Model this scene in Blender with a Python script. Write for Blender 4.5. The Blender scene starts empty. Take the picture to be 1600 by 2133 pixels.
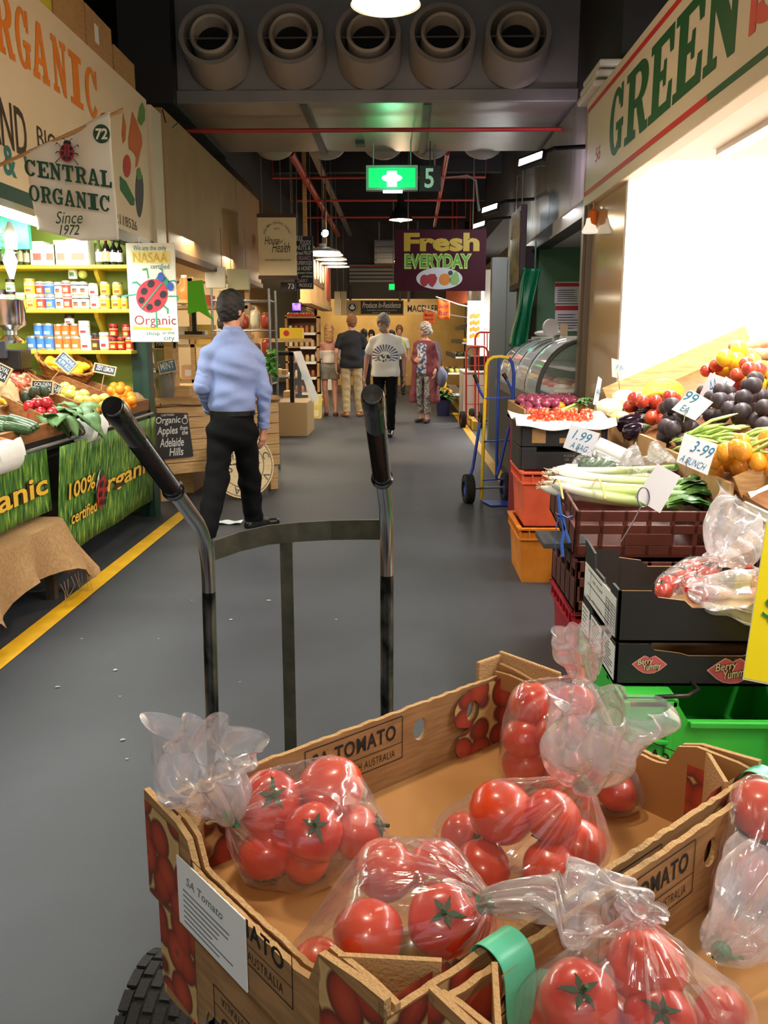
import bpy,bmesh,math,random
import numpy as np
from mathutils import Vector,Matrix,noise as mnoise
rnd=random.Random(7)
S=bpy.context.scene
COL=S.collection
PI=math.pi

# ------------------------------------------------------------------ camera
FPX=1800.0                      # focal length in pixels of the 1600 x 2133 frame
VX,VY,EYE=838.0,705.0,1.42  # vanishing point of the aisle, eye height
PITCH=math.atan((1066.5-VY)/FPX)
YAW=math.atan((VX-800)/FPX*math.cos(PITCH))
CF=Vector((-math.sin(YAW)*math.cos(PITCH),math.cos(YAW)*math.cos(PITCH),-math.sin(PITCH)))
CR=Vector((math.cos(YAW),math.sin(YAW),0))
CU=CR.cross(CF)
CAM=Vector((0,0,EYE))
cd=bpy.data.cameras.new('camera')
cam=bpy.data.objects.new('camera',cd)
COL.objects.link(cam)
cam.matrix_world=Matrix(((CR.x,CU.x,-CF.x,0),(CR.y,CU.y,-CF.y,0),(CR.z,CU.z,-CF.z,EYE),(0,0,0,1)))
cd.sensor_fit='HORIZONTAL'
cd.sensor_width=32.0
cd.lens=32.0*FPX/1600.0
cd.clip_start=0.05
S.camera=cam
S.cycles.transparent_max_bounces=24
S.cycles.max_bounces=8
S.cycles.sample_clamp_indirect=6.0

# ------------------------------------------------------------------ world, exposure, big lights
S.view_settings.view_transform='Standard'
S.view_settings.look='None'
S.view_settings.exposure=0.35
S.view_settings.gamma=1.0
S.view_settings.use_curve_mapping=False
w=bpy.data.worlds.new('market hall')
S.world=w
w.use_nodes=True
w.node_tree.nodes['Background'].inputs[0].default_value=(0.80,0.89,1.0,1)
w.node_tree.nodes['Background'].inputs[1].default_value=0.62

def lamp(kind,loc,power,color=(1,1,1),size=0.3,size_y=None,aim=None,spot=None,spread=None):
    l=bpy.data.lights.new('light',kind)
    l.energy=power
    l.color=color
    if kind=='AREA':
        l.shape='RECTANGLE'
        l.size=size
        l.size_y=size_y or size
        if spread:l.spread=spread
    else:
        l.shadow_soft_size=size
    if spot:
        l.spot_size=spot
        l.spot_blend=0.6
    o=bpy.data.objects.new('light',l)
    COL.objects.link(o)
    o.location=loc
    if aim is not None:
        d=Vector(aim)-Vector(loc)
        o.rotation_euler=d.to_track_quat('-Z','Y').to_euler()
    return o

WARM=(1.0,0.74,0.46)
COOL=(0.86,0.93,1.0)
# fluorescent battens of the green sign stall on the right
for y in (1.2,2.7,4.2,5.2):
    lamp('AREA',(1.80,y,2.40),30,(1,.97,.92),0.08,1.25,(1.80,y,0))
lamp('AREA',(1.95,5.45,2.43),34,(1,.98,.95),0.5,0.5,(1.95,6.1,1.7))
# battens of the organic stall on the left
for y in (2.6,4.2,5.8):
    lamp('AREA',(-2.45,y,2.13),34,(.96,1,.95),0.08,1.4,(-2.75,y,0.6))
lamp('AREA',(-2.9,6.35,2.20),16,(.96,1,.95),1.4,0.1,(-2.9,6.9,1.5))
# stalls further down the left side, warm
for y,p in ((8.6,42),(10.6,42),(13.5,55),(17,55),(21,45)):
    lamp('AREA',(-2.55,y,2.30),p,(1,.86,.64),0.5,1.6,(-2.3,y,0))
# right side beyond the counter, bright white
for x,y,p in ((2.3,8.6,40),(2.2,11.2,16),(2.3,15.5,130),(2.5,19,150)):
    lamp('AREA',(x,y,2.55),p,(1,.97,.92),0.6,2.2,(x-.1,y,0))
# end of the aisle
lamp('AREA',(-1.0,25.0,2.9),60,(1,.82,.52),2.2,0.3,(-1.0,27.5,1.4))
# pendant lamps along the aisle (the shades are built below)
PEND=[(-0.095,5.0,3.147),(-0.03,13.8,3.19),(-0.03,21.0,3.19),(-.095,-1.5,3.147),(-.095,1.4,3.147)]
for x,y,z in PEND:
    lamp('SPOT',(x,y,z+0.03),70 if y<3 else 90,(1,.84,.64),0.12,aim=(x,y,0),spot=2.6)
    lamp('POINT',(x,y,z-0.03),26 if y>0 else 12,WARM,0.06)
# floodlights on the right hand wall
FLOODS=[(1105,330,8.0,(.93,.70,1)),(1020,433,11.0,(.85,.93,1)),(997,468,13.0,(.85,.93,1))]

# ------------------------------------------------------------------ helpers
def ray(px,py):
    return CF+CR*((px-800)/FPX)-CU*((py-1066.5)/FPX)
def Zp(px,py,z):
    d=ray(px,py);return CAM+d*((z-EYE)/d.z)
def Yp(px,py,y):
    d=ray(px,py);return CAM+d*(y/d.y)
def Xp(px,py,x):
    d=ray(px,py);return CAM+d*(x/d.x)
def PLp(px,py,p0,n):
    d=ray(px,py);p0=Vector(p0);n=Vector(n)
    return CAM+d*((p0-CAM).dot(n)/d.dot(n))
def pxof(p):
    v=Vector(p)-CAM;z=v.dot(CF)
    return 800+FPX*v.dot(CR)/z,1066.5-FPX*v.dot(CU)/z,z

def lin(c):
    def f(v):
        v=v/255.0
        return v/12.92 if v<=0.04045 else ((v+0.055)/1.055)**2.4
    return (f(c[0]),f(c[1]),f(c[2]),1.0)

MATS={}
def M(name,rgb=(128,128,128),rough=0.6,metal=0.0,rgb2=None,vs=8.0,bump=0.0,bs=40.0,spec=0.5,coat=0.0,
      emit=0.0,stretch=None,lo=0.35,hi=0.65,detail=4.0,sheen=0.0,sss=0.0):
    if name in MATS:return MATS[name]
    m=bpy.data.materials.new(name);MATS[name]=m
    m.use_nodes=True
    nt=m.node_tree;N=nt.nodes;L=nt.links
    b=N['Principled BSDF']
    b.inputs['Base Color'].default_value=lin(rgb)
    b.inputs['Roughness'].default_value=rough
    b.inputs['Metallic'].default_value=metal
    b.inputs['Specular IOR Level'].default_value=spec
    b.inputs['Coat Weight'].default_value=coat
    b.inputs['Coat Roughness'].default_value=0.12
    if sss:
        b.inputs['Subsurface Weight'].default_value=sss
        b.inputs['Subsurface Scale'].default_value=0.01
    if emit:
        b.inputs['Emission Color'].default_value=lin(rgb)
        b.inputs['Emission Strength'].default_value=emit
    if rgb2 is not None or bump:
        tc=N.new('ShaderNodeTexCoord');vec=tc.outputs['Object']
        if stretch:
            mp=N.new('ShaderNodeMapping');mp.inputs['Scale'].default_value=stretch
            L.new(vec,mp.inputs['Vector']);vec=mp.outputs[0]
    if rgb2 is not None:
        n=N.new('ShaderNodeTexNoise');n.inputs['Scale'].default_value=vs;n.inputs['Detail'].default_value=detail
        L.new(vec,n.inputs['Vector'])
        r=N.new('ShaderNodeValToRGB')
        r.color_ramp.elements[0].position=lo;r.color_ramp.elements[0].color=lin(rgb)
        r.color_ramp.elements[1].position=hi;r.color_ramp.elements[1].color=lin(rgb2)
        L.new(n.outputs[0],r.inputs[0]);L.new(r.outputs[0],b.inputs['Base Color'])
        if emit:L.new(r.outputs[0],b.inputs['Emission Color'])
    if bump:
        n2=N.new('ShaderNodeTexNoise');n2.inputs['Scale'].default_value=bs;n2.inputs['Detail'].default_value=5
        L.new(vec,n2.inputs['Vector'])
        bp=N.new('ShaderNodeBump');bp.inputs['Strength'].default_value=bump;bp.inputs['Distance'].default_value=0.01
        L.new(n2.outputs[0],bp.inputs['Height']);L.new(bp.outputs[0],b.inputs['Normal'])
    return m

def frame(o,x,y):
    x=Vector(x).normalized();y=Vector(y);z=x.cross(y).normalized();y=z.cross(x)
    o=Vector(o)
    return Matrix(((x.x,y.x,z.x,o.x),(x.y,y.y,z.y,o.y),(x.z,y.z,z.z,o.z),(0,0,0,1)))
def along(p0,p1,up=(0,0,1)):
    z=(Vector(p1)-Vector(p0)).normalized();u=Vector(up)
    if abs(z.dot(u))>0.98:u=Vector((0,1,0))
    x=u.cross(z).normalized();y=z.cross(x);o=Vector(p0)
    return Matrix(((x.x,y.x,z.x,o.x),(x.y,y.y,z.y,o.y),(x.z,y.z,z.z,o.z),(0,0,0,1)))
def T(x=0,y=0,z=0,rz=0,rx=0,ry=0,s=1):
    return Matrix.Translation((x,y,z))@Matrix.Rotation(rz,4,'Z')@Matrix.Rotation(ry,4,'Y')@Matrix.Rotation(rx,4,'X')@Matrix.Scale(s,4)

PM={}          # world matrices of the roots, so that parts can be given in world coordinates
def tag(o,label=None,cat=None,group=None,kind=None):
    if label:o['label']=label
    if cat:o['category']=cat
    if group:o['group']=group
    if kind:o['kind']=kind
    return o
def thing(name,label,cat,loc=(0,0,0),group=None,mat=None):
    o=bpy.data.objects.new(name,None);COL.objects.link(o)
    o.empty_display_size=0.05
    m=mat.copy() if mat is not None else Matrix.Translation(loc)
    o.matrix_world=m;PM[o.name]=m
    return tag(o,label,cat,group)
def dup(o,m,label=None,group=None,cat=None):
    """copy of a thing with its parts and sub-parts, placed with matrix m"""
    r=o.copy();COL.objects.link(r);r.matrix_world=m;PM[r.name]=m
    if label:r['label']=label
    if group:r['group']=group
    if cat:r['category']=cat
    for ch in KIDS.get(o.name,[]):
        c=ch.copy();COL.objects.link(c);c.parent=r
        KIDS.setdefault(r.name,[]).append(c)
        for g in KIDS.get(ch.name,[]):
            d=g.copy();COL.objects.link(d);d.parent=c
    return r
KIDS={}

def text2d(s,bold=0.0,shear=0.0,sp=1.0):
    cu=bpy.data.curves.new('t','FONT')
    cu.body=s;cu.resolution_u=3;cu.offset=bold;cu.shear=shear;cu.space_character=sp
    cu.align_x='CENTER' if '\n' in s else 'LEFT'
    o=bpy.data.objects.new('t',cu);COL.objects.link(o)
    me=o.to_mesh()
    v=[(p.co.x,p.co.y) for p in me.vertices];f=[tuple(p.vertices) for p in me.polygons]
    o.to_mesh_clear();bpy.data.objects.remove(o);bpy.data.curves.remove(cu)
    return v,f
def loops2d(loops):
    """filled 2-D shape with holes -> verts, faces"""
    cu=bpy.data.curves.new('t','CURVE');cu.dimensions='2D';cu.fill_mode='BOTH'
    for lp in loops:
        sp=cu.splines.new('POLY');sp.points.add(len(lp)-1);sp.use_cyclic_u=True
        for i,(x,y) in enumerate(lp):sp.points[i].co=(x,y,0,1)
    o=bpy.data.objects.new('t',cu);COL.objects.link(o)
    me=o.to_mesh()
    v=[(p.co.x,p.co.y) for p in me.vertices];f=[tuple(p.vertices) for p in me.polygons]
    o.to_mesh_clear();bpy.data.objects.remove(o);bpy.data.curves.remove(cu)
    return v,f
def circ(cx,cy,rx,ry=None,n=24,a0=0.0,a1=2*PI):
    ry=rx if ry is None else ry
    full=abs(a1-a0-2*PI)<1e-6
    k=n if full else n+1
    return [(cx+rx*math.cos(a0+(a1-a0)*i/n),cy+ry*math.sin(a0+(a1-a0)*i/n)) for i in range(k)]

class MB:
    def __init__(s):s.v=[];s.f=[];s.m=[];s.uv=None
    def add(s,vs,fs,mi=0,mat=None):
        o=len(s.v)
        if mat is not None:vs=[mat@Vector(p) for p in vs]
        s.v.extend([tuple(p) for p in vs]);s.f.extend([tuple(i+o for i in q) for q in fs])
        s.m.extend([mi]*len(fs));return s
    def box(s,x0,x1,y0,y1,z0,z1,mi=0,mat=None):
        vs=[(x,y,z) for x in (x0,x1) for y in (y0,y1) for z in (z0,z1)]
        return s.add(vs,[(0,1,3,2),(4,6,7,5),(0,4,5,1),(2,3,7,6),(0,2,6,4),(1,5,7,3)],mi,mat)
    def cbox(s,c,d,mi=0,mat=None):
        return s.box(c[0]-d[0]/2,c[0]+d[0]/2,c[1]-d[1]/2,c[1]+d[1]/2,c[2]-d[2]/2,c[2]+d[2]/2,mi,mat)
    def bar(s,p0,p1,wx,wy,mi=0,up=(0,0,1)):
        L=(Vector(p1)-Vector(p0)).length
        return s.box(-wx/2,wx/2,-wy/2,wy/2,0,L,mi,along(p0,p1,up))
    def tube(s,pts,r,n=10,mi=0,caps=True,flat=1.0,radii=None):
        pts=[Vector(p) for p in pts];vs=[];fs=[]
        m=len(pts);pm=None
        for i,p in enumerate(pts):
            t=(pts[min(i+1,m-1)]-pts[max(i-1,0)]).normalized()
            if pm is None:
                u=Vector((0,0,1)) if abs(t.z)<.95 else Vector((0,1,0))
                a=u.cross(t).normalized()
            else:
                a=(pm-t*pm.dot(t)).normalized()
            pm=a;b=t.cross(a)
            rr=radii[i] if radii else r
            for k in range(n):
                g=2*PI*k/n
                vs.append(p+a*(rr*math.cos(g))+b*(rr*flat*math.sin(g)))
        for i in range(m-1):
            for k in range(n):
                k2=(k+1)%n
                fs.append((i*n+k,i*n+k2,(i+1)*n+k2,(i+1)*n+k))
        if caps:
            fs.append(tuple(range(n))[::-1]);fs.append(tuple((m-1)*n+k for k in range(n)))
        return s.add(vs,fs,mi)
    def lathe(s,prof,n=24,mi=0,mat=None,cap=True):
        vs=[];fs=[];m=len(prof)
        for (r,z) in prof:
            for k in range(n):
                g=2*PI*k/n;vs.append((r*math.cos(g),r*math.sin(g),z))
        for i in range(m-1):
            for k in range(n):
                k2=(k+1)%n
                fs.append((i*n+k,i*n+k2,(i+1)*n+k2,(i+1)*n+k))
        if cap and prof[0][0]>1e-5:fs.append(tuple(range(n))[::-1])
        if cap and prof[-1][0]>1e-5:fs.append(tuple((m-1)*n+k for k in range(n)))
        return s.add(vs,fs,mi,mat)
    def ball(s,c,r,n=16,m=10,mi=0,fn=None,mat=None):
        r=(r,r,r) if not hasattr(r,'__len__') else r
        vs=[];fs=[]
        for i in range(m+1):
            th=PI*i/m
            for k in range(n):
                g=2*PI*k/n
                d=Vector((math.sin(th)*math.cos(g),math.sin(th)*math.sin(g),math.cos(th)))
                q=fn(d) if fn else 1.0
                vs.append((c[0]+d.x*r[0]*q,c[1]+d.y*r[1]*q,c[2]+d.z*r[2]*q))
        for i in range(m):
            for k in range(n):
                k2=(k+1)%n
                fs.append((i*n+k,(i+1)*n+k,(i+1)*n+k2,i*n+k2))
        return s.add(vs,fs,mi,mat)
    def grid(s,fn,nu,nv,mi=0):
        vs=[fn(i/nu,j/nv) for i in range(nu+1) for j in range(nv+1)]
        fs=[(i*(nv+1)+j,(i+1)*(nv+1)+j,(i+1)*(nv+1)+j+1,i*(nv+1)+j+1) for i in range(nu) for j in range(nv)]
        return s.add(vs,fs,mi)
    def prism(s,loops,mat,depth,mi=0):
        """2-D shape (with holes) from z=0 to z=depth in the frame mat"""
        v,f=loops2d(loops)
        s.add([(x,y,depth) for x,y in v],f,mi,mat)
        s.add([(x,y,0) for x,y in v],[q[::-1] for q in f],mi,mat)
        for lp in loops:
            n=len(lp)
            s.add([(x,y,z) for z in (0,depth) for x,y in lp],[(i,(i+1)%n,n+(i+1)%n,n+i) for i in range(n)],mi,mat)
        return s
    def shape(s,loops,mat,mi=0,z=0.0):
        v,f=loops2d(loops);return s.add([(x,y,z) for x,y in v],f,mi,mat)
    def text(s,t,mat,x0,y0,x1,y1,mi=0,z=0.001,bold=0.0,shear=0.0,keep=False,sp=1.0):
        """lettering fitted into the rectangle of frame mat"""
        v,f=text2d(t,bold,shear,sp)
        if not v:return s
        a=min(p[0] for p in v);b=max(p[0] for p in v);c=min(p[1] for p in v);d=max(p[1] for p in v)
        kx=(x1-x0)/max(b-a,1e-6);ky=(y1-y0)/max(d-c,1e-6)
        if keep:kx=ky=min(kx,ky)
        cx=(x0+x1)/2;cy=(y0+y1)/2
        return s.add([(cx+(p[0]-(a+b)/2)*kx,cy+(p[1]-(c+d)/2)*ky,z) for p in v],f,mi,mat)
    def build(s,name,mats,parent=None,smooth=0.0,bevel=0.0,origin=None,weld=False,uv=None):
        if not isinstance(mats,(list,tuple)):mats=[mats]
        if parent is not None:
            W=PM[parent.name];I=W.inverted()
        else:
            if origin is None:
                xs=[p[0] for p in s.v];ys=[p[1] for p in s.v]
                origin=((min(xs)+max(xs))/2,(min(ys)+max(ys))/2,min(p[2] for p in s.v))
            W=origin.copy() if isinstance(origin,Matrix) else Matrix.Translation(origin);I=W.inverted()
        me=bpy.data.meshes.new(name)
        me.from_pydata([I@Vector(p) for p in s.v],[],s.f)
        for m in mats:me.materials.append(m)
        if len(mats)>1:me.polygons.foreach_set('material_index',s.m)
        if uv is not None:
            l=me.uv_layers.new(name='UVMap')
            for p in me.polygons:
                for li in p.loop_indices:l.data[li].uv=uv[me.loops[li].vertex_index]
        if weld:
            bm=bmesh.new();bm.from_mesh(me);bmesh.ops.remove_doubles(bm,verts=bm.verts,dist=1e-5);bm.to_mesh(me);bm.free()
        if smooth:
            for p in me.polygons:p.use_smooth=True
            if smooth<3:me.set_sharp_from_angle(angle=smooth)
        o=bpy.data.objects.new(name,me);COL.objects.link(o)
        if parent is not None:
            o.parent=parent;PM[o.name]=W;KIDS.setdefault(parent.name,[]).append(o)
        else:
            o.matrix_world=W;PM[o.name]=W
        if bevel:
            b=o.modifiers.new('bevel','BEVEL');b.width=bevel;b.segments=2;b.limit_method='ANGLE';b.angle_limit=0.6
        return o
def struct(name,mb,mats,**k):
    o=mb.build(name,mats,**k);o['kind']='structure';return o

ORD=['first','second','third','fourth','fifth','sixth','seventh','eighth','ninth','tenth','eleventh','twelfth',
       'thirteenth','fourteenth','fifteenth','sixteenth','seventeenth','eighteenth','nineteenth','twentieth']

# px rectangle -> frame on a plane facing the camera (y = Y) ; coordinates inside are metres from the lower left corner
def pan(px0,py0,px1,py1,Y):
    a=Yp(px0,py1,Y);b=Yp(px1,py1,Y);c=Yp((px0+px1)/2,py0,Y)
    return frame(a,(1,0,0),(0,0,1)),b.x-a.x,c.z-a.z
FONT={}
def slab():
    def R(x0,y0,x1,y1):return [(x0,y0),(x1,y0),(x1,y1),(x0,y1)]
    def band(cx,cy,ro,ri,a0,a1,n=26):
        o=circ(cx,cy,ro[0],ro[1],n,a0,a1);i=circ(cx,cy,ri[0],ri[1],n,a0,a1)
        return o+i[::-1]
    FONT['E']=[[[(0,0),(1,0),(1,.34),(.86,.34),(.8,.13),(.46,.13),(.46,.44),(.6,.44),(.62,.34),(.73,.34),(.73,.66),(.62,.66),(.6,.56),(.46,.56),(.46,.87),(.8,.87),(.86,.68),(1,.68),(1,1),(0,1),(0,.88),(.14,.88),(.14,.12),(0,.12)]]]
    FONT['L']=[[[(0,0),(1,0),(1,.36),(.86,.36),(.78,.13),(.48,.13),(.48,.88),(.64,.88),(.64,1),(0,1),(0,.88),(.15,.88),(.15,.12),(0,.12)]]]
    FONT['T']=[[[(.2,0),(.8,0),(.8,.12),(.66,.12),(.66,.87),(.82,.87),(.88,.66),(1,.66),(1,1),(0,1),(0,.66),(.12,.66),(.18,.87),(.34,.87),(.34,.12),(.2,.12)]]]
    FONT['I']=[[[(0,0),(1,0),(1,.13),(.76,.13),(.76,.87),(1,.87),(1,1),(0,1),(0,.87),(.24,.87),(.24,.13),(0,.13)]]]
    FONT['N']=[[[(0,0),(.4,0),(.4,.12),(.27,.12),(.27,.62),(.7,0),(.88,0),(.88,.88),(1,.88),(1,1),(.6,1),(.6,.88),(.73,.88),(.73,.42),(.34,1),(0,1),(0,.88),(.12,.88),(.12,.12),(0,.12)]]]
    FONT['A']=[[[(0,0),(.4,0),(.4,.12),(.28,.12),(.33,.27),(.62,.27),(.66,.12),(.56,.12),(.56,0),(1,0),(1,.12),(.92,.12),(.62,1),(.38,1),(.08,.12),(0,.12)],[(.37,.38),(.6,.38),(.49,.74)]]]
    FONT['R']=[[[(0,0),(.5,0),(.5,.12),(.4,.12),(.4,.42),(.5,.42),(.7,0),(1,0),(1,.12),(.9,.12),(.72,.47)]+circ(.6,.72,.36,.28,12,-1.0,PI/2)+[(0,1),(0,.88),(.12,.88),(.12,.12),(0,.12)],[(.4,.54),(.54,.54)]+circ(.54,.715,.14,.165,8,-PI/2,PI/2)[1:-1]+[(.54,.88),(.4,.88)]]]
    FONT['O']=[[circ(.5,.5,.5,.5,32),circ(.5,.5,.24,.4,32)]]
    FONT['C']=[[band(.5,.5,(.5,.5),(.22,.39),.55,2*PI-.6)],[R(.82,.62,.96,1.0)]]
    FONT['G']=[[band(.5,.5,(.5,.5),(.22,.39),.55,2*PI-.9)],[R(.8,.64,.95,1.0)],[R(.68,.05,.94,.45)],[R(.52,.36,1.02,.48)]]
    FONT['S']=[[band(.5,.73,(.44,.27),(.2,.15),.1,PI*1.5)],[band(.5,.27,(.46,.27),(.2,.15),-PI*.95,PI/2)],[R(.8,.66,.94,1.0)],[R(.04,0,.18,.36)]]
slab()
def slabtext(mb,t,mat,xs,y0,y1,mi=0,z=0.002,shear=0.0,drop=0.0):
    """slab serif letters; xs = list of (x0, x1) for each letter"""
    for i,ch in enumerate(t):
        if ch==' ':continue
        x0,x1=xs[i]
        for j,loops in enumerate(FONT[ch]):
            L=[[(x0+x*(x1-x0)+shear*y*(y1-y0),y0+drop*(x0+x*(x1-x0))+y*(y1-y0)) for x,y in lp] for lp in loops]
            mb.shape(L,mat,mi,z+0.0004*j)
def even(n,x0,x1,gap=0.12):
    w_=(x1-x0)/(n-gap)
    return [(x0+i*w_,x0+i*w_+w_*(1-gap)) for i in range(n)]
def ladybug(mb,mat,s,red,black,third,ang=0.0,z=0.001,legs=True):
    """a painted ladybird; red/black/third are material indexes, s its length"""
    m=mat@Matrix.Rotation(ang,4,'Z')@Matrix.Scale(s,4)
    mb.shape([circ(0,.36,.2,.16,16)],m,third,z/s)
    mb.shape([circ(0,-.08,.38,.44,28)],m,red,z/s*1.6)
    mb.shape([[(-.018,-.5),(.018,-.5),(.018,.32),(-.018,.32)]],m,third,z/s*2.4)
    for (x,y,r) in ((-.2,.14,.085),(.2,.14,.085),(-.22,-.12,.08),(.22,-.12,.08),(-.13,-.34,.075),(.13,-.34,.075)):
        mb.shape([circ(x,y,r,r*1.2,12)],m,black,z/s*2.2)
    if legs:
        for sx in (-1,1):
            for (y,dy) in ((.22,.16),(-.05,.0),(-.3,-.2)):
                a=[(sx*.33,y),(sx*.52,y+dy),(sx*.6,y+dy-.1),(sx*.57,y+dy-.13),(sx*.5,y+dy-.05),(sx*.33,y-.05)]
                mb.shape([a],m,third,z/s)
            mb.shape([[(sx*.08,.48),(sx*.2,.62),(sx*.27,.6),(sx*.26,.57),(sx*.2,.58),(sx*.11,.46)]],m,third,z/s)

# ------------------------------------------------------------------ implicit surfaces for bodies and cloth
def sdf_mesh(prims,res,k=0.02,cut=None,disp=None,sub=None):
    """prims: ('c',a,b,ra,rb) round cones, ('e',c,(rx,ry,rz),R) ellipsoids. smooth union -> surface nets"""
    mn=np.array([1e9]*3);mx=-mn
    bbs=[]
    for p in prims:
        if p[0]=='c':
            a,b=np.array(p[1],float),np.array(p[2],float);r=max(p[3],p[4])
            lo=np.minimum(a,b)-r;hi=np.maximum(a,b)+r
        else:
            c=np.array(p[1],float);r=max(p[2]);lo=c-r;hi=c+r
        bbs.append((lo,hi));mn=np.minimum(mn,lo);mx=np.maximum(mx,hi)
    mn -= 3*res+k;mx += 3*res+k
    n=np.ceil((mx-mn)/res).astype(int)+1
    D=np.full(n,0.2,dtype=np.float32)
    ax=[mn[i]+res*np.arange(n[i]) for i in range(3)]
    for p,(lo,hi) in zip(prims,bbs):
        mg=k+3*res
        i0=np.maximum(np.floor((lo-mg-mn)/res).astype(int),0);i1=np.minimum(np.ceil((hi+mg-mn)/res).astype(int)+1,n)
        sl=tuple(slice(i0[i],i1[i]) for i in range(3))
        X,Y,Z=np.meshgrid(*[ax[i][sl[i]] for i in range(3)],indexing='ij')
        if p[0]=='c':
            a,b=np.array(p[1],float),np.array(p[2],float);d=b-a;L2=max(d@d,1e-9)
            t=np.clip(((X-a[0])*d[0]+(Y-a[1])*d[1]+(Z-a[2])*d[2])/L2,0,1)
            dd=np.sqrt((X-a[0]-t*d[0])**2+(Y-a[1]-t*d[1])**2+(Z-a[2]-t*d[2])**2)-(p[3]+(p[4]-p[3])*t)
        else:
            c,r=p[1],p[2]
            x,y,z=X-c[0],Y-c[1],Z-c[2]
            if len(p)>3 and p[3] is not None:
                Rm=p[3]
                x,y,z=(Rm[0][0]*x+Rm[1][0]*y+Rm[2][0]*z,Rm[0][1]*x+Rm[1][1]*y+Rm[2][1]*z,Rm[0][2]*x+Rm[1][2]*y+Rm[2][2]*z)
            k0=np.sqrt((x/r[0])**2+(y/r[1])**2+(z/r[2])**2)
            k1=np.sqrt((x/r[0]**2)**2+(y/r[1]**2)**2+(z/r[2]**2)**2)+1e-9
            dd=k0*(k0-1)/k1
        A=D[sl]
        h=np.clip(0.5+0.5*(A-dd)/k,0,1)
        D[sl]=A*(1-h)+dd*h-k*h*(1-h)
    if cut or disp or sub:
        X,Y,Z=np.meshgrid(*ax,indexing='ij')
        if disp:D=D+disp(X,Y,Z)
        if cut:
            for q in cut:D=np.maximum(D,q(X,Y,Z))
    ins=D<0
    c=np.zeros(tuple(n-1),dtype=np.int8)
    for dx in (0,1):
        for dy in (0,1):
            for dz in (0,1):
                c += ins[dx:n[0]-1+dx,dy:n[1]-1+dy,dz:n[2]-1+dz]
    act=np.argwhere((c>0) & (c<8))
    idx=np.full(tuple(n-1),-1,dtype=np.int64);idx[act[:,0],act[:,1],act[:,2]]=np.arange(len(act))
    acc=np.zeros((len(act),3));cnt=np.zeros(len(act))
    corners=[(0,0,0),(1,0,0),(0,1,0),(1,1,0),(0,0,1),(1,0,1),(0,1,1),(1,1,1)]
    V=[D[act[:,0]+q[0],act[:,1]+q[1],act[:,2]+q[2]] for q in corners]
    for i in range(8):
        for j in range(i+1,8):
            d=np.array(corners[j])-np.array(corners[i])
            if np.abs(d).sum() != 1:continue
            m=(V[i]<0) != (V[j]<0)
            t=V[i]/np.where(m,V[i]-V[j],1)
            acc[m] += np.array(corners[i])+t[m,None]*d;cnt[m] += 1
    P=mn+res*(act+acc/cnt[:,None])
    F=[]
    for axis in range(3):
        u,v=(axis+1)%3,(axis+2)%3
        s0=[slice(1,-1)]*3;s0[axis]=slice(0,-1);s1=list(s0);s1[axis]=slice(1,None)
        a=ins[tuple(s0)];b=ins[tuple(s1)]
        for flip,msk in ((False,a & ~b),(True,~a & b)):
            g=np.argwhere(msk)
            if not len(g):continue
            off=np.ones(3,int);off[axis]=0
            g=g+off
            eu=np.zeros(3,int);eu[u]=1;ev=np.zeros(3,int);ev[v]=1
            q=[g-eu-ev,g-ev,g,g-eu]
            q=np.stack([idx[x[:,0],x[:,1],x[:,2]] for x in q],1)
            F.append(q[:,::-1] if flip else q)
    F=np.concatenate(F);F=F[(F>=0).all(1)]
    return P,F
def sdf_build(name,mat,prims,res,parent,k=0.02,cut=None,disp=None,relax=1):
    P,F=sdf_mesh(prims,res,k,cut,disp)
    for _ in range(relax):
        s_=np.zeros_like(P);c_=np.zeros(len(P))
        for i in range(4):
            a,b=F[:,i],F[:,(i+1)%4]
            np.add.at(s_,a,P[b]);np.add.at(c_,a,1);np.add.at(s_,b,P[a]);np.add.at(c_,b,1)
        P=P*0.5+0.5*s_/np.maximum(c_,1)[:,None]
    Wm=PM[parent.name];mb=MB();mb.v=[tuple(Wm@Vector(p)) for p in P];mb.f=[tuple(int(i) for i in q) for q in F];mb.m=[0]*len(mb.f)
    return mb.build(name,mat,parent,smooth=4)
# ------------------------------------------------------------------ materials shared by the hall
floor_m=M('asphalt',(51,54,61),.55,rgb2=(59,63,70),vs=1.6,bump=.10,bs=160,detail=8)
white_p=M('white laminate',(232,229,222),.35)
cream=M('cream panel',(228,206,170),.5,rgb2=(232,212,180),vs=2)
beige=M('beige board',(150,112,68),.55,rgb2=(160,121,76),vs=3,bump=.1,bs=90)
darkc=M('dark ceiling',(30,29,28),.9)
steel=M('galvanised duct',(136,132,126),.38,.55,rgb2=(150,146,140),vs=2)
dsteel=M('dark steel',(70,68,66),.5,.4)
chrome=M('chromed steel',(200,202,205),.16,1.0)
redp=M('red pipe paint',(172,52,44),.45)
black=M('black plastic',(18,18,19),.38)
rubber=M('black rubber',(28,28,29),.8,bump=.2,bs=120)
wood=M('pale wood',(190,150,98),.55,rgb2=(166,122,72),vs=6,stretch=(2,2,14),bump=.08,bs=40)
woodh=M('pine plank',(208,172,118),.55,rgb2=(184,142,90),vs=5,stretch=(1.2,1.2,16))
brownw=M('brown tray wood',(150,98,52),.55,rgb2=(120,74,38),vs=5,stretch=(6,1.2,10))
kraft=M('kraft cardboard',(186,144,92),.8,rgb2=(172,130,80),vs=5,stretch=(3,3,14))
paper=M('white paper',(236,236,232),.7)
ink=M('black ink',(28,27,26),.7)
greywall=M('grey wall panel',(92,90,82),.38,.3,rgb2=(78,76,70),vs=1.2,stretch=(1,5,.6))
yline=M('yellow line paint',(240,186,30),.55,rgb2=(222,168,24),vs=9)
glowW=M('tube glow',(255,252,244),.5,emit=9)
glassm=None
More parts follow.
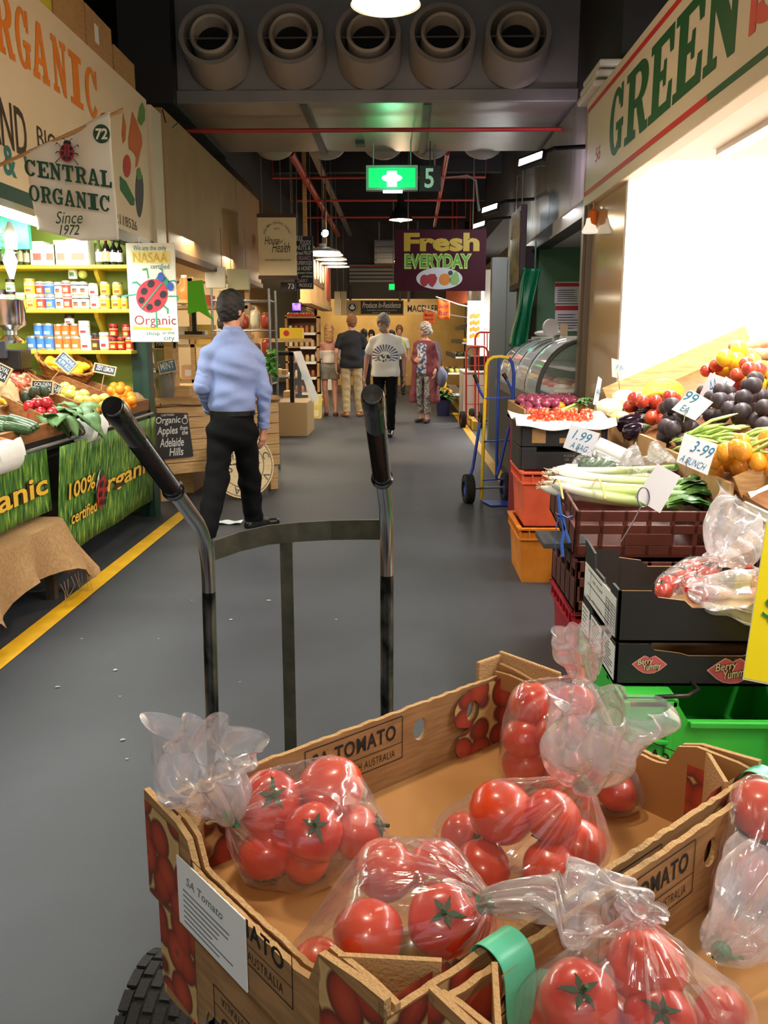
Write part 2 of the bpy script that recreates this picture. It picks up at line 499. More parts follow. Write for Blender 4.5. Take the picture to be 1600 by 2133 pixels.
def glass(name,tint=(235,245,245),alpha=.12,rough=.04):
    """thin clear sheet: mostly see-through with a glossy surface"""
    if name in MATS:return MATS[name]
    m=bpy.data.materials.new(name);MATS[name]=m;m.use_nodes=True
    nt=m.node_tree;N=nt.nodes;L=nt.links
    for x in list(N):N.remove(x)
    o=N.new('ShaderNodeOutputMaterial');mix=N.new('ShaderNodeMixShader');t=N.new('ShaderNodeBsdfTransparent')
    b=N.new('ShaderNodeBsdfPrincipled');b.inputs['Base Color'].default_value=lin(tint);b.inputs['Roughness'].default_value=rough
    f=N.new('ShaderNodeFresnel');f.inputs['IOR'].default_value=1.5
    a=N.new('ShaderNodeMath');a.operation='ADD';a.inputs[1].default_value=alpha
    L.new(f.outputs[0],a.inputs[0]);L.new(a.outputs[0],mix.inputs[0])
    L.new(t.outputs[0],mix.inputs[1]);L.new(b.outputs[0],mix.inputs[2]);L.new(mix.outputs[0],o.inputs[0])
    return m
glassm=glass('clear glass')

# ------------------------------------------------------------------ the hall
struct('floor',MB().add([(-7,-5,0),(6,-5,0),(6,31,0),(-7,31,0)],[(0,1,2,3)]),floor_m)
struct('ceiling',MB().box(-7,6,-5,31,4.55,4.6),darkc)
struct('wall_left',MB().box(-6.1,-6,-5,31,0,4.6),M('warm grey wall',(92,88,80),.8))  # one even warm grey
struct('wall_right',MB().box(4.2,4.3,-5,31,0,4.6),M('stall back wall',(196,190,178),.7))
struct('wall_back',MB().box(-6,4.2,29.0,29.1,0,4.6),M('end wall plaster',(150,138,116),.8))
# painted lines
mb=MB().add([(-1.86,-2,.003),(-1.75,-2,.003),(-1.75,7.02,.003),(-1.86,7.02,.003)],[(0,1,2,3)])
struct('trim_1',mb,yline)
mb=MB().add([(.98,-2,.003),(1.09,-2,.003),(1.09,17.0,.003),(.98,17.0,.003)],[(0,1,2,3)])
struct('trim_2',mb,yline)
struct('trim_3',MB().box(1.12,1.2,13.6,22,0,.14),M('yellow kerb',(196,160,60),.6))
struct('trim_4',MB().box(-1.82,-1.72,15.5,19.5,0,.10),yline)
# litter flecks on the floor
fl=M('pale flecks',(160,162,166),.8)
for i,(px,py) in enumerate([(250,1450),(255,1540),(470,1115),(640,1060),(170,1330),(330,1330),(400,1250),(700,1290),(870,1060),
                              (240,1395),(480,1290),(560,1250),(610,1360),(120,1430),(265,1580),(500,1420)]):
    p=Zp(px,py,.004);r=rnd.uniform(.004,.012)
    mb=MB();mb.shape([[(r*math.cos(a)*rnd.uniform(.5,1.2),r*math.sin(a)*rnd.uniform(.5,1.2)) for a in [k*PI/4 for k in range(8)]]],Matrix.Translation(p))
    tag(mb.build('floor_fleck',fl),'tiny pale fleck trodden into the dark aisle floor','litter','flecks on the aisle floor')

# ------------------------------------------------------------------ duct with five nozzles
dt=thing('air_duct','long grey sheet metal air duct with five round nozzles above the aisle','duct',(-.1,9,3.6))
Z0=3.6
ya=Zp(760,212,Z0).y;yb=Zp(760,316,Z0).y
xa=Yp(385,200,ya).x;xb=Yp(1215,200,ya).x
mb=MB().box(xa-.1,xb+.1,ya,yb,Z0,4.5);mb.box(xa-.16,xb+.16,ya-.05,ya+.02,Z0-.02,Z0+.1)
mb.build('duct_body',steel,dt,bevel=.01)
for px in (555,895):
    a=Zp(px+(75 if px<700 else-5),212,Z0-.015);mb=MB().box(a.x-.035,a.x+.035,ya,yb,Z0-.03,Z0+.001)
    mb.build('seam_strip',dsteel,dt)
for i,px in enumerate((440,605,767,922,1080)):
    c=Vector((Yp(px,60,ya-.3).x,0,4.08))
    R=.292
    dirv=Vector((0,-.93,.30)).normalized()
    base=Vector((c.x,ya+.02,3.98))
    m=along(base,base+dirv)
    mb=MB()
    mb.lathe([(R*1.02,-.02),(R*1.02,.32),(R,.36),(R*.86,.36),(R*.84,.30),(R*.84,.06),(.001,.06)],40,0,m)
    MB().lathe([(R*.84,.07),(0,.075)],32,0,m,False).build('throat_shade',M('dark bulkhead',(38,37,36),.8),dt);MB().lathe([(R*.53,.24),(0,.24)],32,0,m,False).build('throat_shade',M('throat shade black',(14,13,13),.9),dt);n_=mb.build('nozzle',M('duct grey paint',(150,144,134),.5),dt,smooth=.6)  # dark coloured discs stand in for the shade inside each nozzle
    mb=MB();mb.lathe([(R*.66,.10),(R*.66,.37),(R*.6,.39),(R*.54,.37),(R*.52,.12),(.001,.10)],36,0,m)
    mb.build('nozzle_ring',M('duct ring beige',(166,158,144),.5),n_,smooth=.6)
    mb=MB();mb.cbox((0,0,.3),(R*1.7,.012,.012),0,m);mb.build('vane_bar',steel,n_)
for px in (573,680,798,895,1005):
    c=Yp(px,318,yb+.15)
    mb=MB();mb.ball((c.x,yb+.12,Z0+.10),(.24,.14,.17),24,14)
    mb.build('nozzle_back',M('duct grey paint',(150,144,134),.5),dt,smooth=4)
mb=MB();mb.cbox((Yp(750,290,yb-.6).x,yb-.55,Z0-.02),(.1,.16,.05));mb.build('bracket',dsteel,dt)
# walls of the dark void around the duct
struct('trim_5',MB().box(-2.6,-2.12,ya-.2,yb,3.55,4.55),M('dark bulkhead',(38,37,36),.8))
struct('trim_6',MB().box(1.62,2.2,7.0,24,3.3,4.55),M('dark bulkhead',(38,37,36),.8))
struct('trim_7',MB().box(-2.7,-2.12,yb,24,3.5,4.55),M('dark bulkhead',(38,37,36),.8))

# ------------------------------------------------------------------ pipes and beams
def pipe(name,label,pts,r,m,cat='pipe'):
    mb=MB().tube(pts,r,10);return tag(mb.build(name,m,smooth=.8),label,cat)
zr=3.5
p=Zp(385,273,zr);q=Zp(1105,273,zr)
pipe('sprinkler_pipe','red sprinkler pipe crossing just below the front of the duct',[(xa-.5,p.y,zr),(xb+.1,p.y,zr),(xb+.14,p.y+.05,zr),(xb+.14,10.8,zr)],.022,redp)
zr=3.75
for (a,b,lab,r) in [((605,318),(705,490),'thick red pipe running along the left of the dark ceiling',.05),((932,318),(905,470),'thinner red pipe running along the right of the dark ceiling',.035)]:
    A=Zp(*a,zr);B=Zp(*b,zr);pipe('sprinkler_pipe',lab,[A,B],r,redp)
for py,z,lab in [(370,3.72,'red cross pipe behind the exit sign'),(418,3.7,'red cross pipe above the small pendant lamp'),(453,3.7,'red cross pipe level with the small pendant lamp'),(556,3.0,'red cross pipe low over the far end of the aisle')]:
    A=Zp(660,py,z)
    pipe('sprinkler_pipe',lab,[(-1.9,A.y,4.56),(-1.9,A.y,z),(1.2,A.y,z),(1.2,A.y,4.56)],.02,redp)
A=Zp(650,312,3.9);B=Zp(730,490,3.9)
mb=MB().bar(A,B,.09,.05);tag(mb.build('cable_tray',steel),'grey metal cable tray running away along the dark ceiling','cable tray')
pipe('conduit','thin grey conduit bending down beside the number five sign',[(Yp(905,372,10.6).x,10.6,4.56),Yp(905,372,10.6),Yp(975,366,10.6),Yp(992,376,10.6),Yp(998,440,10.6)],.014,steel)
for i,(yy,z) in enumerate([(12.5,4.1),(15,4.1),(18,4.1),(21,4.1)]):
    struct('trim_%d'%(10+i),MB().box(-2.2,1.7,yy,yy+.16,z,z+.4),M('ceiling beam',(46,44,42),.8))
# far grey bulkhead at the end of the aisle
struct('wall_end',MB().box(-2.4,1.8,23.6,23.8,Yp(760,622,23.6).z,4.5),M('grey bulkhead',(92,90,84),.7,rgb2=(82,80,76),vs=2))
mb=MB();a=Yp(780,500,22);b=Yp(860,548,22);mb.box(a.x,b.x+.3,22,22.4,b.z,a.z);[mb.box(x,x+.03,22.1,22.13,a.z,4.56) for x in (a.x+.1,b.x+.1)]
for k in range(4):
    z=b.z+(a.z-b.z)*(k+.3)/4;mb.box(a.x+.05,b.x+.2,21.96,22,z,z+.06)
tag(mb.build('air_unit',M('unit grey',(150,150,146),.5)),'slatted grey air handling unit high at the end of the aisle','air unit')
a=Yp(725,545,23);b=Yp(820,585,23)
mb=MB()
for k in range(5):mb.box(a.x,b.x,23.5,23.6,b.z+k*(a.z-b.z)/5,b.z+k*(a.z-b.z)/5+.06)
tag(mb.build('louvre',M('unit grey',(150,150,146),.5)),'horizontal steel louvre on the grey bulkhead at the far end','louvre')

# ------------------------------------------------------------------ pendant lamps
def pendant(loc,R,label,glow):
    t=thing('pendant_lamp',label,'lamp',(loc[0],loc[1],loc[2]),'pendant lamps over the aisle')
    m=Matrix.Translation(loc)
    mb=MB().lathe([(R,0),(R*.97,.03),(R*.7,.12),(R*.38,.19),(R*.3,.25),(R*.28,.42),(.03,.46),(.028,.50),(.0,.5)],36,0,m,False)
    mb.build('lamp_shade',M('black lamp shade',(26,25,24),.45),t,smooth=.7)
    mb=MB().lathe([(R*.965,.006),(R*.93,.035),(R*.62,.12),(.0,.16)],36,0,m,False)
    mb.build('reflector',M('glowing reflector',(255,236,196),.4,emit=4.5),t,smooth=.7)  # reflector emits, standing in for bulb light on the inside of the shade
    mb=MB().ball((loc[0],loc[1],loc[2]+.04),(.055,.055,.07),16,10)
    mb.build('bulb',M('warm bulb',(255,226,170),.4,emit=glow),t,smooth=4)
    mb=MB().tube([(loc[0],loc[1],loc[2]+.48),(loc[0],loc[1],4.56)],.008,6);mb.build('cord',black,t)
pendant(PEND[0],.185,'large pendant lamp glowing at the very top above the duct nozzles',30)
pendant(PEND[1],.18,'black bell pendant lamp hanging behind the green exit sign',30)
pendant(PEND[2],.18,'small distant black pendant lamp over the end of the aisle',30)

# ------------------------------------------------------------------ exit sign, number five, flood lamps
Y=10.35
t=thing('exit_sign','lit green exit sign box hanging under the duct','exit sign',Yp(816,397,Y))
m,w_,h_=pan(763,345,870,397,Y)
mb=MB();mb.prism([[(0,0),(w_,0),(w_,h_),(0,h_)],[(.03,.03),(.03,h_-.03),(w_-.03,h_-.03),(w_-.03,.03)]],m,.03);mb.box(0,w_,0,h_,-.08,0,0,m)
[mb.tube([m@Vector((x,h_,-.04)),(Yp(763,397,Y).x+x,Y+.04,4.56)],.008,6) for x in (.08,w_-.08)]
mb.build('housing',M('sign housing',(150,152,150),.4),t)
mb=MB();mb.shape([[(.03,.03),(w_-.03,.03),(w_-.03,h_-.03),(.03,h_-.03)]],m,0,.005)
mb.build('light_panel',M('exit green',(0,190,70),.4,emit=2.2),t)
mb=MB();cx=w_*.5
mb.shape([circ(cx,h_/2,w_*.2,h_*.16)],m,0,.008)
mb.build('bright_bar',M('exit light green',(150,255,205),.4,emit=3),t)
mb=MB();mb.shape([[(cx-.055,.04),(cx+.055,.04),(cx+.055,h_-.06),(cx-.055,h_-.06)]],m,0,.011)
mb.shape([[(cx-.1,-.03),(cx+.12,-.03),(cx+.12,.015),(cx-.1,.015)]],m,0,.011)
mb.build('symbol',M('exit white',(235,255,245),.4,emit=5),t)
lamp('POINT',Yp(816,372,Y-.35),5,(.05,1,.4),.12)
mb=MB();m,w_,h_=pan(873,345,918,398,Y);mb.box(0,w_,0,h_,-.03,0,0,m)
mb.tube([m@Vector((w_/2,h_,-.02)),((m@Vector((w_/2,0,0))).x,Y+.02,4.56)],.006,6);mb.text('5',m,w_*.25,h_*.12,w_*.68,h_*.9,1,.003,bold=.02)
tag(mb.build('aisle_number_sign',[M('sign black',(24,23,22),.5),M('chalk white',(226,226,220),.6)]),'black square sign with a white number 5 beside the exit sign','sign')
t=thing('exit_sign','tiny distant green exit sign left of the maroon sign','exit sign',Yp(815,605,22))
m,w_,h_=pan(809,590,829,605,20.0)
mb=MB();mb.box(0,w_,0,h_,-.06,0,0,m);mb.tube([m@Vector((w_/2,h_,-.03)),((m@Vector((w_/2,0,0))).x,20.03,4.56)],.008,6);mb.build('housing',M('sign housing',(150,152,150),.4),t)
mb=MB();mb.shape([[(.02,.02),(w_-.02,.02),(w_-.02,h_-.02),(.02,h_-.02)]],m,0,.005);mb.build('light_panel',M('exit green',(0,190,70),.4,emit=2.2),t)
for i,(px,py,Yf,c) in enumerate(FLOODS):
    p=Yp(px,py,Yf)
    lab=['wall floodlight with a violet tinted tube nearest on the right wall','middle of the three white wall floodlights on the right','farthest small white wall floodlight above the maroon sign'][i]
    t=thing('flood_lamp',lab,'lamp',p)
    wv=[.24,.22,.21][i]
    m=frame(p,(1,-.9,.22),(0.1,.5,1))
    mb=MB().box(-wv*.55,wv*.55,-.05,.06,-.06,-.002,0,m);mb.build('housing',black,t,bevel=.008)
    mb=MB().box(-wv*.5,wv*.5,-.035,.03,-.003,.004,0,m)
    mb.build('diffuser',M('flood glow %d'%i,(255,235,255) if i==0 else (240,248,255),.4,emit=7),t,bevel=.004)
    mb=MB().tube([m@Vector((wv*.3,.05,-.05)),m@Vector((wv*.7,.1,-.1)),(1.62,p.y+.12,p.z+.12)],.02,8);mb.build('arm',black,t)
    lamp('AREA',p+Vector((.12,.1,-.02)),10,c,.25,.08,(1.6,Yf+.8,2.6))
    lamp('POINT',p+Vector((.2,.25,0.02)),1.5,c,.04)
# ================================================================== LEFT: the organic stall
XL=-2.1
orange_p=M('orange sign paint',(226,126,28),.6)
dkbrown=M('dark brown sign paint',(58,40,26),.6)
teal=M('teal sign paint',(40,112,104),.6)
dgreen=M('dark green sign paint',(22,72,44),.6)
redpaint=M('red sign paint',(196,44,40),.6)
blackpaint=M('black sign paint',(24,24,26),.6)
lgreen=M('leaf green paint',(92,140,60),.6)
purple=M('aubergine paint',(70,62,74),.6)
t=thing('fascia_sign','long cream shop fascia lettered ORGANIC in orange above the left stall','sign',(XL,4,2.22))
mb=MB().box(XL-.1,XL,.9,7.54,2.22,3.33);mb.build('board',cream,t)
mL=frame((XL,0,0),(0,1,0),(0,0,1))
def lx(px,py):p=Xp(px,py,XL);return p.y,p.z
mb=MB()
y0=2.885
slabtext(mb,'ORGANIC',mL,[(4.52,4.76),(4.79,5.02),(5.05,5.23),(5.26,5.49),(5.55,5.78),(5.83,6.04),(6.10,6.34)],y0,3.2,0,.003)
mb.build('orange_lettering',orange_p,t)
mb=MB()
a=lx(-20,300);b=lx(50,222)
mb.text('AND',mL,lx(-25,300)[0],a[1]+.02,b[0],lx(50,232)[1],0,.003,bold=.01)
mb.build('brown_lettering',dkbrown,t);mb=MB();mb.text('BIODYNAMIC',mL,lx(78,300)[0],lx(78,305)[1],6.42,lx(78,262)[1],0,.003,bold=.0)
mb.build('brown_lettering',dkbrown,t);mb=MB();mb.text('No. 2118526',mL,lx(215,470)[0],lx(270,475)[1],lx(285,470)[0],lx(270,455)[1],0,.003)
mb.build('brown_lettering',dkbrown,t)
mb=MB()
mb.text('&',mL,lx(7,350)[0],lx(15,365)[1],lx(33,350)[0],lx(15,303)[1],0,.003,bold=.02)
mb.build('teal_lettering',teal,t);mb=MB();mb.text('VEGETABLES',mL,lx(52,380)[0],lx(60,382)[1],6.42,lx(60,328)[1],0,.003,bold=.02)
mb.build('teal_lettering',teal,t)
# painted vegetables at the far end of the board
def poly(pts):return [[lx(*p) for p in pts]]
mb=MB();mb.shape(poly([(256,235),(262,262),(261,290),(256,300),(253,280)]),mL,0,.003);mb.build('painted_carrot',M('carrot paint',(206,102,44),.6),t)
mb=MB();mb.shape(poly([(275,232),(283,250),(287,262),(294,280),(296,300),(291,320),(286,345),(281,350),(283,328),(276,316),(268,310),(267,288),(271,262)]),mL,0,.003);mb.build('painted_carrot',M('carrot paint',(206,102,44),.6),t)
mb=MB();mb.shape([[lx(264+8*math.cos(a),346+24*math.sin(a)) for a in [k*PI/10 for k in range(20)]]],mL,0,.003);mb.build('painted_tomato',M('tomato paint',(188,48,40),.6),t)
mb=MB();mb.shape([[lx(215+7*math.cos(a),242+7*math.sin(a)) for a in [k*PI/8 for k in range(16)]]],mL,0,.003);mb.build('painted_tomato',M('tomato paint',(188,48,40),.6),t)
mb=MB();mb.shape(poly([(249,366),(262,378),(280,415),(279,428),(272,428),(250,395)]),mL,0,.003);mb.build('painted_zucchini',M('zucchini paint',(44,104,58),.6),t)
mb=MB();mb.shape([[lx(290+8.5*math.cos(a)*(1-.15*math.sin(a)),405+48*math.sin(a)) for a in [k*PI/14 for k in range(28)]]],mL,0,.003);mb.build('painted_aubergine',purple,t)
mb=MB();mb.shape(poly([(285,352),(290,348),(294,362),(293,374),(284,374)]),mL,0,.005);mb.build('painted_stalk',lgreen,t)
mb=MB();mb.shape(poly([(286,250),(290,225),(296,212),(301,228),(301,250),(294,262),(288,256)]),mL,0,.004);mb.build('painted_carrot_top',lgreen,t)
mb=MB().box(XL-.1,XL+.002,.9,7.54,2.14,2.22);mb.build('bottom_rail',black,t)
struct('trim_20',MB().box(XL-.1,XL+.03,7.56,7.86,1.9,3.3),M('cream post',(214,202,176),.5))
# next fascia, beige
mb=MB().box(-2.2,-2.06,7.88,12.98,2.2,3.36);tag(mb.build('fascia_board',beige,bevel=.01),'plain beige fascia board beyond the cream lettered sign','fascia board')
struct('trim_21',MB().box(-2.2,-2.04,7.88,13.0,2.14,2.2),M('brown trim',(92,66,42),.6))
tag(MB().tube([Yp(338,228,7.4),Yp(345,255,7.4),Yp(358,268,7.6),Yp(372,255,7.8)],.006,6).build('wire',black),'loose black wire looped off the top of the beige fascia','wire')
# cardboard boxes stored on top of the fascia
for (y0,y1,h,x0,c,lab) in [(5.75,6.3,.32,-2.75,kraft,'brown cardboard carton on top of the cream fascia beside the yellow one'),(6.32,6.85,.30,-2.72,kraft,'brown cardboard carton with a white sticker on top of the cream fascia'),
                                (6.9,7.4,.22,-2.6,kraft,'smallest brown carton at the far end on top of the cream fascia'),(5.1,5.72,.12,-2.7,M('yellow carton',(206,190,50),.6),'yellow carton lying on top of the cream fascia')]:
    mb=MB().box(x0,-2.14,y0,y1,3.335,3.335+h)
    mb.box(x0+.2,x0+.26,y0-.001,y1+.001,3.335+h-.06,3.3355+h,1)
    if 'sticker' in lab:mb.box(-2.142,-2.137,y0+.16,y0+.24,3.44,3.56,2)
    tag(mb.build('carton',[c,M('parcel tape',(170,132,84),.4),paper],bevel=.006),lab,'carton')

# --- the shelf wall at the end of the stall
YS=7.0
wallg=M('olive green wall',(158,176,70),.7,rgb2=(146,164,60),vs=2)
shelfy=M('yellow shelf paint',(236,206,60),.5)
struct('wall_stall',MB().box(-5.0,-2.16,YS,YS+.06,0,2.9),wallg)
struct('wall_valance',MB().box(-4.6,-2.72,6.5,6.55,2.06,2.5),M('turquoise valance',(50,150,118),.6))
struct('ceiling_stall',MB().box(-4.8,-2.2,1.0,7.0,2.5,2.54),M('stall ceiling',(216,228,216),.7))
struct('wall_stall_back',MB().box(-4.9,-4.84,1.0,7.0,0,2.5),wallg)
SH=[(1.965,-5.0,Yp(272,565,6.72).x),(1.64,-5.0,Yp(272,650,6.72).x),(1.33,Yp(60,727,6.72).x,Yp(275,732,6.72).x)]
for i,(z,x0,x1) in enumerate(SH):
    t=thing('wall_shelf',['top yellow wall shelf with the bottles','middle yellow wall shelf with tins in two layers','lowest yellow wall shelf with blue and orange tins'][i],'shelf',((x0+x1)/2,6.85,z-.03))
    MB().box(x0,x1,6.70,YS,z-.028,z).build('board',shelfy,t,bevel=.004)
    for xb_ in (x1-.28,x0+.3):
        mb=MB();mb.prism([[(0,0),(.2,0),(.19,-.03),(.04,-.18),(0,-.2)]],frame((xb_,YS,z-.028),(0,-1,0),(0,0,1)),.03);mb.build('bracket',shelfy,t)
mb=MB().box(Yp(281,800,6.9).x,Yp(303,800,6.9).x,6.85,6.97,0,2.14);mb.box(Yp(304,800,6.9).x,Yp(316,800,6.9).x,6.82,6.97,0,2.14)
struct('trim_22',mb,M('dark green post',(28,62,48),.4))
# fluorescent batten
t=thing('tube_light','white fluorescent batten glowing under the cream fascia','lamp',(-2.42,4.6,2.16))
MB().box(-2.47,-2.37,3.4,6.3,2.19,2.23).build('housing',white_p,t)
MB().tube([(-2.42,3.42,2.165),(-2.42,6.28,2.165)],.02,10).build('tube',M('tube white',(250,255,245),.4,emit=7),t)

# --- tins, jars and bottles
def proto(fn,name,mats,label,cat,**k):return fn,name,mats,label,cat,k
def can(name,r,h,body,label_m,band,lid,loc,label,group,lidr=1.0,seg=20):
    t=thing(name,label,'tin' if 'tin' in name else 'jar',loc,group)
    m=Matrix.Translation(loc)
    mb=MB().lathe([(r*.96,0),(r,.006),(r,h-.006),(r*.96,h)],seg,0,m);mb.build('body',body,t,smooth=.7)
    mb=MB().lathe([(r*1.01,h*band[0]),(r*1.012,h*band[0]),(r*1.012,h*band[1]),(r*1.01,h*band[1])],seg,0,m)
    mb.f=mb.f[:-2];mb.m=mb.m[:-2]
    mb.build('label',label_m,t,smooth=.7)
    if lid is not None:
        mb=MB().lathe([(r*lidr,h-.002),(r*lidr,h+.016),(r*lidr*.92,h+.02),(0,h+.02)],seg,0,m);mb.build('lid',lid,t,smooth=.7)
    return t
def labelm(name,c1,c2,c3):
    """printed label: two colour halves and a dark patch"""
    if name in MATS:return MATS[name]
    m=M(name,c1,.45);nt=m.node_tree;N=nt.nodes;L=nt.links
    tc=N.new('ShaderNodeTexCoord');sp=N.new('ShaderNodeSeparateXYZ');L.new(tc.outputs['Generated'],sp.inputs[0])
    def ramp(src,cols):
        r=N.new('ShaderNodeValToRGB');r.color_ramp.interpolation='CONSTANT';e=r.color_ramp.elements;e[0].position,e[0].color=cols[0];e[1].position,e[1].color=cols[1]
        for p_,c_ in cols[2:]:q=e.new(p_);q.color=c_
        L.new(src,r.inputs[0]);return r.outputs[0]
    o_,l_=(0,0,0,1),(1,1,1,1)
    band=ramp(sp.outputs[2],[(0,lin(c1)),(.80,lin(c2)),(.9,lin(c1))]);patch=ramp(sp.outputs[2],[(0,lin(c3)),(.42,lin(c2)),(.52,lin(c1))])
    mk=ramp(sp.outputs[0],[(0,o_),(.24,l_),(.74,o_)]);mz=ramp(sp.outputs[2],[(0,o_),(.14,l_),(.64,o_)])
    mm=N.new('ShaderNodeMath');mm.operation='MULTIPLY';L.new(mk,mm.inputs[0]);L.new(mz,mm.inputs[1])
    mx=N.new('ShaderNodeMix');mx.data_type='RGBA';L.new(mm.outputs[0],mx.inputs[0]);L.new(band,mx.inputs[6]);L.new(patch,mx.inputs[7])
    L.new(mx.outputs[2],N['Principled BSDF'].inputs['Base Color'])
    return m
tinm=M('tin metal',(206,200,186),.3,.7)
jarglass=M('filled jar',(206,178,120),.15,coat=.4)
darkjar=M('dark filled jar',(70,34,26),.15,coat=.4)
whitejar=M('white jar',(236,238,236),.3)
lidw=M('white lid',(238,238,234),.4);lidb=M('black lid',(30,28,28),.4);lidr_=M('red lid',(186,40,36),.4);lidg=M('gold lid',(200,170,90),.35,.4)
LB=dict(red=labelm('red tin label',(206,62,46),(240,230,214),(230,180,120)),blue=labelm('blue tin label',(62,108,190),(228,232,240),(232,150,60)),cream=labelm('cream tin label',(238,226,196),(40,40,40),(200,90,50)),
          yellow=labelm('yellow tin label',(240,204,60),(206,224,200),(170,90,40)),white=labelm('white tin label',(240,240,236),(214,214,210),(200,50,50)),green=labelm('green jar label',(222,232,206),(110,150,90),(90,120,70)),
          bluew=labelm('blue paper wrap',(70,130,206),(70,130,206),(232,236,240)),orangew=labelm('orange paper wrap',(226,112,42),(226,112,42),(238,226,210)),brown=labelm('brown jar label',(70,44,30),(190,120,60),(226,160,80)),redl=labelm('red jar label',(196,46,40),(240,204,70),(240,220,120)))
row_n={}
def at_shelf(px,si,y=6.80):p=Yp(px,700,y);return Vector((p.x,y,SH[si][0]))
# middle shelf : (px, kind, width px, height px) lower row then the row standing on it
ROW1=[(10,'darkjar',20,38,'white',lidb),(30,'jar',18,34,'green',lidb),(50,'jar',19,32,'green',lidw),(72,'jar',20,30,'yellow',lidw),(92,'tin',18,28,'red',None),(111,'tin',19,28,'blue',None),(130,'tin',17,28,'cream',None),(147,'tin',18,29,'red',None),(165,'tin',18,28,'cream',None),(182,'tin',18,28,'cream',None),(203,'tin',19,26,'white',None),(223,'tin',20,27,'yellow',None),(247,'tin',20,27,'yellow',None),(264,'tin',14,25,'yellow',None)]
ROW2=[(30,'jar',17,26,'green',lidb),(70,'jar',21,31,'yellow',lidg),(92,'tin',18,27,'red',None),(110,'tin',20,27,'blue',None),(129,'tin',16,26,'cream',None),(146,'tin',18,28,'red',None),(164,'tin',18,27,'cream',None),(181,'tin',18,27,'cream',None),(201,'tin',18,26,'white',None),(225,'tin',19,28,'yellow',None),(251,'tin',20,27,'yellow',None)]
CN=dict(darkjar='dark jam jar',jar='glass jar',tin='tin',wj='white jar')
CC=dict(red='red and white labelled',blue='blue labelled',cream='cream and black labelled',yellow='yellow labelled',white='white labelled',green='pale green labelled',bluew='blue wrapped',orangew='orange wrapped',brown='brown labelled',redl='red and yellow labelled')
def stock(row,si,base,where,y=6.80):
    for i,(px,kind,wp,hp,lb,lid) in enumerate(row):
        d=Yp(px,650,y).length
        r=wp/FPX*d*.47;h=hp/FPX*d*.93
        p=at_shelf(px,si,y);p.z += base[i] if hasattr(base,'__len__') else base
        body=dict(darkjar=darkjar,jar=jarglass,tin=tinm,wj=whitejar)[kind]
        nm='tin' if kind=='tin' else 'jar'
        can(nm,r,h-(.02 if lid else 0),body,LB[lb],(.12,.86),lid,p,'%s %s, %s from left, %s'%(CC[lb],CN[kind],ORD[i],where),'tins and jars on the yellow shelves')
stock(ROW1,1,0,'lower row, middle yellow shelf')
hmap={c[0]:c[3] for c in ROW1}
base2=[min(ROW1,key=lambda c:abs(c[0]-q[0]))[3]/FPX*7.0*.93+.001 for q in ROW2]
stock(ROW2,1,base2,'upper row, middle yellow shelf')
can('tin',.034,.10,tinm,LB['green'],(.05,.95),lidw,at_shelf(161,1)+Vector((0,0,.225)),'pale green carton tin standing on top of the tins on the middle shelf','tins and jars on the yellow shelves')
MBb=MB().ball(tuple(at_shelf(181,1)+Vector((0,0,.262))),.034,16,10);tag(MBb.build('apple',M('green apple skin',(196,206,96),.35),smooth=4),'green apple sitting on top of the tins on the middle shelf','fruit')
ROW3=[(66,'tin',19,28,'bluew',None),(85,'tin',18,27,'bluew',None),(103,'tin',19,27,'bluew',None),(123,'tin',18,27,'orangew',None),(140,'tin',18,27,'orangew',None),(158,'tin',19,27,'orangew',None),(179,'wj',22,30,'white',lidw),(199,'darkjar',17,34,'brown',lidb),(217,'jar',19,36,'white',lidw),(236,'darkjar',17,27,'redl',lidr_),(252,'darkjar',16,27,'redl',lidr_),(269,'tin',16,26,'redl',None)]
ROW4=[(82,'tin',19,27,'bluew',None),(102,'tin',21,27,'bluew',None),(123,'tin',17,26,'orangew',None),(139,'tin',19,27,'orangew',None),(156,'tin',17,27,'orangew',None),(177,'wj',22,30,'white',lidw),(238,'darkjar',18,27,'redl',lidr_),(264,'tin',16,27,'redl',lidr_)]
stock(ROW3,2,0,'lower row, lowest yellow shelf')
base4=[min(ROW3,key=lambda c:abs(c[0]-q[0]))[3]/FPX*7.0*.93+.001 for q in ROW4]
stock(ROW4,2,base4,'upper row, lowest yellow shelf')
can('jar',.036,.055,darkjar,LB['white'],(.1,.8),lidb,at_shelf(147,2)+Vector((0,0,.198)),'squat jar topping the orange wrapped tins on the lowest shelf','tins and jars on the yellow shelves')
# bottles on the top shelf
btl_d=M('dark bottle glass',(26,22,24),.1,coat=.5);btl_g=M('olive bottle glass',(86,92,50),.1,coat=.5)
def bottle(loc,r,h,gm,lab,cap,label,group):
    t=thing('bottle',label,'bottle',loc,group);m=Matrix.Translation(loc)
    MB().lathe([(r*.9,0),(r,.008),(r,h*.58),(r*.8,h*.68),(r*.36,h*.78),(r*.32,h*.96),(0,h*.96)],20,0,m).build('body',gm,t,smooth=.7)
    mb=MB().lathe([(r*1.01,h*.14),(r*1.02,h*.14),(r*1.02,h*.5),(r*1.01,h*.5)],20,0,m);mb.f=mb.f[:-2];mb.m=mb.m[:-2];mb.build('label',lab,t,smooth=.7)
    MB().lathe([(r*.4,h*.86),(r*.4,h),(0,h)],14,0,m).build('cap',cap,t,smooth=.7)
BT=[(22,15,62,btl_d,paper,lidw),(38,14,56,btl_d,paper,lidg),(55,14,55,btl_g,M('cream label',(232,222,190),.6),lidg),(68,13,48,btl_g,M('cream label',(232,222,190),.6),lidg),
      (217,14,52,btl_g,paper,lidb),(232,15,54,btl_d,M('tan label',(216,176,130),.6),lidr_),(247,15,50,btl_d,paper,lidb),(259,13,48,btl_d,paper,lidb)]
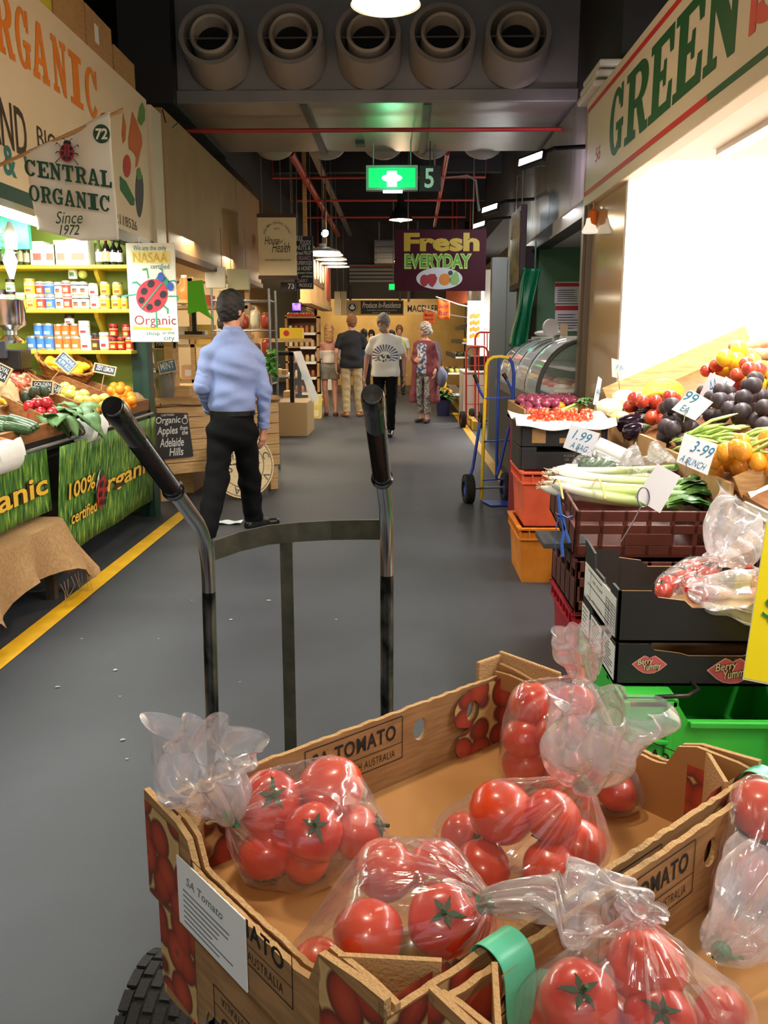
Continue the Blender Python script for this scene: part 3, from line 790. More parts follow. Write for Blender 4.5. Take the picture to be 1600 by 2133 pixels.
for i,(px,wp,hp,g,lb,cp) in enumerate(BT):
    p=at_shelf(px,0);d=7.0
    bottle(p,wp/FPX*d*.48,hp/FPX*d,g,lb,cp,'%s bottle from the left on the top yellow shelf'%ORD[i],'bottles on the top shelf')
for i,(px,wp,hp,c) in enumerate([(92,28,46,(240,244,232)),(118,24,40,(236,240,240)),(140,26,48,(236,236,150)),(175,44,50,(246,246,240))]):
    p=at_shelf(px,0);w_=wp/FPX*7*.48;mb=MB().box(p.x-w_,p.x+w_,6.78,6.92,p.z,p.z+hp/FPX*7);mb.box(p.x-w_*.6,p.x+w_*.6,6.779,6.78,p.z+.04,p.z+.09,1)
    tag(mb.build('packet',[M('packet %d'%i,c,.5),M('packet print',(214,120,100),.6)],bevel=.004),['pale green packet right of the bottles on the top shelf','white packet in the middle of the top shelf','lime yellow packet on the top shelf','wide white carton on the top shelf behind the pennant'][i],'packet')
t=thing('wrapped_plant','leafy green herbs and hanging white paper cone at the far left of the shelves','plant',Yp(12,540,6.5))
mb=MB()
for k in range(60):
    p=Yp(rnd.uniform(-20,26),rnd.uniform(470,530),6.5+rnd.uniform(-.08,.08));a=rnd.uniform(0,6.28);s_=.03
    mb.add([p,p+Vector((s_*math.cos(a),-.01,s_*math.sin(a))),p+Vector((1.8*s_*math.cos(a+.4),.0,1.8*s_*math.sin(a+.4))),p+Vector((s_*math.cos(a+.8),.01,s_*math.sin(a+.8)))],[(0,1,2,3)])
mb.build('leaves',M('herb leaf',(70,134,50),.5),t)
MB().lathe([(.015,-.02),(.05,.1),(.012,.22),(0,.22)],12,0,Matrix.Translation(Yp(24,575,6.3))).build('paper_cone',paper,t,smooth=.8)
MB().lathe([(.04,0),(.045,.1),(.012,.19),(0,.19)],12,0,Matrix.Translation(Yp(24,520,6.3))).build('paper_cone',paper,t,smooth=.8)
# urn and dark till at the left edge
t=thing('steel_urn','shiny steel urn at the left edge below the middle shelf','urn',Yp(22,715,6.4))
MB().lathe([(.10,0),(.11,.02),(.05,.06),(.05,.09),(.115,.13),(.12,.17),(.125,.30),(.13,.31),(0,.31)],28,0,Matrix.Translation(Yp(22,715,6.4))).build('body',chrome,t,smooth=.6)
t=thing('cash_till','black till and screen at the left edge behind the produce','till',Yp(25,760,6.2))
a=Yp(25,740,6.2);MB().box(a.x-.12,a.x+.1,6.1,6.3,a.z-.1,a.z+.04,0).build('body',black,t,bevel=.01)
MB().box(a.x-.11,a.x+.02,6.06,6.1,a.z-.02,a.z+.1,0).build('screen',M('screen',(52,54,60),.2),t,bevel=.005)

# ------------------------------------------------------------------ hanging NASAA board
Y=6.6
m,w_,h_=pan(273,506,372,712,Y);uy=h_/206
t=thing('painted_board','tall white painted board with a big red ladybird and the word Organic','sign',Yp(322,712,Y))
MB().box(0,w_,0,h_,-.02,0,0,m).build('board',M('board white',(238,236,216),.6),t)
u=w_/99.0
def q(px,py):return (px-273)*u,(712-py)*uy
def tx(mb,s_,x0,y0,x1,y1,mi,**k):a=q(x0,y1);b=q(x1,y0);mb.text(s_,m,a[0],a[1],b[0],b[1],mi,.003,**k)
mb=MB();mb.shape([[q(285,547),q(363,549),q(363,523),q(285,521)]],m,4,.001);mb.shape([[q(278,686),q(360,688),q(360,682),q(278,679)]],m,2,.001)
tx(mb,'We are the only',288,511,356,524,0);tx(mb,'NASAA',287,526,357,546,2,bold=.0);tx(mb,'certified',322,549,360,559,0)
tx(mb,'Organic',283,656,369,682,1);tx(mb,'in the',340,689,364,696,0);tx(mb,'city',342,699,364,712,0);tx(mb,'shop',306,690,334,700,0)
mb.build('lettering',[teal,M('maroon paint',(150,44,50),.6),M('mustard paint',(212,176,60),.6),blackpaint,M('pale yellow patch',(236,220,140),.6)],t)
mb=MB();ladybug(mb,m@Matrix.Translation((q(326,610)[0],q(326,610)[1],0)),80*u,0,1,2,-.72,.004)
for px,py in ((343,576),(361,596)):mb.shape([circ(*q(px,py),7*u,9*u,14)],m,3,.014)
mb.build('ladybird',[M('ladybird red',(196,48,62),.6),blackpaint,M('ladybird teal',(52,150,112),.6),M('ladybird blue',(52,84,176),.6)],t)
for px in (290,355):
    a=Yp(px,506,Y);tag_=MB().tube([a,(a.x,a.y,2.16)],.003,5).build('cord',paper,t)
# ------------------------------------------------------------------ pennant
Y=4.2
t=thing('pennant','white cloth pennant lettered CENTRAL ORGANIC hanging from a wooden rod','flag',Yp(158,400,Y))
A=Yp(-30,360,Y);B=Yp(258,228,Y)
MB().tube([Vector((-2.1,Y,A.z-.06)),B],.008,10).build('rod',wood,t,smooth=.7)
m,w_,h_=pan(70,240,245,502,Y);u=w_/175.0;uy=h_/262
def q(px,py):return (px-70)*u,(502-py)*uy
def cl(a,b):   # cloth: a across, b down
    top=318-(318-234)*a if a>.0 else 318
    bl=478+24*min(1,a*1.8)-(8*max(0,a-.6));px=70+175*a+(10*b*(1-a));py=top+(bl-top)*b
    x,y=q(px,py);return m@Vector((x,y,.012*math.sin(a*9+b*2)+.01*math.sin(b*5)))
mb=MB().grid(cl,30,26);mb.build('cloth',M('pennant cloth',(226,220,202),.8),t,smooth=4).modifiers.new('s','SOLIDIFY').thickness=.003
mb=MB()
def bent(z):return z
def tx(mb,s_,x0,y0,x1,y1,mi,**k):a=q(x0,y1);b=q(x1,y0);mb.text(s_,m,a[0],a[1],b[0],b[1],mi,.03,**k)
mt=m@Matrix.Translation((0,0,.026))
def slabpx(s_,x0,y0,x1,y1,d=-.12):
    xs=even(len(s_),q(x0,0)[0],q(x1,0)[0],.1);a=q(x0,y1)[1];slabtext(mb,s_,mt,xs,a,a+(y1-y0)*u,0,.002,0,d*0-.14)
slabpx('CENTRAL',68,334,244,366);slabpx('ORGANIC',73,386,238,418)
tx(mb,'Since',124,441,180,467,0,shear=.3);tx(mb,'1972',130,469,172,491,0,shear=.3,bold=.01)
c=q(229,281);mb.shape([circ(c[0],c[1],17*u,18*u,28)],mt,0,.002)
tx(mb,'72',217,270,241,293,1,shear=.1,bold=.03)
mb.build('lettering',[dgreen,M('pennant white',(230,226,212),.8)],t)
mb=MB();c=q(157,316);ladybug(mb,mt@Matrix.Translation((c[0],c[1],0)),40*u,0,1,1,-.1,.002)
mb.build('ladybird',[M('small ladybird red',(150,40,50),.6),blackpaint],t)

# ------------------------------------------------------------------ sloping display
DX,DZ=-2.0,.90          # front edge of the display
SL=.30                    # rise per metre towards the back
NL=Vector((SL,0,1)).normalized()
P0=Vector((DX,0,DZ))
def LP(px,py,up=0.0):return PLp(px,py,P0+NL*up,NL)
def onL(x,y,up=0.0):return Vector((x,y,DZ+(DX-x)*SL+up))
t=thing('display_counter','long wooden produce counter with dark base of the left stall','counter',(-2.6,4.4,0))
mb=MB().add([onL(DX,1.2,-.03),onL(DX,6.78,-.03),onL(-3.5,6.78,-.03),onL(-3.5,1.2,-.03),onL(DX,1.2,-.01),onL(DX,6.78,-.01),onL(-3.5,6.78,-.01),onL(-3.5,1.2,-.01)],[(0,1,2,3),(4,7,6,5),(0,4,5,1),(1,5,6,2),(2,6,7,3),(3,7,4,0)])
mb.build('sloping_top',brownw,t)
MB().box(-3.5,-2.35,1.2,6.7,0,.84).build('base',M('counter base',(44,38,34),.7),t)
MB().box(-2.02,-1.985,1.2,6.78,.87,.955).build('front_board',brownw,t,bevel=.004)
MB().box(-2.06,-2.0,1.2,6.78,.80,.87).build('front_rail',M('rail black',(26,26,26),.5),t)
MB().tube([(-1.955,1.2,.83),(-1.955,6.75,.845)],.011,10).build('roll_rail',steel,t,smooth=.7)
def divider(pa,pb,h=.075):
    a=LP(*pa);b=LP(*pb)
    mb=MB();d=(b-a);L=d.length;m_=frame(a,d,NL)
    mb.box(0,L,0,h,-.007,.007,0,m_);mb.build('divider',brownw,t,bevel=.003)
for a,b in [((0,848),(85,890)),((20,815),(112,872)),((18,775),(78,822)),((120,838),(45,790)),((110,795),(235,845)),((0,800),(160,862)),((150,800),(260,838)),((0,765),(70,795)),((60,755),(190,800))]:divider(a,b)
# rolls of bags on the rail
for px,py,lab in [(185,894,'white roll of produce bags on the steel rail below the oranges'),(-5,955,'white roll of produce bags at the left edge of the steel rail')]:
    p=Xp(px,py,-1.94);t2=thing('bag_roll',lab,'bag roll',p)
    mb=MB();mm=along(p-Vector((0,.13,0)),p+Vector((0,.13,0)));mb.lathe([(.026,0),(.075,0),(.078,.01),(.078,.25),(.075,.26),(.026,.26),(.026,0)],28,0,mm);mb.build('roll',paper,t2,smooth=.6)
    mb=MB().grid(lambda a,b:p+Vector((.079-.02*b*b+.004*math.sin(20*a),-.13+.26*a,.0+.07*b+.02*a*b)),10,6);mb.build('loose_sheet',paper,t2,smooth=4)
    MB().tube([p+Vector((0,-.17,0)),p+Vector((0,.17,0))],.02,10).build('core',M('cardboard core',(120,104,84),.8),t2)
# grass print banners
def grassm():
    m=M('grass print',(60,104,36),.55);nt=m.node_tree;N=nt.nodes;L=nt.links
    tc=N.new('ShaderNodeTexCoord');mp=N.new('ShaderNodeMapping');mp.inputs['Scale'].default_value=(20,46,9);mp.inputs['Rotation'].default_value=(.25,0,0)
    n=N.new('ShaderNodeTexNoise');n.inputs['Scale'].default_value=1;n.inputs['Detail'].default_value=6
    r=N.new('ShaderNodeValToRGB');e=r.color_ramp.elements;e[0].position=.34;e[0].color=lin((26,60,20));e[1].position=.72;e[1].color=lin((190,206,90))
    q_=e.new(.5);q_.color=lin((72,122,40));q_=e.new(.6);q_.color=lin((112,150,54))
    L.new(tc.outputs['Object'],mp.inputs[0]);L.new(mp.outputs[0],n.inputs[0]);L.new(n.outputs[0],r.inputs[0]);L.new(r.outputs[0],N['Principled BSDF'].inputs['Base Color'])
    return m
yel=M('banner yellow',(232,188,60),.55);brn=M('banner outline',(64,36,16),.6)
def grass_banner(y0,y1,lab,words_,bug,zb=.17,H_=.66):
    t=thing('grass_banner',lab,'banner',(-1.985,(y0+y1)/2,.19))
    m_=frame((-1.975,y0,zb),(0,1,0),(.10 if zb<.3 else 0,0,1));L_=y1-y0
    mb=MB().grid(lambda a,b:m_@Vector((L_*a,H_*b,.006*math.sin(a*14)*(1-b)-(.0))),30,8)
    mb.build('sheet',grassm(),t,smooth=4).modifiers.new('s','SOLIDIFY').thickness=-.004
    mb=MB()
    for s_,a0,b0,a1,b1 in words_:
        mb.text(s_,m_,a0*L_,b0*H_,a1*L_,b1*H_,1,.017,bold=.055,shear=.0);mb.text(s_,m_,a0*L_,b0*H_,a1*L_,b1*H_,0,.0205,bold=.02)
    mb.build('lettering',[yel,brn],t)
    if bug:
        mb=MB();mm=m_@Matrix.Translation((bug[0]*L_,bug[1]*H_,0))
        mb.shape([circ(0,0,.085,.125,24)],mm,3,.017)
        ladybug(mb,mm,.24,0,1,2,-.15,.019);mb.build('ladybird',[M('banner ladybird red',(176,44,40),.6),blackpaint,M('banner ladybird green',(40,80,44),.6),M('banner ladybird rim',(220,222,206),.6)],t)
    return t
def by(px,py):return Xp(px,py,-1.975).y
ya,yb_=by(105,1000),by(322,960)
grass_banner(ya,6.67,'grass printed banner reading 100% organic certified with a ladybird',[('100%',(by(122,1010)-ya)/(6.67-ya),.51,(by(180,1010)-ya)/(6.67-ya),.66),('rganic',(by(207,1000)-ya)/(6.67-ya),.34,.96,.57),('certified',(by(133,1060)-ya)/(6.67-ya),.27,(by(188,1040)-ya)/(6.67-ya),.39)],((by(194,1015)-ya)/(6.67-ya),.47))
grass_banner(2.7,ya-.03,'grass printed banner ending in the letters anic at the left edge',[('Organic',.36,.20,.97,.62)],None,.475,.36)

# burlap covered table in the near left corner
tz=Zp(110,1085,.55)
t=thing('burlap_table','low table draped in frayed burlap at the left edge in front of the grass banners','table',(-2.0,4.0,0))
x1,y1=-1.86,4.66
c1=Zp(-40,1330,.0);
def drape(a,b):
    # a along perimeter (front right corner), b from centre edge down
    return None
bx0,bx1,by0,by1,bz=x1-.45,x1,y1-1.3,y1,.45
mb=MB()
per=[(bx0,by1),(bx1-.05,by1),(bx1,by1-.05),(bx1,by0)]
pts=[]
for i in range(3):
    a,b=per[i],per[i+1];n_=22 if i != 1 else 5
    for k in range(n_):pts.append((a[0]+(b[0]-a[0])*k/n_,a[1]+(b[1]-a[1])*k/n_))
pts.append(per[-1]);np_=len(pts)
def dr(a,b):
    i=min(int(round(a*(np_-1))),np_-1);x,y=pts[i]
    corner=math.exp(-((x-bx1)**2+(y-by1)**2)/.05)
    drop=.22+.14*corner+.03*math.sin(i*.8)+.10*math.exp(-((y-(by1-.9))**2)/.05)
    ox=(.03+.05*math.sin(i*.9)*b)*b*(1 if x>bx1-.06 else 0);oy=(.03+.04*math.sin(i*.7)*b)*b*(1 if y>by1-.06 else 0)
    return Vector((x+ox+corner*.10*b,y+oy+corner*.1*b,bz-drop*b))
mb.grid(dr,np_-1,8)
top=[(x,y,bz) for x,y in pts]+[(bx0,by0,bz)]
mb.add(top,[tuple(range(len(top)))])
burl=M('burlap',(176,140,96),.95,rgb2=(156,122,80),vs=60,bump=.25,bs=300)
mb.build('burlap_cloth',burl,t,smooth=.9,weld=True)
for i,(x,y) in enumerate(((bx1-.08,by1-.08),(bx1-.08,by0+.1),(bx0+.1,by1-.08),(bx0+.1,by0+.1))):
    MB().box(x-.025,x+.025,y-.025,y+.025,0,bz-.01).build('leg',M('dark stained wood',(62,52,40),.7),t)
mb=MB()
for k in range(9):
    p=Vector((bx1+.09,by1+.03-k*.05,.17));mb.tube([p,p+Vector((rnd.uniform(-.01,.02),rnd.uniform(-.02,.02),-.05)),p+Vector((rnd.uniform(-.02,.03),rnd.uniform(-.03,.03),-.09-rnd.uniform(0,.06)))],.0014,4)
mb.build('loose_threads',burl,t)
# ------------------------------------------------------------------ fruit and vegetable prototypes (each used again and again)
ID=Matrix.Identity(4)
def skin(name,c,c2,**k):
    d=dict(rough=.3,rgb2=c2,vs=12,coat=.2);d.update(k);return M(name,c,**d)
tom_m=skin('tomato skin',(206,44,24),(222,74,34),vs=6,coat=.45,rough=.28)
tomg_m=skin('unripe tomato skin',(84,84,30),(120,74,30),vs=14)
calyx_m=M('tomato calyx',(46,78,40),.6)
PROTO={}
def fruit(name,cat,r,mat_,fn=None,stem=None,shape=(1,1,1),seg=18,ring=12):
    """a prototype is used for its first placement, then copied"""
    PROTO[name+mat_.name]=None
    def place(m,label,group,nm=name):
        key=name+mat_.name
        if PROTO[key] is None:
            t=thing(nm,label,cat,(0,0,0),group,m) if stem else None
            mb=MB().ball((0,0,0),(r*shape[0],r*shape[1],r*shape[2]),seg,ring,0,fn)
            if stem:
                mb.v=[tuple(m@Vector(p)) for p in mb.v];mb.build('flesh',mat_,t,smooth=4)
                sb=MB();stem(sb);sb.v=[tuple(m@Vector(p)) for p in sb.v];sb.build(stem.__name__,MATS[stem.mat],t,smooth=.8)
            else:
                mb.v=[tuple(m@Vector(p)) for p in mb.v];t=mb.build(nm,mat_,smooth=4,origin=m);tag(t,label,cat,group)
            PROTO[key]=t;return t
        return dup(PROTO[key],m,label,group)
    place.r=r;return place
def dimple(d):return 1.0-.10*math.exp(-((1-d.z)/.08))-.05*math.exp(-((1+d.z)/.06))
def calyx(sb,R=.036):
    for k in range(5):
        a=2*PI*k/5+.2*math.sin(k*3);c,s_=math.cos(a),math.sin(a);n=Vector((-s_,c,0));o=Vector((c,s_,0));z=R*.80
        p=[Vector((0,0,z*1.05)),o*R*.2+n*R*.09+Vector((0,0,z*1.17)),o*R*(.40+.1*math.sin(k*4))+n*R*.035+Vector((0,0,z*(1.1+.06*math.sin(k*2)))),o*R*(.52+.1*math.sin(k*4))+n*R*.05*math.sin(k)+Vector((0,0,z*(1.08+.14*math.sin(k*2.6)))),o*R*(.40+.1*math.sin(k*4))-n*R*.035+Vector((0,0,z*(1.12+.06*math.sin(k*2)))),o*R*.2-n*R*.09+Vector((0,0,z*1.19))]
        q_=[v-Vector((0,0,.0018)) for v in p];sb.add(p+q_,[(0,1,2,3,4,5),(11,10,9,8,7,6)]+[(i,6+i,6+(i+1)%6,(i+1)%6) for i in range(6)])
    sb.tube([(0,0,R*.8),(R*.05,0,R*1.05),(R*.12,0,R*1.2)],R*.07,6)
calyx.mat='tomato calyx'
stemb_m=M('brown stem',(84,60,34),.8)
def stem(sb):sb.tube([(0,0,.026),(.002,0,.038),(.008,0,.05)],.0018,5)
stem.mat='brown stem'
def lobed(d):return dimple(d)*(1+.025*math.cos(5*math.atan2(d.y,d.x))*(1-abs(d.z)))
tomato=fruit('tomato','tomato',.036,tom_m,lobed,calyx,(1,1,.88),28,18)
green_tomato=fruit('tomato','tomato',.036,tomg_m,lobed,calyx,(1,1,.88),28,18)
orange_f=fruit('orange','orange',.038,M('orange peel',(240,140,22),.45,bump=.1,bs=300),None)
apple_r=fruit('apple','apple',.036,skin('red apple skin',(190,48,58),(226,140,90),vs=20),dimple,stem,(1,1,.92))
apple_y=fruit('apple','apple',.038,skin('golden apple skin',(222,210,92),(206,200,110),vs=20),dimple,stem,(1,1,.94))
pear_g=fruit('quince','quince',.05,skin('yellow quince skin',(236,214,60),(226,196,40),vs=14),dimple,stem,(1,1,1.05))
lemon=fruit('lemon','lemon',.032,M('lemon peel',(240,204,40),.45,bump=.1,bs=260),lambda d:1+.25*max(0,abs(d.x)-.8)/.2,None,(1.25,1,1))
plum_d=fruit('plum','plum',.043,skin('dark plum skin',(44,34,42),(70,56,62),vs=18,coat=.05,rough=.5),dimple,stem,(1,1,1))
plum_r=fruit('nectarine','nectarine',.041,skin('red nectarine skin',(164,32,38),(206,90,50),vs=14,coat=.3),dimple,None,(1,1,1))
loquat=fruit('loquat','loquat',.036,skin('loquat skin',(242,168,40),(226,140,40),vs=16),None,None,(1,1,1.15))
cherry=fruit('cherry_tomato','tomato',.0135,skin('cherry tomato skin',(214,52,30),(226,110,50),vs=30,coat=.4),None,None,(1,1,1),12,8)
chilli=fruit('red_pepper','pepper',.032,skin('red pepper skin',(186,24,34),(150,18,30),coat=.5),lobed,None,(1,1,1.15))
onion=fruit('red_onion','onion',.035,skin('red onion skin',(120,34,62),(156,70,96),vs=14,coat=.3),lambda d:1+.35*max(0,d.z-.85)/.15,None,(1,1,.85))
potato=fruit('sweet_potato','sweet potato',.05,skin('sweet potato skin',(206,150,110),(176,112,80),vs=20,coat=0,rough=.8),lambda d:1+.1*math.sin(4*d.x+3*d.y),None,(1.7,.8,.8))
PILE={}
def heap(fr,pts,label,group,jit=True):
    for p in pts:
        m=Matrix.Translation(p)@Matrix.Rotation(rnd.uniform(0,6.28),4,'Z')@Matrix.Rotation(rnd.uniform(-.6,.6) if jit else 0,4,'X')@Matrix.Scale(rnd.uniform(.93,1.07),4)
        fr(m,label,group)
def settle(base,norm,spots,r,cap=4.2):
    """drop round fruit one by one onto the slope or onto earlier fruit; spots = points on the slope"""
    done=[]
    for p in spots:
        h=r
        for q in done:
            d=(p-q[0]);lat=(d-norm*d.dot(norm)).length
            if lat<1.95*r:h=max(h,min(q[1]+math.sqrt(max(0,(1.95*r)**2-lat**2)),cap*r))
        done.append((p,h))
    return [p+norm*h for p,h in done]
def pxspots(poly,n,proj,seed=1,mind=14):
    """n points spread inside a pixel polygon, projected with proj"""
    rr=random.Random(seed);xs=[p[0] for p in poly];ys=[p[1] for p in poly];out=[]
    def inside(x,y):
        c=False;j=len(poly)-1
        for i in range(len(poly)):
            (xi,yi),(xj,yj)=poly[i],poly[j]
            if (yi>y) != (yj>y) and x<(xj-xi)*(y-yi)/(yj-yi)+xi:c=not c
            j=i
        return c
    tries=0
    while len(out)<n and tries<4000:
        tries += 1;x=rr.uniform(min(xs),max(xs));y=rr.uniform(min(ys),max(ys))
        if inside(x,y) and all(math.hypot(x-a,y-b)>mind for a,b in out):out.append((x,y))
    return [proj(*p) for p in out]
# --- left display
heap(orange_f,[LP(px,py+10,.035+.03*(k // 4)) for k,(px,py) in enumerate([(262,838),(274,834),(245,818),(258,826),(232,804),(244,808),(258,812),(272,816),(238,796),(252,795),(265,803),(275,824),(250,802),(240,826)])],'bright orange in the pyramid at the end of the left counter','oranges in the pyramid')
heap(apple_y,settle(P0,NL,pxspots([(90,838),(130,815),(225,850),(218,865),(180,860)],17,LP,3,13),.038),'pale yellow apple in the front bin of the left counter','yellow apples in the bin')
heap(orange_f,[LP(187,838,.07),LP(216,848,.08),LP(224,860,.05)],'orange lying among the pale yellow apples','oranges among the apples')
heap(apple_r,settle(P0,NL,pxspots([(12,800),(30,790),(70,808),(62,828),(28,825)],16,LP,5,10),.034),'red apple in the back bin at the left edge','red apples in the bin')
heap(chilli,settle(P0,NL,pxspots([(50,872),(75,862),(106,886),(98,894)],14,LP,6,8),.03),'red bell pepper in the front corner bin','red peppers in the bin')
heap(chilli,[LP(92,846,.05)],'single red pepper among the dark avocados','pepper among the avocados')
avo=fruit('avocado','avocado',.034,skin('avocado skin',(40,52,36),(62,74,44),vs=30,coat=.1,rough=.5),None,None,(1,1,1.3))
heap(avo,settle(P0,NL,pxspots([(46,838),(70,830),(90,842),(84,852)],8,LP,8,10),.034),'dark avocado in the bin left of the yellow apples','avocados in the bin')
# zucchini
zm=skin('zucchini skin',(34,62,36),(74,104,60),vs=30,stretch=(8,1,8),coat=.25)
for i,(a,b) in enumerate([((-8,872),(40,882)),((18,870),(78,890)),((-10,882),(28,896)),((5,886),(62,898)),((-12,895),(40,902)),((30,878),(70,894))]):
    A=LP(*a,.04+.03*(i%2));B=LP(*b,.04+.03*(i%2));v=(B-A)
    mb=MB().tube([A,A+v*.04,A+v*.3,A+v*.8,A+v*.97,B,B+v*.06],.02,12,radii=[.012,.024,.028,.027,.022,.011,.008])
    tag(mb.build('zucchini',zm,smooth=.9),'long dark green zucchini in the front left bin','zucchini','zucchini in the bin')
for i,(a,b) in enumerate([((-12,905),(18,912)),((-10,915),(22,920)),((-14,922),(14,926))]):
    A=LP(*a,.03);B=LP(*b,.03);mb=MB().tube([A,A+(B-A)*.8,B],.016,10,radii=[.018,.012,.003])
    tag(mb.build('carrot',M('carrot skin',(222,120,70),.5),smooth=.9),'orange carrot at the left edge of the front bin','carrot','carrots in the bin')
tag(MB().tube([LP(-20,836,.06),LP(-8,832,.07),LP(6,836,.06),LP(13,842,.05)],.016,10,radii=[.012,.018,.016,.006]).build('banana',M('banana peel',(232,196,50),.5),smooth=.9),'single banana at the left edge of the counter','banana')
# leafy greens
lf1=M('spinach leaf',(62,98,50),.5,rgb2=(92,130,70),vs=8);lf1.use_backface_culling=False
def leafmesh(mb,o,d,L_,W_,curl,mi=0,tw=0.0):
    d=d.normalized();up=Vector((0,0,1));s_=d.cross(up).normalized();s_=(s_+up*tw).normalized()
    n_=6
    def f(a,b):
        w_=W_*math.sin(PI*min(1,a*.92+.06))**.7*(b-.5);z=curl*a*a*L_+.25*abs(w_)+.006*math.sin(a*14+b*7)
        return o+d*(a*L_)+s_*w_+up*(-z+.12*L_*math.sin(a*PI))
    mb.grid(f,n_,4,mi)
t=thing('spinach_bunch','loose bunch of big dark green leaves hanging over the counter front','greens',LP(140,860,.02))
mb=MB()
for k in range(26):
    o=LP(rnd.uniform(90,185),rnd.uniform(848,868),.05+rnd.uniform(0,.05));d=Vector((rnd.uniform(-.4,1),rnd.uniform(-1,.8),rnd.uniform(-.2,.3)))
    leafmesh(mb,o,d,rnd.uniform(.14,.24),rnd.uniform(.07,.12),rnd.uniform(.2,.7),0,rnd.uniform(-.4,.4))
mb.build('leaves',lf1,t,smooth=4).modifiers.new('s','SOLIDIFY').thickness=.0012
# wicker baskets
wick=M('wicker',(190,136,60),.6,rgb2=(146,92,34),vs=14)
def basket(c,rx,ry,h,tilt,label):
    t=thing('wicker_basket',label,'basket',c);m_=Matrix.Translation(c)@tilt
    mb=MB()
    NR,NC=10,28
    for k in range(NR):
        z=h*k/(NR-1);f=.74+.26*z/h
        pts=[m_@Vector((rx*f*(1+.028*(1 if (j+k)%2 else-1))*math.cos(2*PI*j/NC),ry*f*(1+.028*(1 if (j+k)%2 else-1))*math.sin(2*PI*j/NC),z)) for j in range(NC+1)]
        mb.tube(pts,h/NR*.62,6,caps=False)
    for j in range(NC):
        a=2*PI*j/NC;mb.tube([m_@Vector((rx*.74*math.cos(a),ry*.74*math.sin(a),0)),m_@Vector((rx*math.cos(a),ry*math.sin(a),h))],.004,5)
    mb.add([m_@Vector((rx*.74*math.cos(2*PI*j/NC),ry*.74*math.sin(2*PI*j/NC),0.005)) for j in range(NC)],[tuple(range(NC))])
    mb.build('weave',wick,t,smooth=1.2)
    mb=MB();NB=60
    for s_ in (0,1):mb.tube([m_@Vector((rx*(1.03+.02*math.sin(j*1.05+s_*PI))*math.cos(2*PI*j/NB),ry*(1.03+.02*math.sin(j*1.05+s_*PI))*math.sin(2*PI*j/NB),h+.007*math.cos(j*1.05+s_*PI))) for j in range(NB+1)],.009,6,caps=False)
    mb.build('rim',wick,t,smooth=1.2);return m_
c=LP(128,788,.02);c.x += .02
bm_=basket(c,.225,.155,.14,Matrix.Rotation(-.12,4,'Z')@Matrix.Rotation(.36,4,'Y')@Matrix.Rotation(.32,4,'X'),'round wicker basket of lemons tilted towards the aisle')
lp_=[]
for k in range(26):
    a=rnd.uniform(0,6.28);r_=math.sqrt(rnd.random());lp_.append(Vector((.15*r_*math.cos(a),.10*r_*math.sin(a),0)))
lp_=settle(None,Vector((0,0,1)),lp_,.028)
heap(lemon,[bm_@Vector((p.x,p.y,min(.035+p.z*.8,.16))) for p in lp_],'yellow lemon in the tilted wicker basket','lemons in the basket')
c=LP(237,796,.02)
bm_=basket(c,.215,.14,.11,Matrix.Rotation(.2,4,'Z')@Matrix.Rotation(.1,4,'X'),'shallow oval wicker basket behind the oranges')
heap(lemon,[bm_@Vector((.11*math.cos(k*1.3),.07*math.sin(k*1.3),.07+.02*(k%2))) for k in range(7)],'yellow lemon in the shallow oval basket','lemons in the oval basket')
cloth=MB().grid(lambda a,b:LP(222+36*b+14*a,778+22*a,.10+.02*math.sin(a*8))+Vector((0,-.12,0)),6,6)
# burlap sacks heaped at the back and right
for (pts,lab) in [([(265,800),(300,795),(305,835),(275,840)],'crumpled burlap sack beside the orange pyramid'),([(0,800),(30,790),(40,840),(0,850)],'crumpled burlap sack at the left edge of the counter')]:
    q_=[LP(*p,.03) for p in pts]
    mb=MB().grid(lambda a,b:(q_[0]*(1-a)+q_[1]*a)*(1-b)+(q_[3]*(1-a)+q_[2]*a)*b+Vector((0,0,.05*math.sin(PI*a)*math.sin(PI*b)+.018*mnoise.noise(Vector((a*5,b*5,3))))),14,14)
    o=mb.build('burlap_sack',burl,smooth=4);o.modifiers.new('s','SOLIDIFY').thickness=.012;tag(o,lab,'sack')
# chalk tags : (px rect, words, tilt)
slate=M('slate tag',(38,38,40),.6);tagf=M('tag frame wood',(206,178,132),.6);chalk=M('chalk white',(226,226,220),.6)
def chalktag(px,py,wp,hp,Y,rot,lines,label,blue=False,legs=False):
    p=Yp(px,py,Y);k=p.length/FPX;w_,h_=wp*k,hp*k
    m_=Matrix.Translation(p)@Matrix.Rotation(PI/2-.25,4,'X')@Matrix.Rotation(rot,4,'Z')
    t=thing('chalk_tag',label,'price tag',p)
    f=.008
    mb=MB().prism([[(-w_/2-f,-h_/2-f),(w_/2+f,-h_/2-f),(w_/2+f,h_/2+f),(-w_/2-f,h_/2+f)],[(-w_/2,-h_/2),(-w_/2,h_/2),(w_/2,h_/2),(w_/2,-h_/2)]],m_,.012);mb.build('frame',tagf,t)
    MB().box(-w_/2,w_/2,-h_/2,h_/2,.001,.006,0,m_).build('slate',M('blue grey slate',(84,112,140),.5) if blue else slate,t)
    mb=MB();n_=len(lines)
    for i,l in enumerate(lines):
        y1=h_*(.42-.84*i/n_);y0=h_*(.42-.84*(i+.78)/n_);mb.text(l,m_,-w_*.42,y0,w_*.42,y1,0,.008,bold=.01)
    mb.build('chalk_lettering',chalk,t)
    MB().tube([m_@Vector((0,-h_/2,0)),m_@Vector((0,-h_/2-.12,-.01))],.004,6).build('stake',wood,t)
chalktag(138,756,34,24,5.95,-.72,['LEMONS','4.99 KG'],'blue grey chalk tag stuck in the lemon basket',True)
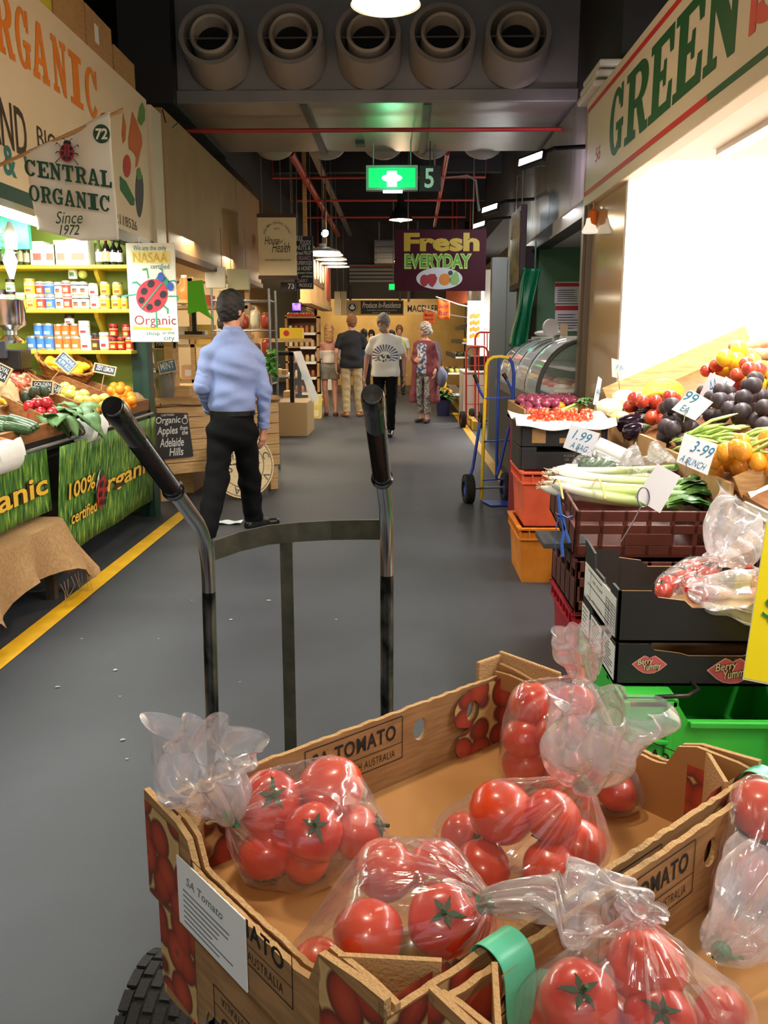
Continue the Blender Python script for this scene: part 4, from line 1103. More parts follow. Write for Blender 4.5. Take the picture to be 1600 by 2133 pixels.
chalktag(219,770,40,14,6.35,-.2,['ZEST LEMON'],'small black chalk tag standing in the oval basket')
chalktag(89,807,38,22,5.6,-.05,['GOLDEN','DELICIOUS'],'black chalk tag reading golden delicious above the yellow apples')
chalktag(117,812,14,20,5.75,-.5,['FUJI'],'small chalk tag tucked right of the golden delicious tag')
chalktag(5,778,26,28,5.3,-.45,['ROYAL','GALA'],'grey chalk tag at the left edge above the red apples')
# ================================================================== MIDDLE LEFT: wooden stand, buckets, shelves behind the walking man
A=Zp(338,1045,0);B=Zp(578,1018,0)
sx=Vector((B.x-A.x,B.y-A.y,0));SWID=sx.length;sx.normalize();sy=Vector((-sx.y,sx.x,0))
SM=frame((A.x,A.y,0),sx,sy)
st=thing('produce_stand','pale timber produce stand with plank front and burlap top behind the walking man','stand',(A.x,A.y,0))
D_=.62
for (u,v) in ((.03,.03),(SWID-.03,.03),(.03,D_-.03),(SWID-.03,D_-.03)):
    MB().box(u-.04,u+.04,v-.03,v+.03,0,.84,0,SM).build('leg',woodh,st,bevel=.003)
for k in range(6):
    z=.24+k*.1
    MB().box(-.02,SWID+.02,-.03,0,z,z+.094,0,SM).build('front_plank',woodh,st,bevel=.003)
    MB().box(SWID,SWID+.025,0,D_,z,z+.094,0,SM).build('side_plank',woodh,st,bevel=.003)
MB().box(-.03,SWID+.03,-.05,D_+.02,.84,.87,0,SM).build('top_board',woodh,st,bevel=.003)
# burlap over the stand
mb=MB()
def bl(a,b):
    u=-.05+(SWID+.1)*a;v=-.07+(D_+.1)*b;drop=.0
    if b<.12:drop=.035+.012*math.sin(a*17)
    return SM@Vector((u,v if b>=.12 else-.07,.885-drop+.006*math.sin(a*9+b*5)))
mb.grid(bl,24,12);o=mb.build('burlap_cover',burl,smooth=4);o.modifiers.new('s','SOLIDIFY').thickness=-.008;tag(o,'burlap cover with rolled edge on top of the timber stand','cloth')
mb=MB().tube([SM@Vector((SWID*k/16,-.078,.862+.008*math.sin(k))) for k in range(17)],.014,8);mb.build('rolled_edge',burl,o,smooth=.9)
# chalkboard on the front
a=Yp(318,858,A.y+.02);t=thing('chalk_board','black chalkboard reading Organic Apples from the Adelaide Hills on the plank front','chalkboard',(a.x,a.y,.4))
def onS(px,py):
    d=ray(px,py);n=sy;p0=Vector((A.x,A.y,0))-sy*.045;P=CAM+d*((p0-CAM).dot(n)/d.dot(n));q_=P-p0;return q_.dot(sx),P.z
p00=onS(324,958);p10=onS(402,950);p01=onS(318,860);p11=onS(390,860)
m_=frame(Vector((A.x,A.y,0))-sy*.045,sx,(0,0,1))
mb=MB();lp=[p00,p10,p11,p01];mb.prism([lp],m_,.012);mb.build('board',slate,t)
mb=MB();W0=p01[0];W1=p11[0];H0=p00[1];H1=p01[1]
def cw(s_,a0,b0,a1,b1,**k):mb.text(s_,m_,W0+(W1-W0)*a0,H0+(H1-H0)*b0,W0+(W1-W0)*a1,H0+(H1-H0)*b1,0,.0135,bold=.012,**k)
cw('CERTIFIED',.22,.92,.6,.96);cw('Organic',.06,.72,.78,.91,shear=.15);cw('Apples',.08,.48,.68,.70,shear=.15);cw('from',.75,.60,.98,.70,shear=.3);cw('the',.80,.50,.98,.60,shear=.3)
cw('Adelaide',.14,.26,.84,.45,shear=.2);cw('Hills',.40,.06,.82,.23,shear=.2);mb.shape([circ(.0,0,.028,.03,14),circ(0,0,.022,.024,14)],m_@Matrix.Translation((W0+(W1-W0)*.9,H0+(H1-H0)*.8,0)),0,.0135);cw('*',.88,.84,.98,.94)
mb.build('chalk_lettering',chalk,t)
# round wooden disc leaning on the stand, its lettering upside down
c=Zp(505,1040,0);R_=.30
t=thing('round_sign','round pale plywood disc with upside down lettering leaning on the timber stand','sign',c)
m_=frame(c+Vector((0,.04,R_+.005)),sx*1.0+Vector((0,-.1,0)),Vector((-.02,.22,1)))
mb=MB().prism([circ(0,0,R_,R_,48)],m_,.016);mb.build('disc',M('plywood',(214,190,146),.6,rgb2=(200,174,128),vs=8,stretch=(2,2,9)),t)
mb=MB();mb.shape([circ(0,0,R_*.95,R_*.95,48),circ(0,0,R_*.93,R_*.93,48)],m_,0,.018);mb.shape([circ(0,0,R_*.68,R_*.68,48),circ(0,0,R_*.66,R_*.66,48)],m_,0,.018)
for s_,ang in (('A',-1.9),('T',-1.2),('L',-2.6),('V',-.5),('C',.3),('N',2.9)):
    mm=m_@Matrix.Rotation(ang+PI/2,4,'Z')@Matrix.Translation((0,-R_*.8,0))@Matrix.Rotation(PI,4,'Z');mb.text(s_,mm,-.03,-.032,.03,.032,0,.018,bold=.0)
mm=m_@Matrix.Rotation(PI,4,'Z')
mb.text('HILLS',mm,-.15,-.02,.15,.06,0,.018);mb.text('PATCH',mm,-.13,-.12,.13,-.05,0,.018)
mb.shape([[(-.17,.005),(.17,.005),(.17,.010),(-.17,.010)]],m_,0,.018)
mb.build('dark_lettering',M('sign dark brown',(64,52,40),.7),t)
a=Zp(465,1090,.003);mb=MB().grid(lambda u,v:Vector((a.x-.07+.2*u+.02*v,a.y-.05+.12*v,.006+.012*math.sin(5*u+3*v)**2)),8,6)
tag(mb.build('paper_scrap',paper,smooth=4),'crumpled white paper scrap on the floor by the walking man','litter')
# galvanised buckets with herbs
galv=M('galvanised bucket',(176,182,178),.35,.7,rgb2=(150,156,154),vs=6)
herb=M('herb green',(66,106,60),.5,rgb2=(104,140,92),vs=14)
def bucket(px,py0,py1,wp,Y,label,words_,tagpx):
    base=Yp(px,py0,Y);k=base.length/FPX;h=(py0-py1)*k;r=wp*k/2
    t=thing('metal_bucket',label,'bucket',base,None);m_=Matrix.Translation(base)
    MB().lathe([(r*.72,0),(r*.74,.004),(r*.8,h*.35),(r*.82,h*.36),(r*.84,h*.38),(r*.98,h*.97),(r*1.02,h),(r*.96,h*.99),(r*.7,h*.2),(0,h*.2)],28,0,m_).build('body',galv,t,smooth=.7)
    mb=MB().tube([base+Vector((r*1.0*math.cos(a),-.01-r*.25*math.sin(a),h-.02-r*.5*math.sin(a))) for a in [i*PI/10 for i in range(11)]],.003,6);mb.build('wire_handle',steel,t)
    pt=thing('potted_herbs','bunch of %s standing in the bucket behind its chalk tag'%words_.lower(),'herbs',base+Vector((0,0,h*.2)))
    mb=MB()
    for i in range(46):
        o=base+Vector((rnd.uniform(-r,r)*.6,rnd.uniform(-r,r)*.6,h*.9));leafmesh(mb,o,Vector((rnd.uniform(-1,1),rnd.uniform(-1,1),rnd.uniform(.3,1.8))),rnd.uniform(.06,.13),.035,.25,0,rnd.uniform(-.5,.5))
    for i in range(10):mb.tube([base+Vector((rnd.uniform(-.03,.03),rnd.uniform(-.03,.03),h*.22)),base+Vector((rnd.uniform(-.05,.05),rnd.uniform(-.05,.05),h+.03))],.003,5)
    mb.build('leaves',herb,pt,smooth=4)
mb_=SM@Vector((.25,.3,.89))
bucket(345,828,778,46,A.y+.22,'galvanised bucket of mint standing on the burlap of the timber stand','Mint',None)
bucket(345,788,728,46,A.y+.62,'galvanised bucket of parsley behind the mint bucket','Parsley',None)
chalktag(345,717,42,17,A.y+.45,0.0,['PARSLEY'],'black chalk tag reading parsley above the higher bucket')
chalktag(349,764,32,22,A.y+.1,.22,['MINT'],'black chalk tag reading mint leaning in the lower bucket',True)
struct('trim_23',MB().box(-2.3,-1.95,A.y+.45,A.y+.95,0,.99),woodh)
# box of greens on the stand end, behind the man
t=thing('basil_bunch','bunch of bright green basil at the right end of the timber stand','herbs',SM@Vector((SWID-.1,.4,.89)))
mb=MB()
for i in range(40):leafmesh(mb,Yp(564+rnd.uniform(-10,12),760+rnd.uniform(-25,25),8.4),Vector((rnd.uniform(-1,1),rnd.uniform(-1,.5),rnd.uniform(-.6,1))),.08,.05,.3,0,rnd.uniform(-.6,.6))
mb.build('leaves',M('basil leaf',(84,150,52),.5),t,smooth=4)
# ---- interior of the middle stall : warm shelves seen between the board and the man
struct('wall_stall_mid',MB().box(-4.9,-2.3,11.8,11.9,0,3.2),M('warm wall',(206,182,140),.7))
struct('wall_stall_mid_back',MB().box(-4.9,-4.8,7.1,11.9,0,3.2),M('warm wall',(206,182,140),.7))
struct('ceiling_stall_mid',MB().box(-4.9,-2.2,7.1,12.2,2.6,2.64),M('warm ceiling',(222,206,172),.7))
t=thing('tube_light','long white light strip under the beige fascia','lamp',Yp(400,560,9))
A2=Xp(372,532,-2.25);B2=Xp(500,595,-2.25)
MB().tube([A2,B2],.022,8).build('tube',M('tube white',(250,255,245),.4,emit=7),t);MB().bar(A2+Vector((-.02,0,.045)),B2+Vector((-.02,0,.045)),.06,.04).build('housing',white_p,t)
t=thing('timber_shelf','timber shelf unit with produce boxes behind the green hanging bag','shelf',(-2.45,10.2,0))
for z in (.55,.92,1.32,1.75,2.05):MB().box(-3.1,-1.75,10.0,10.5,z,z+.035).build('board',woodh,t)
for x in (-3.1,-2.42,-1.78):MB().box(x,x+.05,10.0,10.06,0,2.1).build('upright',woodh,t)
pk=[(230,180,140),(236,222,196),(90,120,70),(200,70,50),(226,190,90),(120,90,60)]
for i,(x,z,w_,h_,c) in enumerate([(-2.9,1.785,.2,.14,0),(-2.6,1.785,.16,.2,1),(-2.3,1.785,.22,.12,3),(-2.0,1.785,.16,.16,4),(-2.9,1.355,.26,.16,2),(-2.55,1.355,.2,.2,1),(-2.28,1.355,.18,.22,4),(-1.98,1.355,.2,.18,1),(-2.8,.955,.3,.18,5),(-2.45,.955,.2,.16,0),(-2.2,.955,.2,.24,1),(-1.95,.955,.16,.22,4),(-2.7,.585,.4,.2,5),(-2.1,.585,.3,.2,0)]):
    mb=MB().box(x-w_/2,x+w_/2,10.06,10.36,z,z+h_);mb.box(x-w_*.3,x+w_*.3,10.058,10.06,z+h_*.25,z+h_*.7,1)
    lev={1.785:'top',1.355:'second',.955:'third',.585:'bottom'}[z]
    tag(mb.build('packet',[M('shelf packet %d'%c,pk[c],.5),paper],bevel=.006),'packet with a white label, %s on the %s board of the timber shelf'%(['first','second','third','last'][{1.785:i,1.355:i-4,.955:i-8,.585:(i-12)*3}[z]],lev),'packet','packets on the timber shelf')
# green folded bag on a black stand, orange bottle
p=Yp(410,620,7.9);t=thing('green_bag','bright green folded bag draped on a black stand above the parsley','bag',p)
mb=MB().prism([[(-.07,.14),(.06,.15),(.07,.05),(.10,-.12),(.15,-.2),(.02,-.12),(-.08,-.14)]],frame(p,(1,0,0),(0,0,1)),.03);mb.build('fabric',M('lime fabric',(104,202,34),.6),t,bevel=.006)
p2=Yp(405,690,7.92);MB().box(p2.x-.018,p2.x+.018,7.92,7.95,p2.z,p.z).build('post',black,t);MB().box(p2.x-.08,p2.x+.08,7.88,7.98,p2.z-.03,p2.z).build('foot',black,t)
struct('trim_24',MB().box(p2.x-.3,p2.x+.5,7.8,8.15,p2.z-.07,p2.z-.03),woodh)
struct('trim_25',MB().box(p2.x-.28,p2.x-.2,7.9,8.1,.99,p2.z-.07),woodh)
p=Yp(384,607,9.6);t=thing('orange_jug','plastic jug of orange juice on the timber shelf left of the green bag','bottle',p)
MB().lathe([(.07,-.09),(.09,-.05),(.09,.03),(.04,.10),(.03,.14),(0,.14)],18,0,Matrix.Translation(p)).build('body',M('orange juice',(240,150,80),.3),t,smooth=.7);MB().lathe([(.033,.14),(.033,.17),(0,.17)],12,0,Matrix.Translation(p)).build('cap',lidw,t)
struct('trim_26',MB().box(p.x-.3,p.x+.2,9.45,9.75,p.z-.13,p.z-.09),woodh);struct('trim_27',MB().box(p.x-.3,p.x-.25,9.45,9.75,0,p.z-.13),woodh)
for i,(px0,py0,px1,py1,Y,c,lab) in enumerate([(428,556,470,600,9.8,(236,232,214),'white price board hung above the walking man'),(474,560,520,604,9.9,(196,190,150),'pale steel extractor hood behind the walking man')]):
    m_,w_,h_=pan(px0,py0,px1,py1,Y);mb=MB().box(0,w_,0,h_,-.05,0,0,m_)
    o=tag(mb.build('hanging_board',M('hung board %d'%i,c,.5),bevel=.006),lab,'board');
    for x in (.04,w_-.04):MB().tube([m_@Vector((x,h_,-.02)),(m_@Vector((x,0,-.02))).xy.to_3d()+Vector((0,0,2.6))],.004,5).build('cord',steel,o)
# chrome wire rack right of the man
t=thing('wire_rack','tall chrome wire rack of packaged goods right of the walking man','rack',(-1.5,9.3,0))
x0,x1,y0,y1=-1.95,-1.36,9.05,9.5
rm=M('rack wire',(150,150,148),.3,.8)
for x in (x0,x1):
    for y in (y0,y1):MB().tube([(x,y,0),(x,y,1.92)],.013,8).build('post',rm,t,smooth=.8)
for z in (.28,.62,.95,1.22,1.5,1.8):
    mb=MB()
    for (a,b) in (((x0,y0),(x1,y0)),((x1,y0),(x1,y1)),((x1,y1),(x0,y1)),((x0,y1),(x0,y0))):mb.tube([(a[0],a[1],z),(b[0],b[1],z)],.007,6)
    for k in range(1,12):xx=x0+(x1-x0)*k/12;mb.tube([(xx,y0,z),(xx,y1,z)],.003,5)
    mb.build('wire_shelf',rm,t)
gc=[(120,92,66),(210,206,196),(96,120,60),(226,214,180),(168,62,40),(66,60,58)]
n_=0
for zi,z in enumerate((.29,.63,.96,1.23,1.51)):
    for k in range(5):
        xx=x0+.07+k*.115;h_=rnd.uniform(.10,.2);c=rnd.choice(range(6))
        mb=MB().ball((0,0,h_/2),(.05,.06,h_/2),12,8,0,lambda d:1/max(abs(d.x),abs(d.y),abs(d.z))**.7)
        mb.v=[(v[0]+xx,v[1]+9.2,v[2]+z+.008) for v in mb.v]
        tag(mb.build('wrapped_pack',M('rack pack %d'%c,gc[c],.3,coat=.3),smooth=4),'wrapped pack, %s from the left on the %s shelf of the chrome wire rack'%(ORD[k],['lowest','second','third','fourth','fifth'][zi]),'packet','packs on the wire rack')
# ---- House of Health and the stalls beyond
def hangsign(px0,py0,px1,py1,Y,name,label,mats,fn,frame_m=None,top=None,th=.04):
    m_,w_,h_=pan(px0,py0,px1,py1,Y);t=thing(name,label,'sign',m_@Vector((w_/2,0,0)))
    MB().box(0,w_,0,h_,-th,0,0,m_).build('board',mats[0],t)
    u=w_/(px1-px0)
    def tx(mb,s_,a,b,c,d,mi=0,**k):mb.text(s_,m_,(a-px0)*u,(py1-d)*u,(c-px0)*u,(py1-b)*u,mi,.003,**k)
    mb=MB();fn(mb,tx,m_,u,lambda px,py:((px-px0)*u,(py1-py)*u))
    mb.build('lettering',mats[1:],t)
    if top:
        for x in (.12*w_,.88*w_):MB().tube([m_@Vector((x,h_,-th/2)),Vector(((m_@Vector((x,0,0))).x,Y,top))],.006,5).build('hanger',steel,t)
    return t,m_,w_,h_
def f(mb,tx,m_,u,q):
    tx(mb,'House',553,496,584,512,0,shear=.35);tx(mb,'of',584,502,592,510,0,shear=.35);tx(mb,'Health',568,508,606,528,0,shear=.35);tx(mb,'YOUR ONE STOP HEALTH SHOP',552,541,607,545,0)
    for k,ch in enumerate('ADELAIDE CENTRAL MARKET'):
        a=PI*.93-k*PI*.86/22;c=q(579+27*math.cos(a),496-27*math.sin(a))
        if ch != ' ':mb.text(ch,m_@Matrix.Translation((c[0],c[1],0))@Matrix.Rotation(a-PI/2,4,'Z'),-.008,-.012,.008,.012,0,.003)
    tx(mb,'EST 74',574,479,584,483,0);mb.shape([[q(592,521),q(604,518),q(604,519),q(592,522)]],m_,0,.003)
t,m_,w_,h_=hangsign(540,453,618,574,11.5,'hanging_sign','cream hanging sign with House of Health in script',[M('sign cream',(226,206,164),.6),dkbrown],f,top=4.56)
for z0 in (-.045,h_):MB().box(-.01,w_+.01,z0,z0+.045,-.05,.01,0,m_).build('timber_rail',M('dark timber',(66,42,26),.6),t)
def f(mb,tx,m_,u,q):
    L_=[('BULK',619,633,496,506),('FOODS',627,649,505,514),('NUTS &',619,648,515,524),('dried FRUIT',619,651,526,534),('ORGANICS',621,649,536,544),('SUPERFOODS',619,651,546,554),('SA HONEY',619,651,556,565),('gluten-free',619,651,567,573),('products',629,651,574,580),('DAIRY',620,642,582,589),('PRODUCE',623,650,591,598)]
    for i,(s_,a,b,c,d) in enumerate(L_):tx(mb,s_,a,c,b,d,1 if i in (4,9) else 0,bold=.01,shear=.1)
hangsign(617,492,653,602,12.2,'blackboard_sign','tall blackboard listing bulk foods hanging right of the cream sign',[slate,chalk,M('pink chalk',(206,160,190),.6)],f,top=4.56)
hangsign(585,588,616,606,11.8,'number_plate','small black plate numbered 73 below the cream sign',[slate,chalk],lambda mb,tx,m_,u,q:tx(mb,'73',600,591,613,602,bold=.02),top=4.56)
# neighbouring stall fascias further down the left
t=thing('fascia_sign','lit timber fascia with glowing cream letters on the far left stall','sign',(-1.5,15,2.05))
MB().box(-1.6,-1.45,13.9,18.0,2.02,2.9).build('board',M('lit timber',(214,166,104),.6),t)
m_=frame((-1.45,0,0),(0,1,0),(0,0,1));mb=MB()
mb.box(14.2,16.4,2.3,2.75,.002,.012,1,m_);[mb.shape([circ(14.6+.5*k,2.52+.03*(k%2),.17,.15,20),circ(14.6+.5*k,2.5,.07,.06,14)],m_,0,.02) for k in range(4)];mb.build('lettering',[M('lit letters',(255,226,150),.5,emit=3),M('dark panel',(120,84,52),.6)],t)
mb=MB().box(17.0,17.6,2.15,2.85,.002,.012,0,m_);mb.build('red_panel',redpaint,t)
mb=MB().box(-1.62,-1.43,13.9,18.0,1.96,2.02);[mb.box(-1.56,-1.5,y,y+.06,2.9,4.56) for y in (14.1,17.7)];mb.build('bottom_rail',woodh,t)
for i,y in enumerate((12.8,13.7,14.7,15.8,17.0)):
    x=Yp([672,680,690,693,700][i],532,y).x;z=Yp(680,[526,532,541,549,556][i],y).z
    t=thing('dome_lamp','%s white dome lamp in the row over the left stalls'%['nearest','second','third','fourth','farthest'][i],'lamp',(x,y,z),'white dome lamps in a row')
    MB().lathe([(.26,0),(.24,.025),(.12,.06),(.05,.08),(.05,.12),(0,.12)],28,0,Matrix.Translation((x,y,z)),False).build('shade',M('white enamel',(240,236,226),.4),t,smooth=.7)
    MB().lathe([(.245,.006),(.12,.04),(0,.05)],24,0,Matrix.Translation((x,y,z)),False).build('glow',M('dome glow',(255,246,224),.4,emit=8),t,smooth=.7)
    MB().tube([(x,y,z+.11),(x,y,4.56)],.006,5).build('cord',steel,t)
t=thing('spot_lamp','small white spotlight above the blackboard sign','lamp',Yp(677,486,13));p=Yp(677,486,13)
m_=along(p,p+Vector((.5,-1,-.5)));MB().lathe([(.03,-.12),(.05,-.1),(.06,0),(.0,0)],16,0,m_).build('housing',black,t);MB().lathe([(.055,.002),(0,.004)],16,0,m_).build('lens',M('flood glow 1',(240,248,255),.4,emit=14),t)
MB().tube([p+Vector((0,.1,.03)),p+Vector((0,.1,.7))],.01,6).build('stem',black,t)
struct('trim_28',MB().box(-2.75,-2.65,12.35,12.5,0,3.5),M('dark pillar',(60,54,48),.7))
sh=M('roller shutter',(104,96,84),.5,.3)
mb=MB().box(-1.9,-1.8,16.5,18,1.5,2.0)
for k in range(10):mb.box(-1.8,-1.785,16.5,18,1.52+k*.05,1.55+k*.05)
tag(mb.build('roller_shutter',sh),'grey roller shutter half open under the far left fascia','shutter')
struct('wall_stall_far',MB().box(-3.6,-3.5,12.0,23,0,2.6),M('far stall wall',(150,112,70),.7))
m_,w_,h_=pan(608,630,628,648,13.2);t=thing('screen','small screen glowing blue in the far left stall','screen',m_@Vector((w_/2,0,0)));MB().box(0,w_,0,h_,-.05,0,0,m_).build('housing',black,t);MB().box(.01,w_-.01,.01,h_-.01,0,.004,0,m_).build('display',M('blue display',(40,70,250),.4,rgb2=(190,120,250),vs=14,emit=2),t)
MB().box(m_.translation.x+w_/2-.02,m_.translation.x+w_/2+.02,13.2,13.24,m_.translation.z+h_,3.5).build('pole',black,t)
# glass deli counter with black frame
t=thing('deli_counter','small glass deli counter with black frame in front of the timber jar shelves','counter',(-1.75,13.2,0))
DY=12.7;a=Yp(588,733,DY+.1);b=Yp(640,833,DY+.1)
MB().box(-2.6,a.x+.36,DY,DY+1,0,.5).build('base',M('counter beige',(186,156,110),.6),t,bevel=.01)
mb=MB().box(-2.6,b.x-.18,DY,DY+.06,a.z-.05,a.z);mb.box(b.x-.24,b.x-.18,DY,DY+.06,.5,a.z);mb.box(-2.6,b.x-.18,DY+.94,DY+1,a.z-.05,a.z);mb.box(b.x-.24,b.x-.18,DY+.94,DY+1,.5,a.z);mb.box(b.x-.24,b.x-.18,DY,DY+1,a.z-.05,a.z);mb.build('black_frame',black,t)
mb=MB().add([(b.x-.18,DY,a.z),(b.x-.18,DY+1,a.z),(b.x+.08,DY+1,.5),(b.x+.08,DY,.5)],[(0,1,2,3)]);mb.add([(b.x-.18,DY,a.z),(b.x+.08,DY,.5),(b.x-.22,DY,.5)],[(0,1,2)]);mb.build('curved_glass',glassm,t)
for i in range(8):
    mb=MB().box(-2.4+i*.09,-2.33+i*.09,DY+.1,DY+.35,.9,.9+rnd.uniform(.05,.1));tag(mb.build('cheese_pack',M('cheese %d'%(i%3),[(232,206,140),(206,160,100),(240,232,214)][i%3],.5),bevel=.004),'%s pack from the left inside the glass deli counter'%ORD[i],'cheese','packs in the deli counter')
struct('trim_29',MB().box(-2.58,a.x+.05,DY+.07,DY+.93,.86,.9),white_p)
# timber jar shelves
t=thing('jar_shelves','tall timber shelves of jars with white price strips beyond the deli counter','shelf',(-1.85,16.2,0))
jx0,jx1,jy0,jy1=Yp(594,700,16.0).x,Yp(664,700,16.0).x,16.0,16.4
MB().box(jx0,jx0+.04,jy0,jy1,0,1.83).build('side_panel',wood,t);MB().box(jx1-.04,jx1,jy0,jy1,0,1.83).build('side_panel',wood,t);MB().box(jx0,jx1,jy1-.02,jy1,0,1.83).build('back_panel',M('shelf brown',(112,70,38),.6),t)
zs=[.12,.42,.70,.98,1.25,1.5,1.78]
for z in zs:MB().box(jx0,jx1,jy0,jy1,z,z+.03).build('board',wood,t)
for z in zs[1:6]:MB().box(jx1-.34,jx1-.06,jy0-.006,jy0,z-.02,z+.025).build('price_strip',paper,t)
jc=[(206,172,110),(232,220,190),(150,90,50),(206,110,60)]
for zi,z in enumerate(zs[:6]):
    for k in range(5):
        c=rnd.randrange(4);x=jx0+.09+k*.1
        mb=MB().lathe([(.036,0),(.038,.01),(.038,.09),(.03,.1),(.03,.12),(0,.12)],14,0,Matrix.Translation((x,jy0+.08,z+.03)))
        tag(mb.build('jar',M('far jar %d'%c,jc[c],.3),smooth=.8),'jar, %s from the left on the %s board of the timber jar shelves'%(ORD[k],['lowest','second','third','fourth','fifth','sixth'][zi]),'jar','jars on the timber shelves')
for k in range(9):tag(MB().ball((jx0+.06+k*.055,jy0+.12,1.845),(.03,.03,.035),10,8).build('persimmon',M('persimmon',(230,96,60),.4),smooth=4),'orange red fruit lined up on top of the timber jar shelves','fruit','fruit on the jar shelves')
t=thing('yellow_crate','yellow box with a red spot on the counter left of the jar shelves','box',Yp(590,705,12));a=Yp(583,705,12);b=Yp(628,683,12)
MB().box(a.x,b.x,12,12.3,a.z,b.z).build('body',M('box yellow',(240,196,30),.5),t);MB().shape([circ(.09,.07,.04,.04,16)],frame((a.x,12,a.z),(1,0,0),(0,0,1)),0,.003).build('red_spot',redpaint,t)
struct('trim_30',MB().box(a.x-.3,b.x+.1,12,12.4,a.z-.05,a.z),woodh);struct('trim_31',MB().box(a.x-.3,a.x-.24,12,12.4,0,a.z-.05),woodh)
# boxes on the floor by the counter
for (px0,py0,px1,py1,c,lab,lbl) in [(592,815,612,892,(186,152,104),'upright brown carton at the foot of the deli counter',None),(612,870,640,890,(150,100,56),'low brown crate on the floor under the green labelled one',None),(612,846,640,870,(206,198,176),'pale crate with a green label on the low brown crate',(60,130,70)),(642,850,668,872,(226,196,110),'lower yellow patterned carton by the easels',(240,226,170)),(642,823,668,850,(222,210,120),'upper yellow patterned carton by the easels',(236,224,160))]:
    Y=Zp(px0,892 if px0<640 else 872,0).y;m_,w_,h_=pan(px0,py0,px1,py1,Y);mb=MB().box(0,w_,0,h_,-.3,0,0,m_)
    if lbl:mb.box(w_*.15,w_*.85,h_*.2,h_*.8,0,.003,1,m_)
    tag(mb.build('carton',[M('carton %d %d'%(px0,py0),c,.7)]+([M('carton label %d %d'%(px0,py0),lbl,.6)] if lbl else []),bevel=.005),lab,'carton')
for i,x in enumerate((672,684)):
    p=Zp(x,855-i*14,0);t=thing('display_easel',['nearer','farther'][i]+' timber A-frame easel beside the yellow floor strip','easel',p)
    for dx in (-.12,.12):MB().bar((p.x+dx,p.y,0),(p.x+dx*.3,p.y+.15,1.25),.03,.03).build('leg',wood,t)
    MB().box(p.x-.1,p.x+.1,p.y+.05,p.y+.07,.3,1.3).build('board',paper,t)
# projecting lit menu panels, far left
t=thing('menu_panel','row of pale lit menu panels hanging at the far left of the aisle','sign',Yp(707,640,19))
for k,px in enumerate((697,710)):
    m_,w_,h_=pan(px,607,px+12,657,19+k);MB().box(0,w_,0,h_,-.03,0,0,m_).build('panel',M('menu cream',(226,206,160),.5),t)
    MB().tube([m_@Vector((w_/2,h_,0)),(m_@Vector((w_/2,0,0))).xy.to_3d()+Vector((0,0,4.1))],.006,5).build('hanger',steel,t)
# ---- end of the aisle : lit kitchen bay with its signs
yE=23.5
struct('wall_bay',MB().box(-2.6,2.0,27.0,27.1,0,3),M('bay timber wall',(206,166,96),.6,rgb2=(190,148,80),vs=2))
t=thing('fascia_sign','far timber fascia with a chalk script board and a round emblem','sign',Yp(790,640,yE))
m_,w_,h_=pan(722,625,841,657,yE);MB().box(0,w_,0,h_,-.1,0,0,m_).build('board',M('fascia timber',(204,166,88),.6),t);u=w_/119
MB().box(30*u,117*u,3*u,29*u,0,.02,0,m_).build('slate',slate,t)
mb=MB();mb.text('Produce In-Residence',m_,33*u,15*u,113*u,27*u,0,.024,bold=.012,shear=.25);mb.text("Australia's most exciting produce",m_,42*u,9*u,104*u,12*u,0,.024);mb.text('every weekend',m_,54*u,4*u,90*u,7*u,0,.024)
mb.build('chalk_lettering',chalk,t)
mb=MB();mb.shape([circ(12*u,16*u,11*u,11*u,28)],m_,1,.006);mb.shape([circ(12*u,16*u,10*u,10*u,28),circ(12*u,16*u,8.6*u,8.6*u,28)],m_,0,.01);mb.shape([[(6*u,18*u),(18*u,18*u),(16*u,12*u),(8*u,12*u)]],m_,0,.01);mb.shape([circ(12*u,20*u,3*u,2.5*u,12)],m_,0,.01);mb.build('emblem',[chalk,blackpaint],t)
for x in (.1,w_-.1):MB().box(x-.03,x+.03,h_,h_+.4,-.09,-.04,0,m_).build('hanger',dsteel,t)
t,m_,w_,h_=hangsign(843,629,940,656,22.6,'fascia_sign','cream far fascia lettered MACELLERIA half behind the orange flags',[M('macel cream',(216,184,122),.6),blackpaint],lambda mb,tx,m_,u,q:tx(mb,'MACELLERIA',849,636,926,650,0,bold=.02))
for x in (.1,w_-.1):MB().box(x-.03,x+.03,h_,h_+1.0,-.04,-.01,0,m_).build('hanger',dsteel,t)
for px0,py0,px1,py1,Y,ws,lab,rod in [(911,622,937,664,16.0,['Juice','Bar'],'larger orange flag reading Juice Bar',(908,618,955,634)),(882,645,906,674,17.5,["Market's",'juice'],'smaller orange flag left of the Juice Bar flag',(880,641,915,652))]:
    m_,w_,h_=pan(px0,py0,px1,py1,Y);t=thing('flag',lab,'flag',m_@Vector((w_/2,0,0)))
    MB().grid(lambda a,b:m_@Vector((w_*a,h_*b-.06*a*b,.012*math.sin(a*8))),10,6).build('cloth',M('flag orange',(244,110,36),.7),t,smooth=4).modifiers.new('s','SOLIDIFY').thickness=.004
    mb=MB();[mb.text(s_,m_,w_*.14,h_*(.5-.32*i),w_*.86,h_*(.74-.32*i),0,.022,bold=.01) for i,s_ in enumerate(ws)];mb.build('lettering',M('flag dark',(110,30,40),.6),t)
    MB().tube([Yp(rod[0],rod[1],Y),Yp(rod[2],rod[3],Y),Vector((1.7,Y+.1,Yp(rod[2],rod[3],Y).z-.15))],.012,6).build('pole',paper,t)
